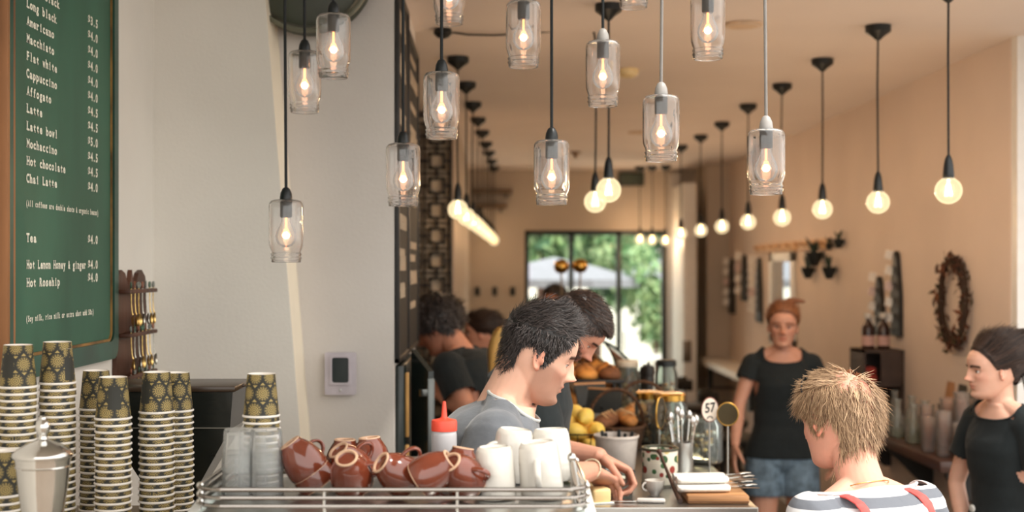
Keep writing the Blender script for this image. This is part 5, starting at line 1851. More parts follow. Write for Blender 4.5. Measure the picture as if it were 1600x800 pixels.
# --- woman in profile behind them
D = Person('woman with dark tied hair in black, in left profile behind the curly haired man', 'person', (.005, 6.70, 0), R(82), H=1.58, fem=True, lean=4, skin=(204, 146, 120))
D.legs(); D.arms_down(1); D.arms_down(-1, fwd=.08)
D.head(yaw=0, pitch=2, fwd=.02, up=.075)
D.build_body(.005, brow=(.25, .2, .2), eyes='open')
D.cloth('tshirt', M_BLACKTEE, sleeve=.55)
D.trousers('trousers', M_JEANS); D.shoes(M_SHOE, None)
back = lambda th, z, P: Vector((-P.x * 2, -1, .25 if z < .12 else -.1))
D.hair(H_BROWN, HL_F, thick=.012, n=1500, length=.06, comb=back, lift=.1, jit=.2, width=.002)
hp = lambda P, x, y, z: P.head_M @ Vector((x, y, z))
D.ponytail(H_BROWN, [hp(D, 0, -.095, .15), hp(D, 0, -.135, .135), hp(D, 0, -.145, .07), hp(D, 0, -.125, -.01)], .034, 120)

# --- person with a blond ponytail, hidden behind the young man's head
E = Person('person with a golden ponytail, otherwise hidden behind the young man in grey', 'person', (.085, 4.66, 0), R(-90), H=1.66, fem=True, lean=3, skin=(214, 160, 134))
E.legs(); E.arms_down(1, fwd=.1); E.arms_down(-1, fwd=.1)
E.head(yaw=0, pitch=8, fwd=.02, up=.07)
E.build_body(.005, brow=(.7, .5, .4), eyes='open')
E.cloth('tshirt', M_BLACKTEE, sleeve=.55)
E.trousers('trousers', M_JEANS); E.shoes(M_SHOE, None)
E.hair(H_GOLD, HL_F, thick=.012, n=1200, length=.06, comb=back, lift=.1, jit=.2, width=.002)
iE = lambda p: E.inv @ p
E.ponytail(H_GOLD, [hp(E, 0, -.085, .145), iE(ats(783, 519, 432)), iE(ats(774, 545, 432)), iE(ats(772, 580, 432)), iE(ats(770, 622, 432))], .028, 160, width=.0016)

# --- person far back, only the top of the head shows
F = Person('person with dark hair far back by the garden door, mostly hidden', 'person', (.50, 10.0, 0), R(150), H=1.69, lean=2, skin=(196, 138, 112))
F.legs(); F.arms_down(1); F.arms_down(-1)
F.head(pitch=8, up=.065)
F.build_body(.006, brow=(.3, .25, .25), eyes='open')
F.cloth('tshirt', mat('beige_cotton', (168, 150, 128), rough=.9), sleeve=.55)
F.trousers('trousers', M_JEANS); F.shoes(M_SHOE, None)
F.hair(H_DARK, HL_M, thick=.012, n=900, length=.03, comb=comb_short, lift=.5, width=.003)

# --- waitress facing us
G = Person('woman in a black tee and ripped denim shorts, standing facing us', 'person', (1.425, 6.38, -.02), R(176), H=1.665, fem=True, lean=0, skin=(198, 146, 122))
G.legs(spread=.10)
G.arm(1, (1.205, 6.36, 1.120), (1.165, 6.24, .935), (-.12, -.18, -1), (1, 0, 0), .35, world=True)
G.arm(-1, (1.665, 6.42, 1.120), (1.655, 6.30, .92), (0, -.3, -1), (-1, 0, 0), .35, world=True)
G.head(yaw=8, pitch=2, roll=-2, fwd=.015, up=.070)
G.build_body(.0035, brow=(.62, .45, .38), eyes='open')
G.cloth('tshirt', M_BLACKTEE, t0=-.02, sleeve=.42, cut_front=.90, cut_back=1.01, cut_w=.07)
sh = G.trousers('denim_shorts', M_DENIM, to=.22, flare=.012, t1=.03)
G.shoes(M_SHOE, None)
G.hair(H_STRAW, [(0, .186), (30, .182), (50, .166), (68, .142), (84, .112), (96, .108), (106, .124), (125, .10), (180, .06)], thick=.010, n=1500, length=.06, comb=lambda th, z, P: Vector((-P.x * 2, -1, .5)), lift=.08, jit=.2, width=.0018, extra=lambda b: G.brow_strands(b, 50))
G.ponytail(H_STRAW, [hp(G, .0, -.055, .215), hp(G, -.02, -.062, .240), hp(G, -.06, -.068, .242), hp(G, -.11, -.075, .238)], .016, 120, name='topknot')
def chain(P, r, y_drop, m, pend=None, name='necklace', z_back=.985):
    """a fine chain round the neck, resting on the chest in front"""
    pts = []
    c = P.spine(z_back)
    f = P.fwd(1); X = P.Xax(1)
    for k in range(28):
        a = 2 * PI * k / 28
        q = (1 + math.cos(a)) / 2
        pts.append(c + X * (math.sin(a) * (r + .012 * q)) + f * (math.cos(a) * r * (.85 + .40 * q)) + P.sp * (-y_drop * q ** 1.6))
    cb = MB(); cb.tube(pts + pts[:2], .0013, 6, caps=False)
    o = cb.build(name, m, P.root)
    low = pts[0]
    if pend:
        pb_ = MB(); pend(pb_, low + f * .004); pb_.build('pendant', m, o)
    return o
chain(G, .055, .21, M_BRASS, lambda b, p: (b.tube([p, p + Vector((0, .004, -.05))], .002, 6), b.ball(p + Vector((0, .006, -.065)), (.008, .005, .02), 10, 8)))

# --- waitress in left profile at the right edge
I = Person('young woman with a long dark ponytail in black, in left profile at the right edge', 'person', (1.762, 4.44, 0), R(112), H=1.57, slim=.88, fem=True, lean=1, skin=(226, 176, 152))
I.legs()
I.arm(1, (1.660, 4.62, 1.03), (1.665, 4.52, .82), (-.1, -.1, -1), (.6, -.6, 0), .4, world=True)
I.arm(-1, (1.845, 4.26, 1.03), (1.815, 4.16, .82), (-.05, -.1, -1), (-.6, .6, 0), .4, world=True)
I.head(yaw=20, pitch=3, fwd=.016, up=.074, scale=.89, nose=.84, chin=.95, lips=1.15)
I.build_body(.003, brow=(.24, .2, .19), eyes='open')
I.cloth('tshirt', M_BLACKTEE, t0=-.04, sleeve=.60, cut_front=.905, cut_back=1.01, cut_w=.08)
I.trousers('trousers', mat('black_trousers', (34, 38, 40), rough=.85)); I.shoes(M_SHOE, None)
I.hair(H_BROWN, [(0, .194), (30, .190), (50, .178), (68, .156), (82, .118), (94, .112), (106, .130), (125, .09), (180, .05)], thick=.012, n=5200, length=.085, comb=lambda th, z, P: Vector((-P.x * 2, -1, .42)), lift=.22, jit=.22, width=.0022, extra=lambda b: I.brow_strands(b, 80))
I.ponytail(H_BROWN, [hp(I, 0, -.070, .190), hp(I, 0, -.118, .222), hp(I, 0, -.165, .15), hp(I, 0, -.170, .02), hp(I, -.01, -.155, -.10)], .050, 420, width=.0016, tie=M_BLACKPLASTIC)
chain(I, .052, .12, M_CHROME, lambda b, p: (b.box((p.x - .0035, p.y - .0015, p.z - .036), (p.x + .0035, p.y + .0015, p.z)), b.box((p.x - .010, p.y - .0015, p.z - .016), (p.x + .010, p.y + .0015, p.z - .010))))
bd = I.spine(.28, .02, 0) + I.fwd(.3) * .118
b = MB(); b.lathe([(.013, 0), (.013, .004), (.010, .006), (.001, .006)], 20, Matrix.Translation(bd) @ rot_to(I.fwd(.3))); b.build('round_badge', mat('pale_badge', (206, 204, 198), rough=.3), I.root)

# --- customer seen from behind
M_STRIPE = stripes('striped_jersey', (226, 226, 228), (112, 116, 124), 7.0, 'Z', rough=.9, duty=.42, bump=.1)
H = Person('fair haired man with thinning crown in a striped top, seen from behind', 'person', (.935, 2.96, 0), R(27), H=1.62, lean=14, skin=(236, 176, 152), drop=.075)
H.legs()
H.arm(1, (1.10, 3.16, 1.02), (1.02, 3.36, .98), (-.3, 1, 0), (0, 0, -1), .5, world=True)
H.arm(-1, (.66, 2.98, 1.00), (.62, 3.22, .96), (-.3, 1, 0), (0, 0, -1), .5, world=True)
H.head(yaw=-4, pitch=12, roll=3, fwd=.030, up=.098)
def crown_pink(c, hl, co):
    q = np.exp(-((hl[:, 0] / .05) ** 2 + ((hl[:, 1] + .055) / .05) ** 2)) * (hl[:, 2] > .17)
    c[:] = c * (1 - q[:, None] * .5) + c * np.array((1.0, .80, .78)) * q[:, None] * .5
H.build_body(.0035, paint=crown_pink, brow=(.7, .55, .45), eyes='open')
H.cloth('striped_top', M_STRIPE, sleeve=.25, cut_front=.90, cut_back=.965, cut_w=.13, collar_mat=mat('white_neckband', (222, 222, 224), rough=.9))
H.trousers('trousers', M_JEANS); H.shoes(M_SHOE, None)
def comb_H(th, z, P):
    a = abs(th)
    if z > .19:
        return Vector((P.x * 9, (P.y + .055) * 9, .05)) + Vector((.25, .2, 0))
    return Vector((math.sin(th * 5) * .25, -.1, -1))
def dens_H(th, z):
    P = head_point(th, z, None)
    d2 = (P.x / .042) ** 2 + ((P.y + .060) / .040) ** 2 if z > .17 else 9
    return 1 - .80 * math.exp(-d2)
H.hair(H_BLOND, [(0, .178), (30, .186), (50, .168), (70, .13), (84, .088), (97, .086), (106, .126), (124, .10), (140, .03), (160, .004), (180, -.012)], thick=.011, n=9000, length=.046, comb=comb_H, lift=.20, jit=.45, width=.0014, curl=.12, segs=5, dens=dens_H, strands_only=True, lenfn=lambda th, z: .8 if z > .15 else (.75 if abs(th) > 2.0 else .42))
chain(H, .062, .03, mat('gold_chain', (236, 190, 110), rough=.25, metal=1), None, 'gold_chain', 1.0)
M_CORAL = mat('coral_webbing', (222, 92, 88), rough=.8, var=.08, scale=60)
for s in (-1, 1):
    pts = []
    for q in range(13):
        a = R(-20 + 220 * q / 12)
        pts.append(H.spine(.90 - .035 * s * 0, s * .105 * H.k) + H.sp * (.060 * math.sin(a) - .03 + (-.10 if q in (0, 12) else 0)) + H.fwd(1) * (.105 * math.cos(a)))
    b = MB(); b.tube(pts, .011, 10, flat=(.45, 1.25)); b.build('bag_strap', M_CORAL, H.root)
HM = H.W @ H.head_M
sg = thing('sunglasses', 'dark sunglasses pushed up on the fair haired man', 'sunglasses', HM @ Vector((0, .05, .205)))
T = Matrix.Translation(-Vector(sg.location)) @ HM @ Matrix.Translation((0, .052, .212)) @ Matrix.Rotation(R(52), 4, 'X')
b = MB()
for s in (-1, 1):
    b.prism([(s * .008, -.016), (s * .05, -.018), (s * .062, 0), (s * .058, .018), (s * .01, .016)], -.001, .001, T @ Matrix.Rotation(R(90), 4, 'X'))
b.build('lenses', mat('dark_lens', (24, 24, 26), rough=.08), sg, 0)
b = MB()
for s in (-1, 1):
    b.tube([(s * .008, 0, -.016), (s * .05, 0, -.018), (s * .062, 0, 0), (s * .058, 0, .018), (s * .01, 0, .016), (s * .008, 0, -.016)], .0022, 8, M=T)
    b.tube([(s * .062, 0, .008), (s * .074, -.02, -.002), (s * .077, -.05, -.012)], .0024, 8, M=T)
b.tube([(-.01, 0, .01), (0, .002, .013), (.01, 0, .01)], .0024, 8, M=T)
b.build('frame', M_BLACKPLASTIC, sg)
# ---------------------------------------------------------------- food counter
CT = 1.10
b = MB(); b.m(0).box((.285, 3.80, 0), (.75, 7.5, CT - .045)); b.m(1).box((.262, 3.745, CT - .045), (.768, 7.55, CT), .003)
struct('trim_food_counter', b, [mat('dark_counter_front', (44, 50, 50), rough=.6), M_STEEL])
def ct(px, y_base):
    """point on the counter top under the pixel"""
    p = at(px, y_base, FPX * (CZ - CT) / (y_base - CY))
    p.z = CT
    return p
def onct(px, Y):
    return Vector(((px - CX) * Y / FPX, Y, CT))

# wooden board with rolled cutlery
p = Vector((.66, 3.93, CT))
t = thing('serving_board', 'thick wooden board on the counter carrying white napkin rolls', 'board', p)
b = MB(); b.box((-.092, -.135, 0), (.092, .135, .026), .006); b.build('board', M_WOOD, t)
b = MB(); b.box((-.090, -.137, .006), (.09, -.134, .008)); b.build('edge_groove', M_DARKWOOD, t)
M_LINEN = mat('white_paper_napkin', (234, 230, 222), rough=.85, var=.02, bump=.2, bscale=120)
for i in range(5):
    lvl, k = (0, i) if i < 3 else (1, i - 3)
    o = thing('napkin_roll', '%s white napkin roll with cutlery on the wooden board' % ['front lower', 'middle lower', 'back lower', 'front upper', 'back upper'][i], 'napkin roll', (p.x - .02, p.y - .075 + k * .062 + lvl * .028, CT + .0265 + lvl * .021), (0, 0, R(random.uniform(-7, 7) + 6)), 'napkin rolls on the board')
    b = MB()
    secs = [(Vector((x, 0, .011)), Vector((0, 1, 0)), Vector((0, 0, 1)), w_, .0105, .0105) for x, w_ in ((-.095, .018), (-.085, .026), (-.02, .030), (.05, .029), (.062, .022))]
    vs, fs = [], []
    for (c, X, Y, rx, rf, rb) in secs:
        for q in range(14):
            a = 2 * PI * q / 14
            vs.append(c + X * rx * math.cos(a) + Y * rf * math.sin(a))
    for s_ in range(len(secs) - 1):
        for q in range(14):
            fs.append((s_ * 14 + q, s_ * 14 + (q + 1) % 14, (s_ + 1) * 14 + (q + 1) % 14, (s_ + 1) * 14 + q))
    fs += [tuple(range(13, -1, -1)), tuple((len(secs) - 1) * 14 + q for q in range(14))]
    b.add(vs, fs); b.build('napkin', M_LINEN, o, 60)
    b = MB(); b.tube([(.04, .006, .014), (.10, .006, .016), (.115, .006, .018)], [.004, .003, .006], 6, flat=(.4, 1)); 
    for q in (-.006, 0, .006):
        b.tube([(.113, .006 + q, .018), (.135, .006 + q, .021), (.15, .006 + q, .020)], [.0016, .0014, .0008], 5)
    b.build('fork', M_CHROME, o)
    b = MB(); b.tube([(.04, -.010, .012), (.09, -.010, .013), (.14, -.010, .012), (.155, -.012, .011)], [.004, .005, .0065, .002], 8, flat=(.25, 1)); b.build('knife', M_CHROME, o)

# fruit-patterned tin
def fruit_mat():
    m = mat('fruit_print_enamel', (228, 222, 204), rough=.3)
    nt, bs = nodes_of(m)
    N, L = nt.nodes, nt.links
    tc = N.new('ShaderNodeTexCoord')
    prev = None
    base = lin((228, 222, 204))
    for (sc, thr, seed, pal) in ((34, .30, 0, ((70, 110, 70), (58, 92, 60))), (26, .34, 7, ((160, 52, 44), (60, 96, 62))), (22, .26, 13, ((216, 196, 130), (150, 60, 50)))):
        mp = N.new('ShaderNodeMapping'); mp.inputs['Location'].default_value = (seed * .37, seed * .21, seed * .11)
        L.new(tc.outputs['Object'], mp.inputs[0])
        vo = N.new('ShaderNodeTexVoronoi'); vo.inputs['Scale'].default_value = sc; vo.inputs['Randomness'].default_value = .8
        L.new(mp.outputs[0], vo.inputs['Vector'])
        lt = N.new('ShaderNodeMath'); lt.operation = 'LESS_THAN'; lt.inputs[1].default_value = thr
        L.new(vo.outputs['Distance'], lt.inputs[0])
        cr = N.new('ShaderNodeValToRGB'); cr.color_ramp.interpolation = 'CONSTANT'
        cr.color_ramp.elements[0].color = (*lin(pal[0]), 1); cr.color_ramp.elements[1].color = (*lin(pal[1]), 1); cr.color_ramp.elements[1].position = .5
        sp = N.new('ShaderNodeSeparateXYZ'); L.new(vo.outputs['Color'], sp.inputs[0]); L.new(sp.outputs[0], cr.inputs[0])
        mx = N.new('ShaderNodeMixRGB'); L.new(lt.outputs[0], mx.inputs[0])
        if prev is None:
            mx.inputs[1].default_value = (*base, 1)
        else:
            L.new(prev, mx.inputs[1])
        L.new(cr.outputs[0], mx.inputs[2])
        prev = mx.outputs[0]
    L.new(prev, bs.inputs['Base Color'])
    return m
q = onct(1031, 4.13)
t = thing('fruit_tin', 'white canister printed with fruit, with a dark rim, on the counter', 'canister', q)
b = MB(); b.lathe([(.056, 0), (.058, .003), (.058, .118), (.056, .12), (.054, .115), (.054, .01), (.001, .01)], 36, cap1=False); b.build('tin_body', fruit_mat(), t, 40)
for z_, r_ in ((.119, .005), (.006, .0035)):
    b = MB(); b.torus((0, 0, z_), .057, r_, 36, 8); b.build('rim', mat('dark_olive_enamel', (62, 60, 44), rough=.35), t)
# white espresso cup
q = onct(1023, 3.95)
t = thing('espresso_cup', 'small white espresso cup in front of the fruit canister', 'cup', q, (0, 0, R(200)))
b = MB(); b.lathe([(.014, 0), (.015, .004), (.022, .012), (.028, .028), (.0305, .046), (.0295, .0465), (.027, .028), (.019, .012), (.001, .008)], 28, cap1=False); b.build('bowl', M_WHITE, t, 50)
b = MB(); b.tube([(.027 + .015 * math.sin(R(a)), 0, .028 - .012 * math.cos(R(a))) for a in range(0, 181, 15)], .003, 8); b.build('handle', M_WHITE, t)
# tub of cream, butter, palette knife
q = onct(966, 3.98)
t = thing('plastic_tub', 'clear plastic tub of white cream beside the bearded man\'s hands', 'tub', q)
b = MB(); b.lathe([(.044, 0), (.052, .066), (.054, .068), (.052, .070), (.050, .066), (.043, .003), (.001, .003)], 30, cap1=False); b.build('tub_wall', M_THIN, t, 50)
b = MB(); b.lathe([(.042, .004), (.0475, .042), (.035, .05), (.001, .047)], 26, cap1=False); b.build('cream', mat('whipped_cream', (240, 236, 226), rough=.6, bump=.3, bscale=90), t, 60)
q = onct(936, 3.83)
t = thing('butter_block', 'pale yellow block at the left end of the counter', 'butter', q, (0, 0, R(14)))
b = MB(); b.box((-.03, -.03, .0), (.03, .03, .045), .010); b.build('block', mat('pale_butter', (238, 206, 146), rough=.5, var=.04), t, 60)
b = MB(); b.box((-.036, -.036, .0), (.036, .036, .004), .001); b.build('wrapper', M_LINEN, t)
q = onct(1000, 3.82)
t = thing('palette_knife', 'white palette knife lying along the edge of the counter', 'palette knife', q, (0, 0, R(-6)))
b = MB(); b.box((-.01, -.008, .001), (.075, .008, .014), .005); b.build('handle', mat('white_handle', (232, 226, 218), rough=.4), t)
b = MB(); b.prism([(-.01, -.007), (-.09, -.014), (-.11, -.008), (-.112, .006), (-.09, .014), (-.01, .007)], .004, .006); b.build('blade', M_CHROME, t)
# dark muddler leaning on the canister
a0, a1_ = ct(1063, 787), onct(1030, 4.05) + Vector((0, 0, .120))
t = thing('muddler', 'dark wooden muddler leaning against the fruit canister', 'muddler', a0)
b = MB(); b.tube([(0, 0, .008), (a1_ - a0) * .3, (a1_ - a0) * .75, a1_ - a0], [.008, .0065, .0045, .006], 10); b.build('shaft', mat('very_dark_wood', (60, 38, 30), rough=.5), t)
b = MB(); b.ball(a1_ - a0, .009, 12, 8); b.build('knob', M_DARKWOOD, t)
# white bucket
q = onct(963, 4.45)
t = thing('white_bucket', 'translucent white bucket with dark handles sticking out', 'bucket', q)
b = MB(); b.lathe([(.060, 0), (.064, .003), (.075, .112), (.079, .113), (.079, .121), (.076, .122), (.073, .112), (.062, .006), (.001, .006)], 34, cap1=False); b.build('bucket_wall', mat('milky_plastic', (206, 194, 184), rough=.45), t, 50)
b = MB()
for k in range(5):
    a = k * 1.3
    b.tube([(.03 * math.cos(a), .03 * math.sin(a), .01), (.05 * math.cos(a), .05 * math.sin(a), .10), (.056 * math.cos(a), .056 * math.sin(a), .132)], [.006, .007, .006], 8)
b.build('utensil_handles', M_BLACKPLASTIC, t)
# table numbers on stems
def number_stand(px, py, Y, label, text, rx, rz, turn, face, rim):
    c = at(px, py, Y)
    t = thing('table_number', label, 'table number', (c.x, c.y, CT), (0, 0, turn), 'table numbers on stems')
    h = c.z - CT
    b = MB(); b.lathe([(.022, 0), (.024, .004), (.006, .010), (.001, .012)], 20, cap1=False); b.build('base', M_STEEL, t)
    b = MB(); b.tube([(0, .004, .006), (0, .004, h - rz * .9)], .0028, 8); b.build('stem', M_STEEL, t)
    T = Matrix.Translation((0, 0, h)) @ Matrix.Rotation(R(90), 4, 'X')
    b = MB()
    n = 36
    vs = [(rx * math.cos(2 * PI * k / n), rz * math.sin(2 * PI * k / n), z) for z in (-.003, .003) for k in range(n)]
    b.add(vs, [tuple(range(n - 1, -1, -1)), tuple(range(n, 2 * n))] + [(k, (k + 1) % n, n + (k + 1) % n, n + k) for k in range(n)], T)
    pl = b.build('plate', face, t, 30)
    b = MB(); b.torus((0, 0, 0), 1, .075, 40, 8, T @ Matrix.Diagonal((rx, rz, .045, 1))); b.build('rim', rim, t, 60)
    if text:
        vs, fs = text_mesh(text, .044, .0012, 'CENTER')
        b = MB(); b.add([(v.x * .8, v.y - .008 + .1 * v.x, .0036) for v in vs], fs, T); b.build('painted_number', M_BLACKPLASTIC, pl, 0)
        b = MB(); b.tube([(.010 * math.cos(R(a)), -.032 + .010 * math.sin(R(a)), .0036) for a in range(10, 171, 20)], .0016, 6, M=T); b.build('painted_mark', M_BLACKPLASTIC, pl, 0)
M_REDBROWN = mat('red_brown_edge', (120, 66, 54), rough=.5)
number_stand(1109, 640, 4.25, 'oval white table number 57 on a thin stem', '57', .028, .039, R(6), mat('white_number_enamel', (236, 222, 206), rough=.35), M_REDBROWN)
M_DARKMIRROR = mat('dark_gold_mirror', (70, 60, 40), rough=.2, metal=.7)
number_stand(1137, 647, 4.22, 'round brass rimmed stand right of the number 57', None, .034, .037, R(-8), M_DARKMIRROR, M_BRASS)
number_stand(1032, 645, 4.42, 'round brass rimmed stand above the fruit canister, turned aside', None, .036, .054, R(58), M_DARKMIRROR, M_BRASS)
# glass jars
def lathe_pairs(prof, th):
    return prof + [(max(r_ - th, .0005), z) for r_, z in prof[::-1][:-1]]
def jar(px, Y, r_, h, label, fill, lid=None, z=CT, name='glass_jar', fillh=.7):
    t = thing(name, label, 'jar', onct(px, Y) + Vector((0, 0, z - CT)))
    b = MB(); b.lathe([(r_ * .9, 0), (r_, .006), (r_, h * .82), (r_ * .84, h * .92), (r_ * .84, h), (r_ * .80, h), (r_ * .80, h * .92), (r_ - .004, h * .81), (r_ - .004, .010), (.001, .008)], 34, cap1=False); b.build('jar_wall', M_THIN, t, 50)
    b = MB()
    rn = random.Random(int(px))
    for k in range(46):
        rr_ = (r_ - .018) * math.sqrt(rn.random()); a = rn.uniform(0, 6.28)
        b.m(k % len(fill)).ball((rr_ * math.cos(a), rr_ * math.sin(a), .02 + rn.random() * (h * fillh - .03)), (rn.uniform(.008, .015), rn.uniform(.008, .015), rn.uniform(.006, .012)), 8, 6)
    o = b.build('contents', fill, t, 60); o['kind'] = 'stuff'
    if lid:
        b = MB(); b.lathe([(r_ * .86, h - .012), (r_ * .90, h - .010), (r_ * .90, h + .012), (r_ * .80, h + .018), (.001, h + .018)], 30, cap1=False); b.build('lid', lid, t, 40)
F_BIS = [mat('toasted_biscuit', (176, 124, 78), rough=.8, var=.2), mat('pale_biscuit', (214, 178, 132), rough=.8, var=.15), mat('dark_biscuit', (96, 62, 42), rough=.8, var=.2)]
F_SWT = [mat('foil_silver', (206, 200, 190), rough=.25, metal=.8), mat('foil_gold', (198, 160, 96), rough=.25, metal=.8), mat('foil_dark', (70, 62, 52), rough=.3, metal=.5)]
jar(1098, 4.62, .072, .165, 'wide glass jar of foil wrapped sweets behind the number 57', F_SWT)
jar(1046, 4.95, .070, .20, 'glass jar of biscuits behind the fruit canister', F_BIS, M_BRASS)
jar(1041, 5.9, .052, .26, 'tall lidded glass jar at the back, beside the black pepper mill', F_BIS, M_BLACKMETAL)
jar(981, 6.0, .055, .25, 'glass jar with a pale lid left of the black pepper mill', F_BIS, mat('pale_tin_lid', (220, 208, 188), rough=.4))
jar(1015, 5.12, .060, .19, 'glass jar of dark biscuits behind the turned brass stand', [F_BIS[2], F_BIS[0]], M_BRASS)
# cutlery holder
q = onct(1066, 4.42)
t = thing('cutlery_pot', 'metal pot of upright spoons and forks behind the napkin rolls', 'cutlery pot', q)
b = MB(); b.lathe([(.036, 0), (.038, .003), (.038, .10), (.036, .10), (.036, .005), (.001, .005)], 26, cap1=False); b.build('pot', M_STEEL, t, 40)
for k in range(7):
    a = k * .9
    p0, p1 = Vector((.02 * math.cos(a), .02 * math.sin(a), .006)), Vector((.045 * math.cos(a), .045 * math.sin(a), .16 + .012 * (k % 3)))
    b = MB(); b.tube([p0, p0.lerp(p1, .6), p1], [.002, .0025, .003], 6); b.ball(p1 + (p1 - p0).normalized() * .016, (.010, .005, .018), 10, 8); b.build('spoon', M_CHROME, t)
# pepper mills
for px, Y, h, lb in ((1013, 5.85, .27, 'tall black pepper mill between two glass jars'), (1007, 6.15, .24, 'black bottle shaped mill behind the tall pepper mill')):
    t = thing('pepper_mill', lb, 'pepper mill', onct(px, Y))
    b = MB(); b.lathe([(.026, 0), (.027, .01), (.022, .03), (.019, h * .5), (.024, h * .72), (.022, h * .76)], 20, cap1=True); b.build('mill_body', M_BLACKWOOD, t, 40)
    b = MB(); b.lathe([(.022, h * .76), (.026, h * .82), (.022, h * .94), (.008, h * .96), (.006, h), (.001, h)], 20, cap1=False); b.build('mill_head', M_BLACKWOOD, t, 40)
# lemons in a wire bowl
q = onct(910, 4.72)
t = thing('fruit_basket', 'wire basket of lemons beside the bearded man', 'basket', q)
b = MB()
for z_, r_ in ((.006, .07), (.05, .10), (.10, .115)):
    b.torus((0, 0, z_), r_, .003, 32, 6)
for k in range(14):
    a = 2 * PI * k / 14
    b.tube([(.07 * math.cos(a), .07 * math.sin(a), .006), (.10 * math.cos(a), .10 * math.sin(a), .05), (.115 * math.cos(a), .115 * math.sin(a), .10)], .002, 5)
b.tube([(-.07, 0, .006), (.07, 0, .006)], .002, 5); b.tube([(0, -.07, .006), (0, .07, .006)], .002, 5)
b.build('wire_frame', mat('dark_wire', (62, 48, 36), rough=.5, metal=.5), t)
M_LEMON = mat('lemon_peel', (246, 206, 96), rough=.45, bump=.15, bscale=260)
lem = [(-.05, -.03, .045), (.03, -.055, .045), (.055, .02, .045), (-.01, .05, .045), (-.06, .03, .07), (0, 0, .095), (.05, -.02, .105), (-.03, -.05, .105), (.02, .05, .11), (-.05, .01, .125), (.01, -.02, .155), (-.02, .03, .16)]
b = MB(); b.lathe([(.001, -.042), (.006, -.040), (.010, -.036), (.024, -.024), (.031, -.006), (.031, .008), (.023, .026), (.009, .036), (.005, .042), (.001, .043)], 18, cap0=False, cap1=False)
LM = b.mesh('lemon', M_LEMON, 60)
for i, (x, y, z) in enumerate(lem):
    o = bpy.data.objects.new('lemon', LM); COL.objects.link(o)
    o.location = q + Vector((x, y, z)); o.rotation_euler = (random.uniform(0, 3), random.uniform(0, 3), random.uniform(0, 3))
    tag(o, 'yellow lemon in the wire basket beside the bearded man', 'lemon', 'lemons in the wire basket')
# pastry display: curved glass case on the counter, trays and bread
case = thing('pastry_case', 'curved glass pastry case at the back of the counter', 'display case', (.49, 6.75, CT))
b = MB(); b.box((-.21, -.62, 0), (.21, .62, .03), .004); b.box((-.205, -.6, .19), (.10, .6, .198), .002); b.build('shelf_frame', M_STEEL, case)
prof = [(-.20, .03), (-.20, .34), (-.17, .365), (-.08, .37)] + [(-.08 + .28 * math.sin(R(a)), .09 + .28 * math.cos(R(a))) for a in range(10, 91, 10)] + [(.20, .03)]
vs, fs = [], []
for y in (-.6, .6):
    for off in (0, .005):
        vs += [(x - off * (1 if x > 0 else -1), y, z - off) for x, z in prof]
n = len(prof)
for i in range(n - 1):
    fs += [(i, i + 1, 2 * n + i + 1, 2 * n + i)]
b = MB(); b.add(vs, fs); b.build('curved_glass', M_THIN, case, 60)
b = MB()
for y in (-.6, .6):
    b.tube([(x, y, z) for x, z in prof], .007, 6)
b.build('glass_edge_trim', mat('dark_case_trim', (54, 62, 60), rough=.4, metal=.4), case)
M_CRUST = [mat('golden_crust', (198, 132, 70), rough=.7, var=.25, scale=30), mat('orange_crust', (222, 150, 72), rough=.7, var=.2, scale=30), mat('dark_crust', (128, 80, 48), rough=.75, var=.25, scale=30)]
BM_ = []
for mm in M_CRUST:
    b = MB()
    b.lathe([(.040, 0), (.048, .010), (.047, .028), (.036, .042), (.018, .049), (.001, .051)], 22, cap1=False)
    b.lathe([(.012, .0495), (.014, .053), (.008, .058), (.001, .059)], 12, cap0=False, cap1=False)
    BM_.append(b.mesh('bun', mm, 60))
def bun(loc, k, label, group, sc=1.0):
    o = bpy.data.objects.new('bun', BM_[k % 3]); COL.objects.link(o)
    o.location = loc; o.scale = (sc, sc, sc * random.uniform(.85, 1.1)); o.rotation_euler = (0, 0, random.uniform(0, 6))
    tag(o, label, 'bun', group)
for i in range(5):
    for j in range(2):
        bun(case.location + Vector((-.13 + .13 * j, -.5 + .24 * i, .1985)), i + j, 'glazed bun on the upper shelf of the glass pastry case', 'buns on the upper case shelf')
for i in range(5):
    for j in range(3):
        bun(case.location + Vector((-.13 + .125 * j, -.5 + .24 * i, .0305)), i + j + 1, 'bun on the floor of the glass pastry case', 'buns on the case floor', 1.05)
# tray of buns on a riser before the case
t = thing('tray_stand', 'dark raised tray stand holding orange buns in front of the pastry case', 'tray stand', (.40, 5.72, CT))
b = MB(); b.box((-.16, -.17, .20), (.16, .17, .215), .003); b.build('tray', M_BLACKWOOD, t)
for x in (-.14, .14):
    for y in (-.15, .15):
        b = MB(); b.tube([(x, y, 0), (x, y, .2)], .008, 8); b.build('leg', M_BLACKMETAL, t)
for i in range(3):
    for j in range(3):
        bun(Vector((.40 - .10 + .1 * i, 5.72 - .105 + .105 * j, CT + .2155)), i + 2 * j, 'orange glazed bun on the dark raised tray', 'buns on the raised tray')
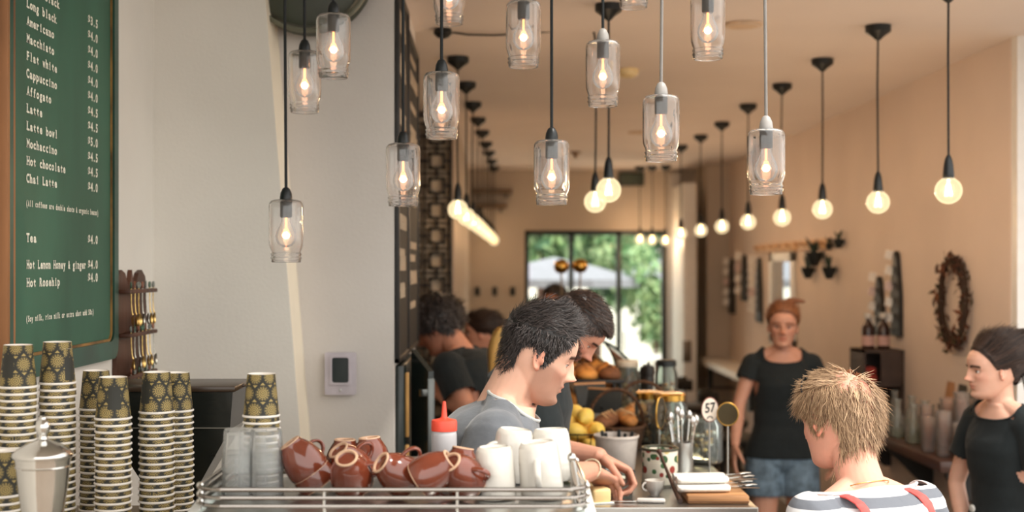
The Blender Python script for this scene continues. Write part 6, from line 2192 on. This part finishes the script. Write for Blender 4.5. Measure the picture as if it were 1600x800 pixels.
# woven baskets with bread
M_WICK = mat('dark_wicker', (98, 66, 42), rough=.8, var=.3, scale=90, stretch=(1, 1, 4), bump=.6, bscale=160)
def basket(name, label, loc, rx, ry, h):
    t = thing(name, label, 'basket', loc)
    b = MB()
    n = 40
    for lvl in range(9):
        z = .006 + (h - .012) * lvl / 8
        g = 1 + .18 * lvl / 8
        pts = [(rx * g * math.cos(2 * PI * k / n), ry * g * math.sin(2 * PI * k / n), z + .003 * math.sin(k * PI * (1 if lvl % 2 else 1) + lvl * PI)) for k in range(n)]
        b.tube(pts + pts[:1], h / 15, 6, caps=False)
    vs = [(rx * math.cos(2 * PI * k / n), ry * math.sin(2 * PI * k / n), .003) for k in range(n)]
    b.add(vs, [tuple(range(n))])
    b.build('weave', M_WICK, t, 60)
    b = MB(); pts = [(rx * 1.2 * math.cos(2 * PI * k / n), ry * 1.2 * math.sin(2 * PI * k / n), h) for k in range(n)]; b.tube(pts + pts[:1], .009, 8, caps=False); b.build('rim', M_WICK, t, 60)
    b = MB(); b.tube([(rx * 1.15 * math.cos(R(a)), 0, h + .14 * math.sin(R(a))) for a in range(0, 181, 12)], .007, 8); b.build('handle', M_WICK, t, 60)
    return t
basket('bread_basket', 'dark wicker bread basket with a hoop handle behind the white bucket', (.47, 5.02, CT), .095, .13, .085)
basket('bread_basket', 'low dark wicker basket of rolls behind the biscuit jars', (.62, 5.42, CT), .10, .11, .08)
def loaf(loc, rz, L, r_, label, mm):
    o = thing('bread_loaf', label, 'bread', loc, (0, 0, rz), 'loaves in the wicker baskets')
    b = MB(); b.tube([(-L, 0, r_ * .7), (-L * .8, 0, r_ * .85), (0, 0, r_), (L * .8, 0, r_ * .85), (L, 0, r_ * .7)], [r_ * .35, r_ * .8, r_, r_ * .8, r_ * .35], 14, flat=(.85, 1.1)); b.build('crust', mm, o, 60)
    b = MB()
    for k in range(4):
        x = -L * .6 + L * .4 * k
        b.tube([(x - .012, -r_ * .7, r_ * 1.45), (x, 0, r_ * 1.86), (x + .012, r_ * .7, r_ * 1.45)], [.002, .005, .002], 6)
    b.build('slash', F_BIS[1], o, 60)
loaf((.43, 4.97, CT + .075), R(70), .11, .036, 'brown loaf lying on the left in the hoop handled basket', M_CRUST[2])
loaf((.51, 5.05, CT + .075), R(100), .10, .034, 'golden loaf on the right in the hoop handled basket', M_CRUST[0])
loaf((.59, 5.40, CT + .07), R(60), .09, .034, 'golden loaf on the left in the low basket', M_CRUST[0])
loaf((.67, 5.44, CT + .07), R(110), .085, .034, 'dark loaf on the right in the low basket', M_CRUST[2])
# slanted menu card holders / dark slates among the food
for i, (px, Y, tx, lb) in enumerate(((940, 5.2, -28, 'dark slate price board propped among the bread baskets'), (928, 5.45, 24, 'small dark slate leaning beside the raised tray'))):
    t = thing('slate_board', lb, 'slate', onct(px, Y) + Vector((0, 0, .11)), (0, 0, R(tx)))
    T = Matrix.Rotation(R(-24), 4, 'X')
    b = MB(); b.box((-.075, -.004, 0), (.075, .004, .10), .002, T); b.build('slate', mat('dark_slate', (44, 48, 48), rough=.6), t)
    b = MB(); b.box((-.078, -.006, .098), (.078, .006, .108), .002, T); b.build('pale_edge', M_WOOD, t)
    b = MB(); b.tube([(0, .0, .03), (0, .06, -.11)], .005, 6); b.tube([(.05, 0, .01), (.05, 0, -.11)], .004, 6); b.tube([(-.05, 0, .01), (-.05, 0, -.11)], .004, 6); b.build('prop_leg', M_BLACKMETAL, t)
# brass heat lamps on thin stems
t = thing('brass_heat_lamp', 'twin brass globes on thin stems in front of the garden door', 'lamp', (.47, 8.05, 0))
b = MB(); b.lathe([(.16, 0), (.16, .02), (.03, .04), (.02, .9), (.001, .9)], 24, cap1=False); b.box((-.09, -.05, .9), (.09, .05, .93), .004); b.build('pedestal', M_BLACKMETAL, t)
for x, z in ((-.06, 1.812), (.06, 1.816)):
    b = MB(); b.tube([(x * .8, 0, .92), (x, 0, z - .03)], .006, 8); b.build('stem', M_CHROME, t)
    b = MB(); b.lathe([(.012, -.045), (.03, -.04), (.044, -.02), (.047, 0), (.042, .022), (.028, .038), (.001, .044)], 26, Matrix.Translation((x, 0, z))); b.build('globe', M_BRASS, t, 60)

# ---------------------------------------------------------------- right wall
XW = XR
def onw(px, py):
    """point of the right wall under the pixel"""
    Y = XW * FPX / (px - CX)
    return Vector((XW, Y, CZ - (py - CY) * Y / FPX))
LZ = .95
t = thing('wall_ledge', 'dark wooden ledge on the peach wall carrying carafes and tumblers', 'shelf', (XW, 5.62, LZ - .05))
b = MB(); b.box((-.29, 0, 0), (-.002, 1.75, .05), .006); b.build('ledge_board', mat('dark_polished_wood', (76, 52, 44), rough=.3, var=.15, scale=6, stretch=(4, .5, 1)), t)
for y in (.12, .95, 1.65):
    b = MB(); b.prism([(0, 0), (-.22, 0), (-.22, -.04), (-.04, -.22), (0, -.22)], y - .02, y + .02, Matrix(((1, 0, 0, -.002), (0, 0, 1, 0), (0, 1, 0, 0), (0, 0, 0, 1)))); b.build('bracket', M_BLACKWOOD, t, 0)
t = thing('wall_ledge', 'ledge far along the right wall, its door-lit sheen painted pale', 'shelf', (XW, 9.9, LZ - .06))
b = MB(); b.box((-.30, 0, 0), (-.002, 2.3, .06), .006); b.build('ledge_board', mat('painted_door_sheen', (226, 220, 210), rough=.35), t)  # pale colour stands in for door light glossing the dark wood
for y in (.2, 2.1):
    b = MB(); b.box((-.25, y - .02, -.2), (-.21, y + .02, 0)); b.box((-.25, y - .02, -.22), (-.002, y + .02, -.2)); b.build('bracket', M_BLACKMETAL, t)
# carafes
def carafe_mesh():
    pr = [(.030, 0), (.040, .004), (.042, .03), (.036, .08), (.022, .125), (.017, .15), (.018, .175), (.023, .19)]
    b = MB(); b.lathe(lathe_pairs(pr, .003) , 26, cap0=True, cap1=False)
    return b.mesh('carafe_wall', thin_glass('carafe_glass', (250, 252, 250), .28, .16), 60)
CFM = carafe_mesh()
b = MB(); b.lathe([(.0375, .005), (.039, .03), (.034, .07), (.001, .07)], 24, cap1=False); CWM = b.mesh('water', thin_glass('water_tint', (232, 236, 216), .2, .08), 60)
cpos = [(2.02, 6.95), (2.15, 6.90), (2.02, 6.68), (2.15, 6.62), (2.02, 6.44), (2.14, 6.38), (2.03, 6.22)]
for i, (x, y) in enumerate(cpos):
    t = thing('glass_carafe', '%s glass carafe on the dark ledge, counting from the far end' % ['first', 'second', 'third', 'fourth', 'fifth', 'sixth', 'seventh'][i], 'carafe', (x, y, LZ), group='glass carafes on the ledge')
    for nm_, me in (('carafe_wall', CFM), ('water', CWM)):
        o = bpy.data.objects.new(nm_, me); COL.objects.link(o); o.parent = t
# stacks of tumblers
M_PINKGL = thin_glass('rosy_tumbler_glass', (252, 240, 234), .24, .19)
b = MB(); b.lathe([(.026, 0), (.028, .004), (.036, .118), (.0365, .12), (.034, .118), (.026, .008), (.001, .007)], 26, cap1=False); TBM = b.mesh('tumbler', M_PINKGL, 50)
spos = [(2.04, 6.06, 3), (2.14, 6.10, 3), (2.00, 5.92, 2), (2.10, 5.95, 4), (2.18, 5.93, 4), (2.02, 5.78, 3), (2.11, 5.80, 5), (2.19, 5.78, 5), (2.06, 5.67, 2)]
for i, (x, y, n) in enumerate(spos):
    for k in range(n):
        o = bpy.data.objects.new('tumbler', TBM); COL.objects.link(o)
        o.location = (x, y, LZ + k * .042)
        tag(o, 'tumbler %s in the %s stack on the dark ledge, from the far end' % ((['lowest', 'second up', 'third up', 'fourth up', 'fifth up'])[k], ['first', 'second', 'third', 'fourth', 'fifth', 'sixth', 'seventh', 'eighth', 'ninth'][i]), 'glass', 'stacked tumblers on the dark ledge')
# box shelf with bottles, clipboards
t = thing('box_shelf', 'dark wooden box shelf standing on the ledge, two bottles on top', 'box shelf', (2.13, 7.14, LZ))
b = MB(); b.box((-.12, -.13, 0), (-.105, .13, .40)); b.box((.09, -.13, 0), (.105, .13, .40)); b.box((-.12, -.13, .385), (.105, .13, .40)); b.box((-.12, -.13, .20), (.105, .13, .215)); b.box((-.12, .115, 0), (.105, .13, .40)); b.box((-.12, -.13, 0), (.105, .13, .015))
b.box((-.02, -.125, .215), (.10, -.11, .385)); b.build('carcass', mat('worn_dark_wood', (74, 58, 50), rough=.6, var=.2, scale=8), t, 0)
o = thing('folded_cloth', 'red folded cloth inside the dark box shelf', 'cloth', (2.06, 7.14, LZ + .2155))
b = MB(); b.box((-.05, -.12, 0), (.035, .10, .05), .015); b.build('fold', mat('red_cloth', (150, 52, 44), rough=.85), o, 60)
b = MB(); b.box((-.048, -.118, .0505), (.03, .09, .09), .015); b.build('upper_fold', mat('red_cloth', (150, 52, 44), rough=.85), o, 60)
for i, x in enumerate((2.07, 2.155)):
    t = thing('syrup_bottle', 'dark syrup bottle with a white cap on the box shelf, %s' % ('away from the wall', 'next to the wall')[i], 'bottle', (x, 7.12, LZ + .4005))
    b = MB(); b.lathe([(.033, 0), (.035, .004), (.035, .115), (.022, .145), (.014, .155), (.014, .175)], 24); b.build('bottle_body', mat('dark_brown_glass', (52, 34, 30), rough=.1), t, 50)
    b = MB(); b.lathe([(.0355, .02), (.0355, .075)], 24, cap0=False, cap1=False); b.build('paper_label', mat('pink_paper_label', (198, 160, 150), rough=.7), t, 50)
    b = MB(); b.lathe([(.020, .170), (.022, .172), (.022, .20), (.001, .202)], 20, cap1=False); b.build('cap', M_WHITE, t, 50)
for i, (y, mm, lb) in enumerate(((6.30, mat('tan_card', (170, 124, 88), rough=.7), 'tan clipboard'), (6.14, M_BLACKWOOD, 'black clipboard, the middle one'), (5.98, M_BLACKWOOD, 'black clipboard, the nearest one'))):
    t = thing('clipboard', lb + ' leaning on the peach wall above the tumblers', 'clipboard', (2.20, y, LZ), (0, R(9), 0), 'clipboards on the ledge')
    b = MB(); b.box((-.006, -.055, .0), (.0, .055, .38), .002); b.build('board', mm, t)
    b = MB(); b.box((-.014, -.03, .345), (-.006, .03, .37), .003); b.tube([(-.012, -.02, .37), (-.012, 0, .385), (-.012, .02, .37)], .003, 6); b.build('clip', M_STEEL, t)
# wreath
w = onw(1498, 472)
t = thing('twig_wreath', 'oval wreath of dry leaves and twigs on the peach wall', 'wreath', (XW, w.y, w.z))
b = MB()
for k in range(5):
    ph = k * 1.3
    pts = [(-.03 + .012 * math.sin(a * 5 + ph), (.165 + .015 * math.cos(a * 4 + ph)) * math.cos(a), (.20 + .015 * math.cos(a * 4 + ph)) * math.sin(a)) for a in [2 * PI * i / 48 for i in range(48)]]
    b.tube(pts + pts[:1], .006, 6, caps=False)
b.build('twig_ring', mat('dry_twig', (66, 48, 36), rough=.8), t)
b = MB()
rn = random.Random(11)
for k in range(420):
    a = rn.uniform(0, 2 * PI)
    c = Vector((-.035 + rn.gauss(0, .016), (.165 + rn.gauss(0, .018)) * math.cos(a), (.205 + rn.gauss(0, .018)) * math.sin(a)))
    c.x = min(c.x, -.004)
    M = Matrix.Translation(c) @ Euler((rn.uniform(0, 6), rn.uniform(0, 6), rn.uniform(0, 6))).to_matrix().to_4x4()
    l = rn.uniform(.014, .030)
    b.m(k % 3).add([(-l, 0, 0), (0, -l * .35, .003), (l, 0, 0), (0, l * .35, .003), ], [(0, 1, 2, 3)], M)
b.build('dry_leaves', [mat('dry_leaf_brown', (84, 52, 36), rough=.8, var=.3), mat('dry_leaf_olive', (70, 62, 42), rough=.8, var=.3), mat('dry_leaf_rust', (112, 64, 40), rough=.8, var=.3)], t, 0)
# dark plank racks with white cards
M_CARD = mat('white_card', (244, 238, 230), rough=.6)
M_CARDP = mat('pink_card', (224, 200, 194), rough=.6)
b = MB(); b.box((-.080, -.004, -.055), (-.030, .004, .055), .001); CARD_ME = [b.mesh('card', m_, 0) for m_ in (M_CARD, M_CARDP)]
def plank_rack(px, py0, py1, label, cards, side=1, wdt=.075, who='', csc=1.0):
    w0, w1 = onw(px, py1), onw(px, py0)
    h = w1.z - w0.z
    t = thing('card_rack', label, 'card rack', (XW, w0.y, w0.z))
    b = MB()
    pts = [(-wdt, 0), (wdt, 0), (wdt * 1.05, h * .55), (wdt * .7, h * .8), (wdt * .35, h * .97), (0, h), (-wdt * .35, h * .93), (-wdt * .6, h * .72), (-wdt * .95, h * .5)]
    b.prism(pts, -.026, -.002, Matrix(((0, 0, 1, 0), (1, 0, 0, 0), (0, 1, 0, 0), (0, 0, 0, 1))))
    b.build('plank', M_BLACKWOOD, t, 0)
    b = MB()
    for k in range(cards):
        z = h * (.12 + .74 * k / max(1, cards - 1))
        b.box((-.040, side * wdt * .6 - .05, z - .03), (-.026, side * wdt * .6 + .05, z - .024))
    b.build('slot_strips', M_BLACKMETAL, t, 0)
    for k in range(cards):
        z = h * (.12 + .74 * k / max(1, cards - 1))
        o = bpy.data.objects.new('card', CARD_ME[1 if k == 2 else 0]); COL.objects.link(o)
        o.location = (XW - .008, w0.y + side * wdt * .3, w0.z + z + .035)
        o.rotation_euler = (0, R(14), 0); o.scale = (.8 * csc, 1, .46 * csc)
        tag(o, '%s card in the %s' % (['lowest'] [0] if k == 0 else ORD[k] + ' lowest', who), 'card', 'cards in the wall racks')
plank_rack(1405, 392, 525, 'taller dark pointed card rack, nearer the wreath', 5, who='taller rack nearer the wreath')
plank_rack(1378, 432, 524, 'shorter dark pointed card rack beside the taller one', 4, who='shorter rack beside the taller one')
plank_rack(1189, 402, 503, 'dark card rack left of the white framed mirror, nearest it', 7, who='rack nearest the mirror', wdt=.10, csc=1.5)
plank_rack(1166, 398, 470, 'middle dark card rack of the far three', 4, who='middle one of the far three racks', wdt=.12, csc=1.4)
plank_rack(1146, 404, 490, 'farthest dark card rack beside the corner pier', 5, who='farthest rack beside the pier', wdt=.12, csc=1.3)
# white framed mirror and planks above it
m0, m1 = onw(1207, 395), onw(1245, 395)
t = thing('wall_mirror', 'tall white framed mirror on the right wall behind the standing woman', 'mirror', (XW, (m0.y + m1.y) / 2, 1.20))
hw, hh = (m0.y - m1.y) / 2, .72
b = MB()
for (y0, z0, y1, z1) in ((-hw, 0, -hw + .10, hh), (hw - .10, 0, hw, hh), (-hw, 0, hw, .07), (-hw, hh - .07, hw, hh)):
    b.box((-.03, y0, z0), (-.002, y1, z1), .004)
b.build('frame', M_TRIMWHITE, t)
b = MB(); b.box((-.012, -hw + .09, .06), (-.006, hw - .09, hh - .06)); b.build('mirror_glass', mat('mirror_silver', (225, 230, 232), rough=.02, metal=1, var=.0), t, 0)
for px0, px1, py, lb in ((1185, 1247, 389, 'long pale wooden plank on the wall above the mirror'), (1252, 1300, 384, 'shorter pale wooden plank on the wall, right of the long one')):
    a0, a1_ = onw(px0, py), onw(px1, py)
    t = thing('wall_plank', lb, 'wall plank', (XW, a1_.y, a0.z), group='pale planks above the mirror')
    L_ = a0.y - a1_.y
    b = MB(); b.box((-.03, 0, -.035), (-.002, L_, .035), .004); b.build('plank', mat('pale_peg_timber', (214, 176, 136), rough=.6, var=.1), t)
    b = MB()
    for k in range(5):
        b.tube([(-.03, L_ * (k + .5) / 5, 0), (-.07, L_ * (k + .5) / 5, .012)], .008, 8)
    b.build('pegs', M_WOOD, t)
# small black wall planters
def planter(px, py, sc, label):
    w = onw(px, py)
    t = thing('wall_planter', label, 'wall planter', (XW, w.y, w.z), group='black wall planters')
    b = MB(); b.lathe([(.022 * sc, -.05 * sc), (.045 * sc, .0), (.05 * sc, .03 * sc), (.045 * sc, .028 * sc), (.001, .01 * sc)], 20, Matrix.Translation((-.052 * sc, 0, 0)), cap1=False); b.build('pot', M_BLACKMETAL, t, 50)
    b = MB(); rn = random.Random(px)
    for k in range(9):
        a = rn.uniform(0, 6.28); l = rn.uniform(.05, .10) * sc
        tip = Vector((-.052 * sc + min(.03, .5 * l * math.cos(a)), .6 * l * math.sin(a), .02 * sc + l))
        b.tube([(-.052 * sc, 0, .01 * sc), (Vector((-.052 * sc, 0, .01 * sc)) + tip) / 2 + Vector((0, 0, .01)), tip], [.008 * sc, .009 * sc, .001], 6)
    b.build('spiky_leaves', mat('dark_spiky_leaf', (40, 58, 48), rough=.5), t, 60)
planter(1302, 384, .55, 'small wall planter at the top left of the cluster of five')
planter(1320, 379, .75, 'small wall planter at the top right of the cluster of five')
planter(1287, 402, 1.25, 'largest wall planter in the middle of the cluster of five')
planter(1274, 424, 1.0, 'wall planter at the lower left of the cluster of five')
planter(1308, 424, 1.0, 'wall planter at the lower right of the cluster of five')
# black stools along the far ledge
for i, (x, y) in enumerate(((1.60, 10.2), (1.63, 9.2), (1.58, 8.3))):
    t = thing('bar_stool', 'black bar stool with a low back, %s one along the right wall' % ('farthest', 'middle', 'nearest')[i], 'stool', (x, y, 0), (0, 0, R(-90)), 'black bar stools along the right wall')
    b = MB(); b.lathe([(.17, .66), (.18, .68), (.18, .70), (.16, .715), (.001, .715)], 28); b.build('seat', M_BLACKWOOD, t, 50)
    for sx in (-1, 1):
        for sy in (-1, 1):
            b = MB(); b.tube([(sx * .11, sy * .11, .67), (sx * .19, sy * .19, 0)], [.016, .012], 8); b.build('leg', M_BLACKMETAL, t)
    b = MB(); b.torus((0, 0, .25), .21, .009, 28, 6); b.build('foot_ring', M_BLACKMETAL, t)
    b = MB(); b.tube([(.17 * math.cos(R(a)), .17 * math.sin(R(a)), .88) for a in range(200, 341, 14)], [.02] * 11, 8, flat=(2.2, .5)); b.tube([(-.13, -.11, .70), (-.135, -.12, .88)], .009, 8); b.tube([(.13, -.11, .70), (.135, -.12, .88)], .009, 8); b.build('backrest', M_BLACKWOOD, t, 60)

# ---------------------------------------------------------------- the garden beyond the far door
b = MB(); b.box((-14, YB + .2, -.12), (18, 60, -.02)); struct('terrain_garden', b, mat('pale_terrace_paving', (214, 206, 192), rough=.8, var=.1, scale=2))
b = MB(); b.box((-10, 30, -.02), (14, 30.3, 2.6)); struct('wall_garden', b, mat('white_render', (232, 228, 220), rough=.9))
LG = [mat('leaf_bright_green', (172, 196, 146), rough=.5, var=.25, scale=3), mat('leaf_mid_green', (122, 158, 112), rough=.5, var=.25, scale=3), mat('leaf_dark_green', (78, 112, 84), rough=.5, var=.25, scale=3)]  # greens lifted paler to put garden haze into the leaf colour
for m_ in LG:
    nodes_of(m_)[1].inputs['Subsurface Weight'].default_value = 0
def tree(x, y, r_, zc, n, label, mats, leaf=.16, trunk=True, rz=None, name='garden_tree', cat='tree', group='trees in the garden'):
    t = thing(name, label, cat, (x, y, -.02), group=group)
    rn = random.Random(int(x * 31 + y * 7))
    b = MB()
    clumps = [(Vector((rn.gauss(0, .45), rn.gauss(0, .45), rn.gauss(0, .4))), rn.uniform(.3, .55)) for _ in range(9)]
    for k in range(n):
        c0, cr_ = rn.choice(clumps)
        d = Vector((rn.gauss(0, 1), rn.gauss(0, 1), rn.gauss(0, 1))).normalized() * cr_ * rn.uniform(.7, 1.0)
        c = c0 + d
        c = Vector((c.x * r_, c.y * r_, zc + c.z * (rz or r_)))
        if c.z < .02:
            continue
        M = Matrix.Translation(c) @ Euler((rn.uniform(0, 6), rn.uniform(0, 6), rn.uniform(0, 6))).to_matrix().to_4x4()
        l = leaf * rn.uniform(.6, 1.3)
        b.m(rn.randrange(len(mats))).add([(-l, 0, 0), (-l * .2, -l * .45, .02), (l, 0, 0), (-l * .2, l * .45, .02)], [(0, 1, 2, 3)], M)
    b.build('foliage', mats, t, 0)
    if trunk:
        b = MB(); b.tube([(0, 0, 0), (.03, .02, zc * .5), (0, 0, zc)], [.11, .08, .05], 10); b.build('trunk', M_DARKWOOD, t)
    else:
        b = MB(); b.tube([(0, 0, 0), (0, 0, zc)], [.04, .02], 6); b.build('stem', M_DARKWOOD, t)
tree(.7, 20.5, 1.25, 2.75, 2600, 'leafy garden tree seen through the left door pane', LG)
tree(1.75, 22.5, 1.3, 2.95, 2600, 'leafy garden tree seen through the middle and right panes', LG[1:])
tree(2.9, 19.5, 1.2, 2.6, 2200, 'leafy garden tree at the right edge of the door', LG[:2])
tree(2.05, 16.4, .42, 1.35, 1100, 'tall loose shrub behind the right door pane', LG[:2], .07, False, .75, 'garden_shrub', 'shrub', 'shrubs in the garden')
tree(.9, 18.3, .45, .45, 700, 'low dark shrub beneath the white parasol', LG[1:], .09, False, .5, 'garden_shrub', 'shrub', 'shrubs in the garden')
tree(3.1, 18.8, .8, .9, 1000, 'low bright shrub farther right in the garden', LG[:2], .10, False, .7, 'garden_shrub', 'shrub', 'shrubs in the garden')
def parasol(x, y, r_, z0, z1, label, m_, group):
    t = thing('garden_parasol', label, 'parasol', (x, y, -.02), (0, 0, R(22)), group)
    n = 8
    vs, fs = [], []
    for (q, z) in ((.02, z1), (.5, z1 - (z1 - z0) * .42), (1, z0), (1, z0 - .10)):
        for k in range(n):
            a = 2 * PI * k / n
            vs.append((r_ * q * math.cos(a), r_ * q * math.sin(a), z + .02))
    for i in range(3):
        for k in range(n):
            fs.append((i * n + k, i * n + (k + 1) % n, (i + 1) * n + (k + 1) % n, (i + 1) * n + k))
    fs.append(tuple(range(n)))
    b = MB(); b.add(vs, fs); o = b.build('canopy', m_, t, 0)
    so = o.modifiers.new('thick', 'SOLIDIFY'); so.thickness = .006
    b = MB(); b.tube([(0, 0, 0), (0, 0, z1)], .022, 10); b.build('pole', M_WOOD, t)
    for k in range(n):
        a = 2 * PI * k / n
        b = MB(); b.tube([(.03 * math.cos(a), .03 * math.sin(a), z1 - .02), (r_ * .98 * math.cos(a), r_ * .98 * math.sin(a), z0 + .005)], .007, 6); b.build('rib', M_WOOD, t)
    b = MB(); b.lathe([(.22, 0), (.22, .05), (.05, .08), (.001, .08)], 20, cap1=False); b.build('base', M_BLACKMETAL, t)
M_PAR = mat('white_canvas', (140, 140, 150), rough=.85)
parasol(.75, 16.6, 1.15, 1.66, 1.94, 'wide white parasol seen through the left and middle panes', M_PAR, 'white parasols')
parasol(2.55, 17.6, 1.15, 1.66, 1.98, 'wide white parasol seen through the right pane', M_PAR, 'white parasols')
tree(.45, 22.5, .6, .8, 800, 'broad bright shrub behind the left door pane', LG, .10, False, .8, 'garden_shrub', 'shrub', 'shrubs in the garden')
parasol(.44, 14.6, .16, 1.36, 1.42, 'small yellow parasol low behind the left pane', mat('yellow_canvas', (236, 196, 70), rough=.85), 'yellow parasol')
for i, (x, y) in enumerate(((.9, 15.2), (1.9, 15.8))):
    t = thing('garden_table', 'white round garden table %s' % ('behind the middle pane', 'behind the right pane')[i], 'table', (x, y, -.02), group='white garden tables')
    b = MB(); b.lathe([(.36, .70), (.37, .71), (.37, .73), (.001, .735)], 32); b.build('tabletop', M_TRIMWHITE, t, 40)
    b = MB(); b.lathe([(.22, 0), (.22, .02), (.03, .05), (.025, .70), (.001, .70)], 20, cap1=False); b.build('pedestal', M_TRIMWHITE, t, 40)
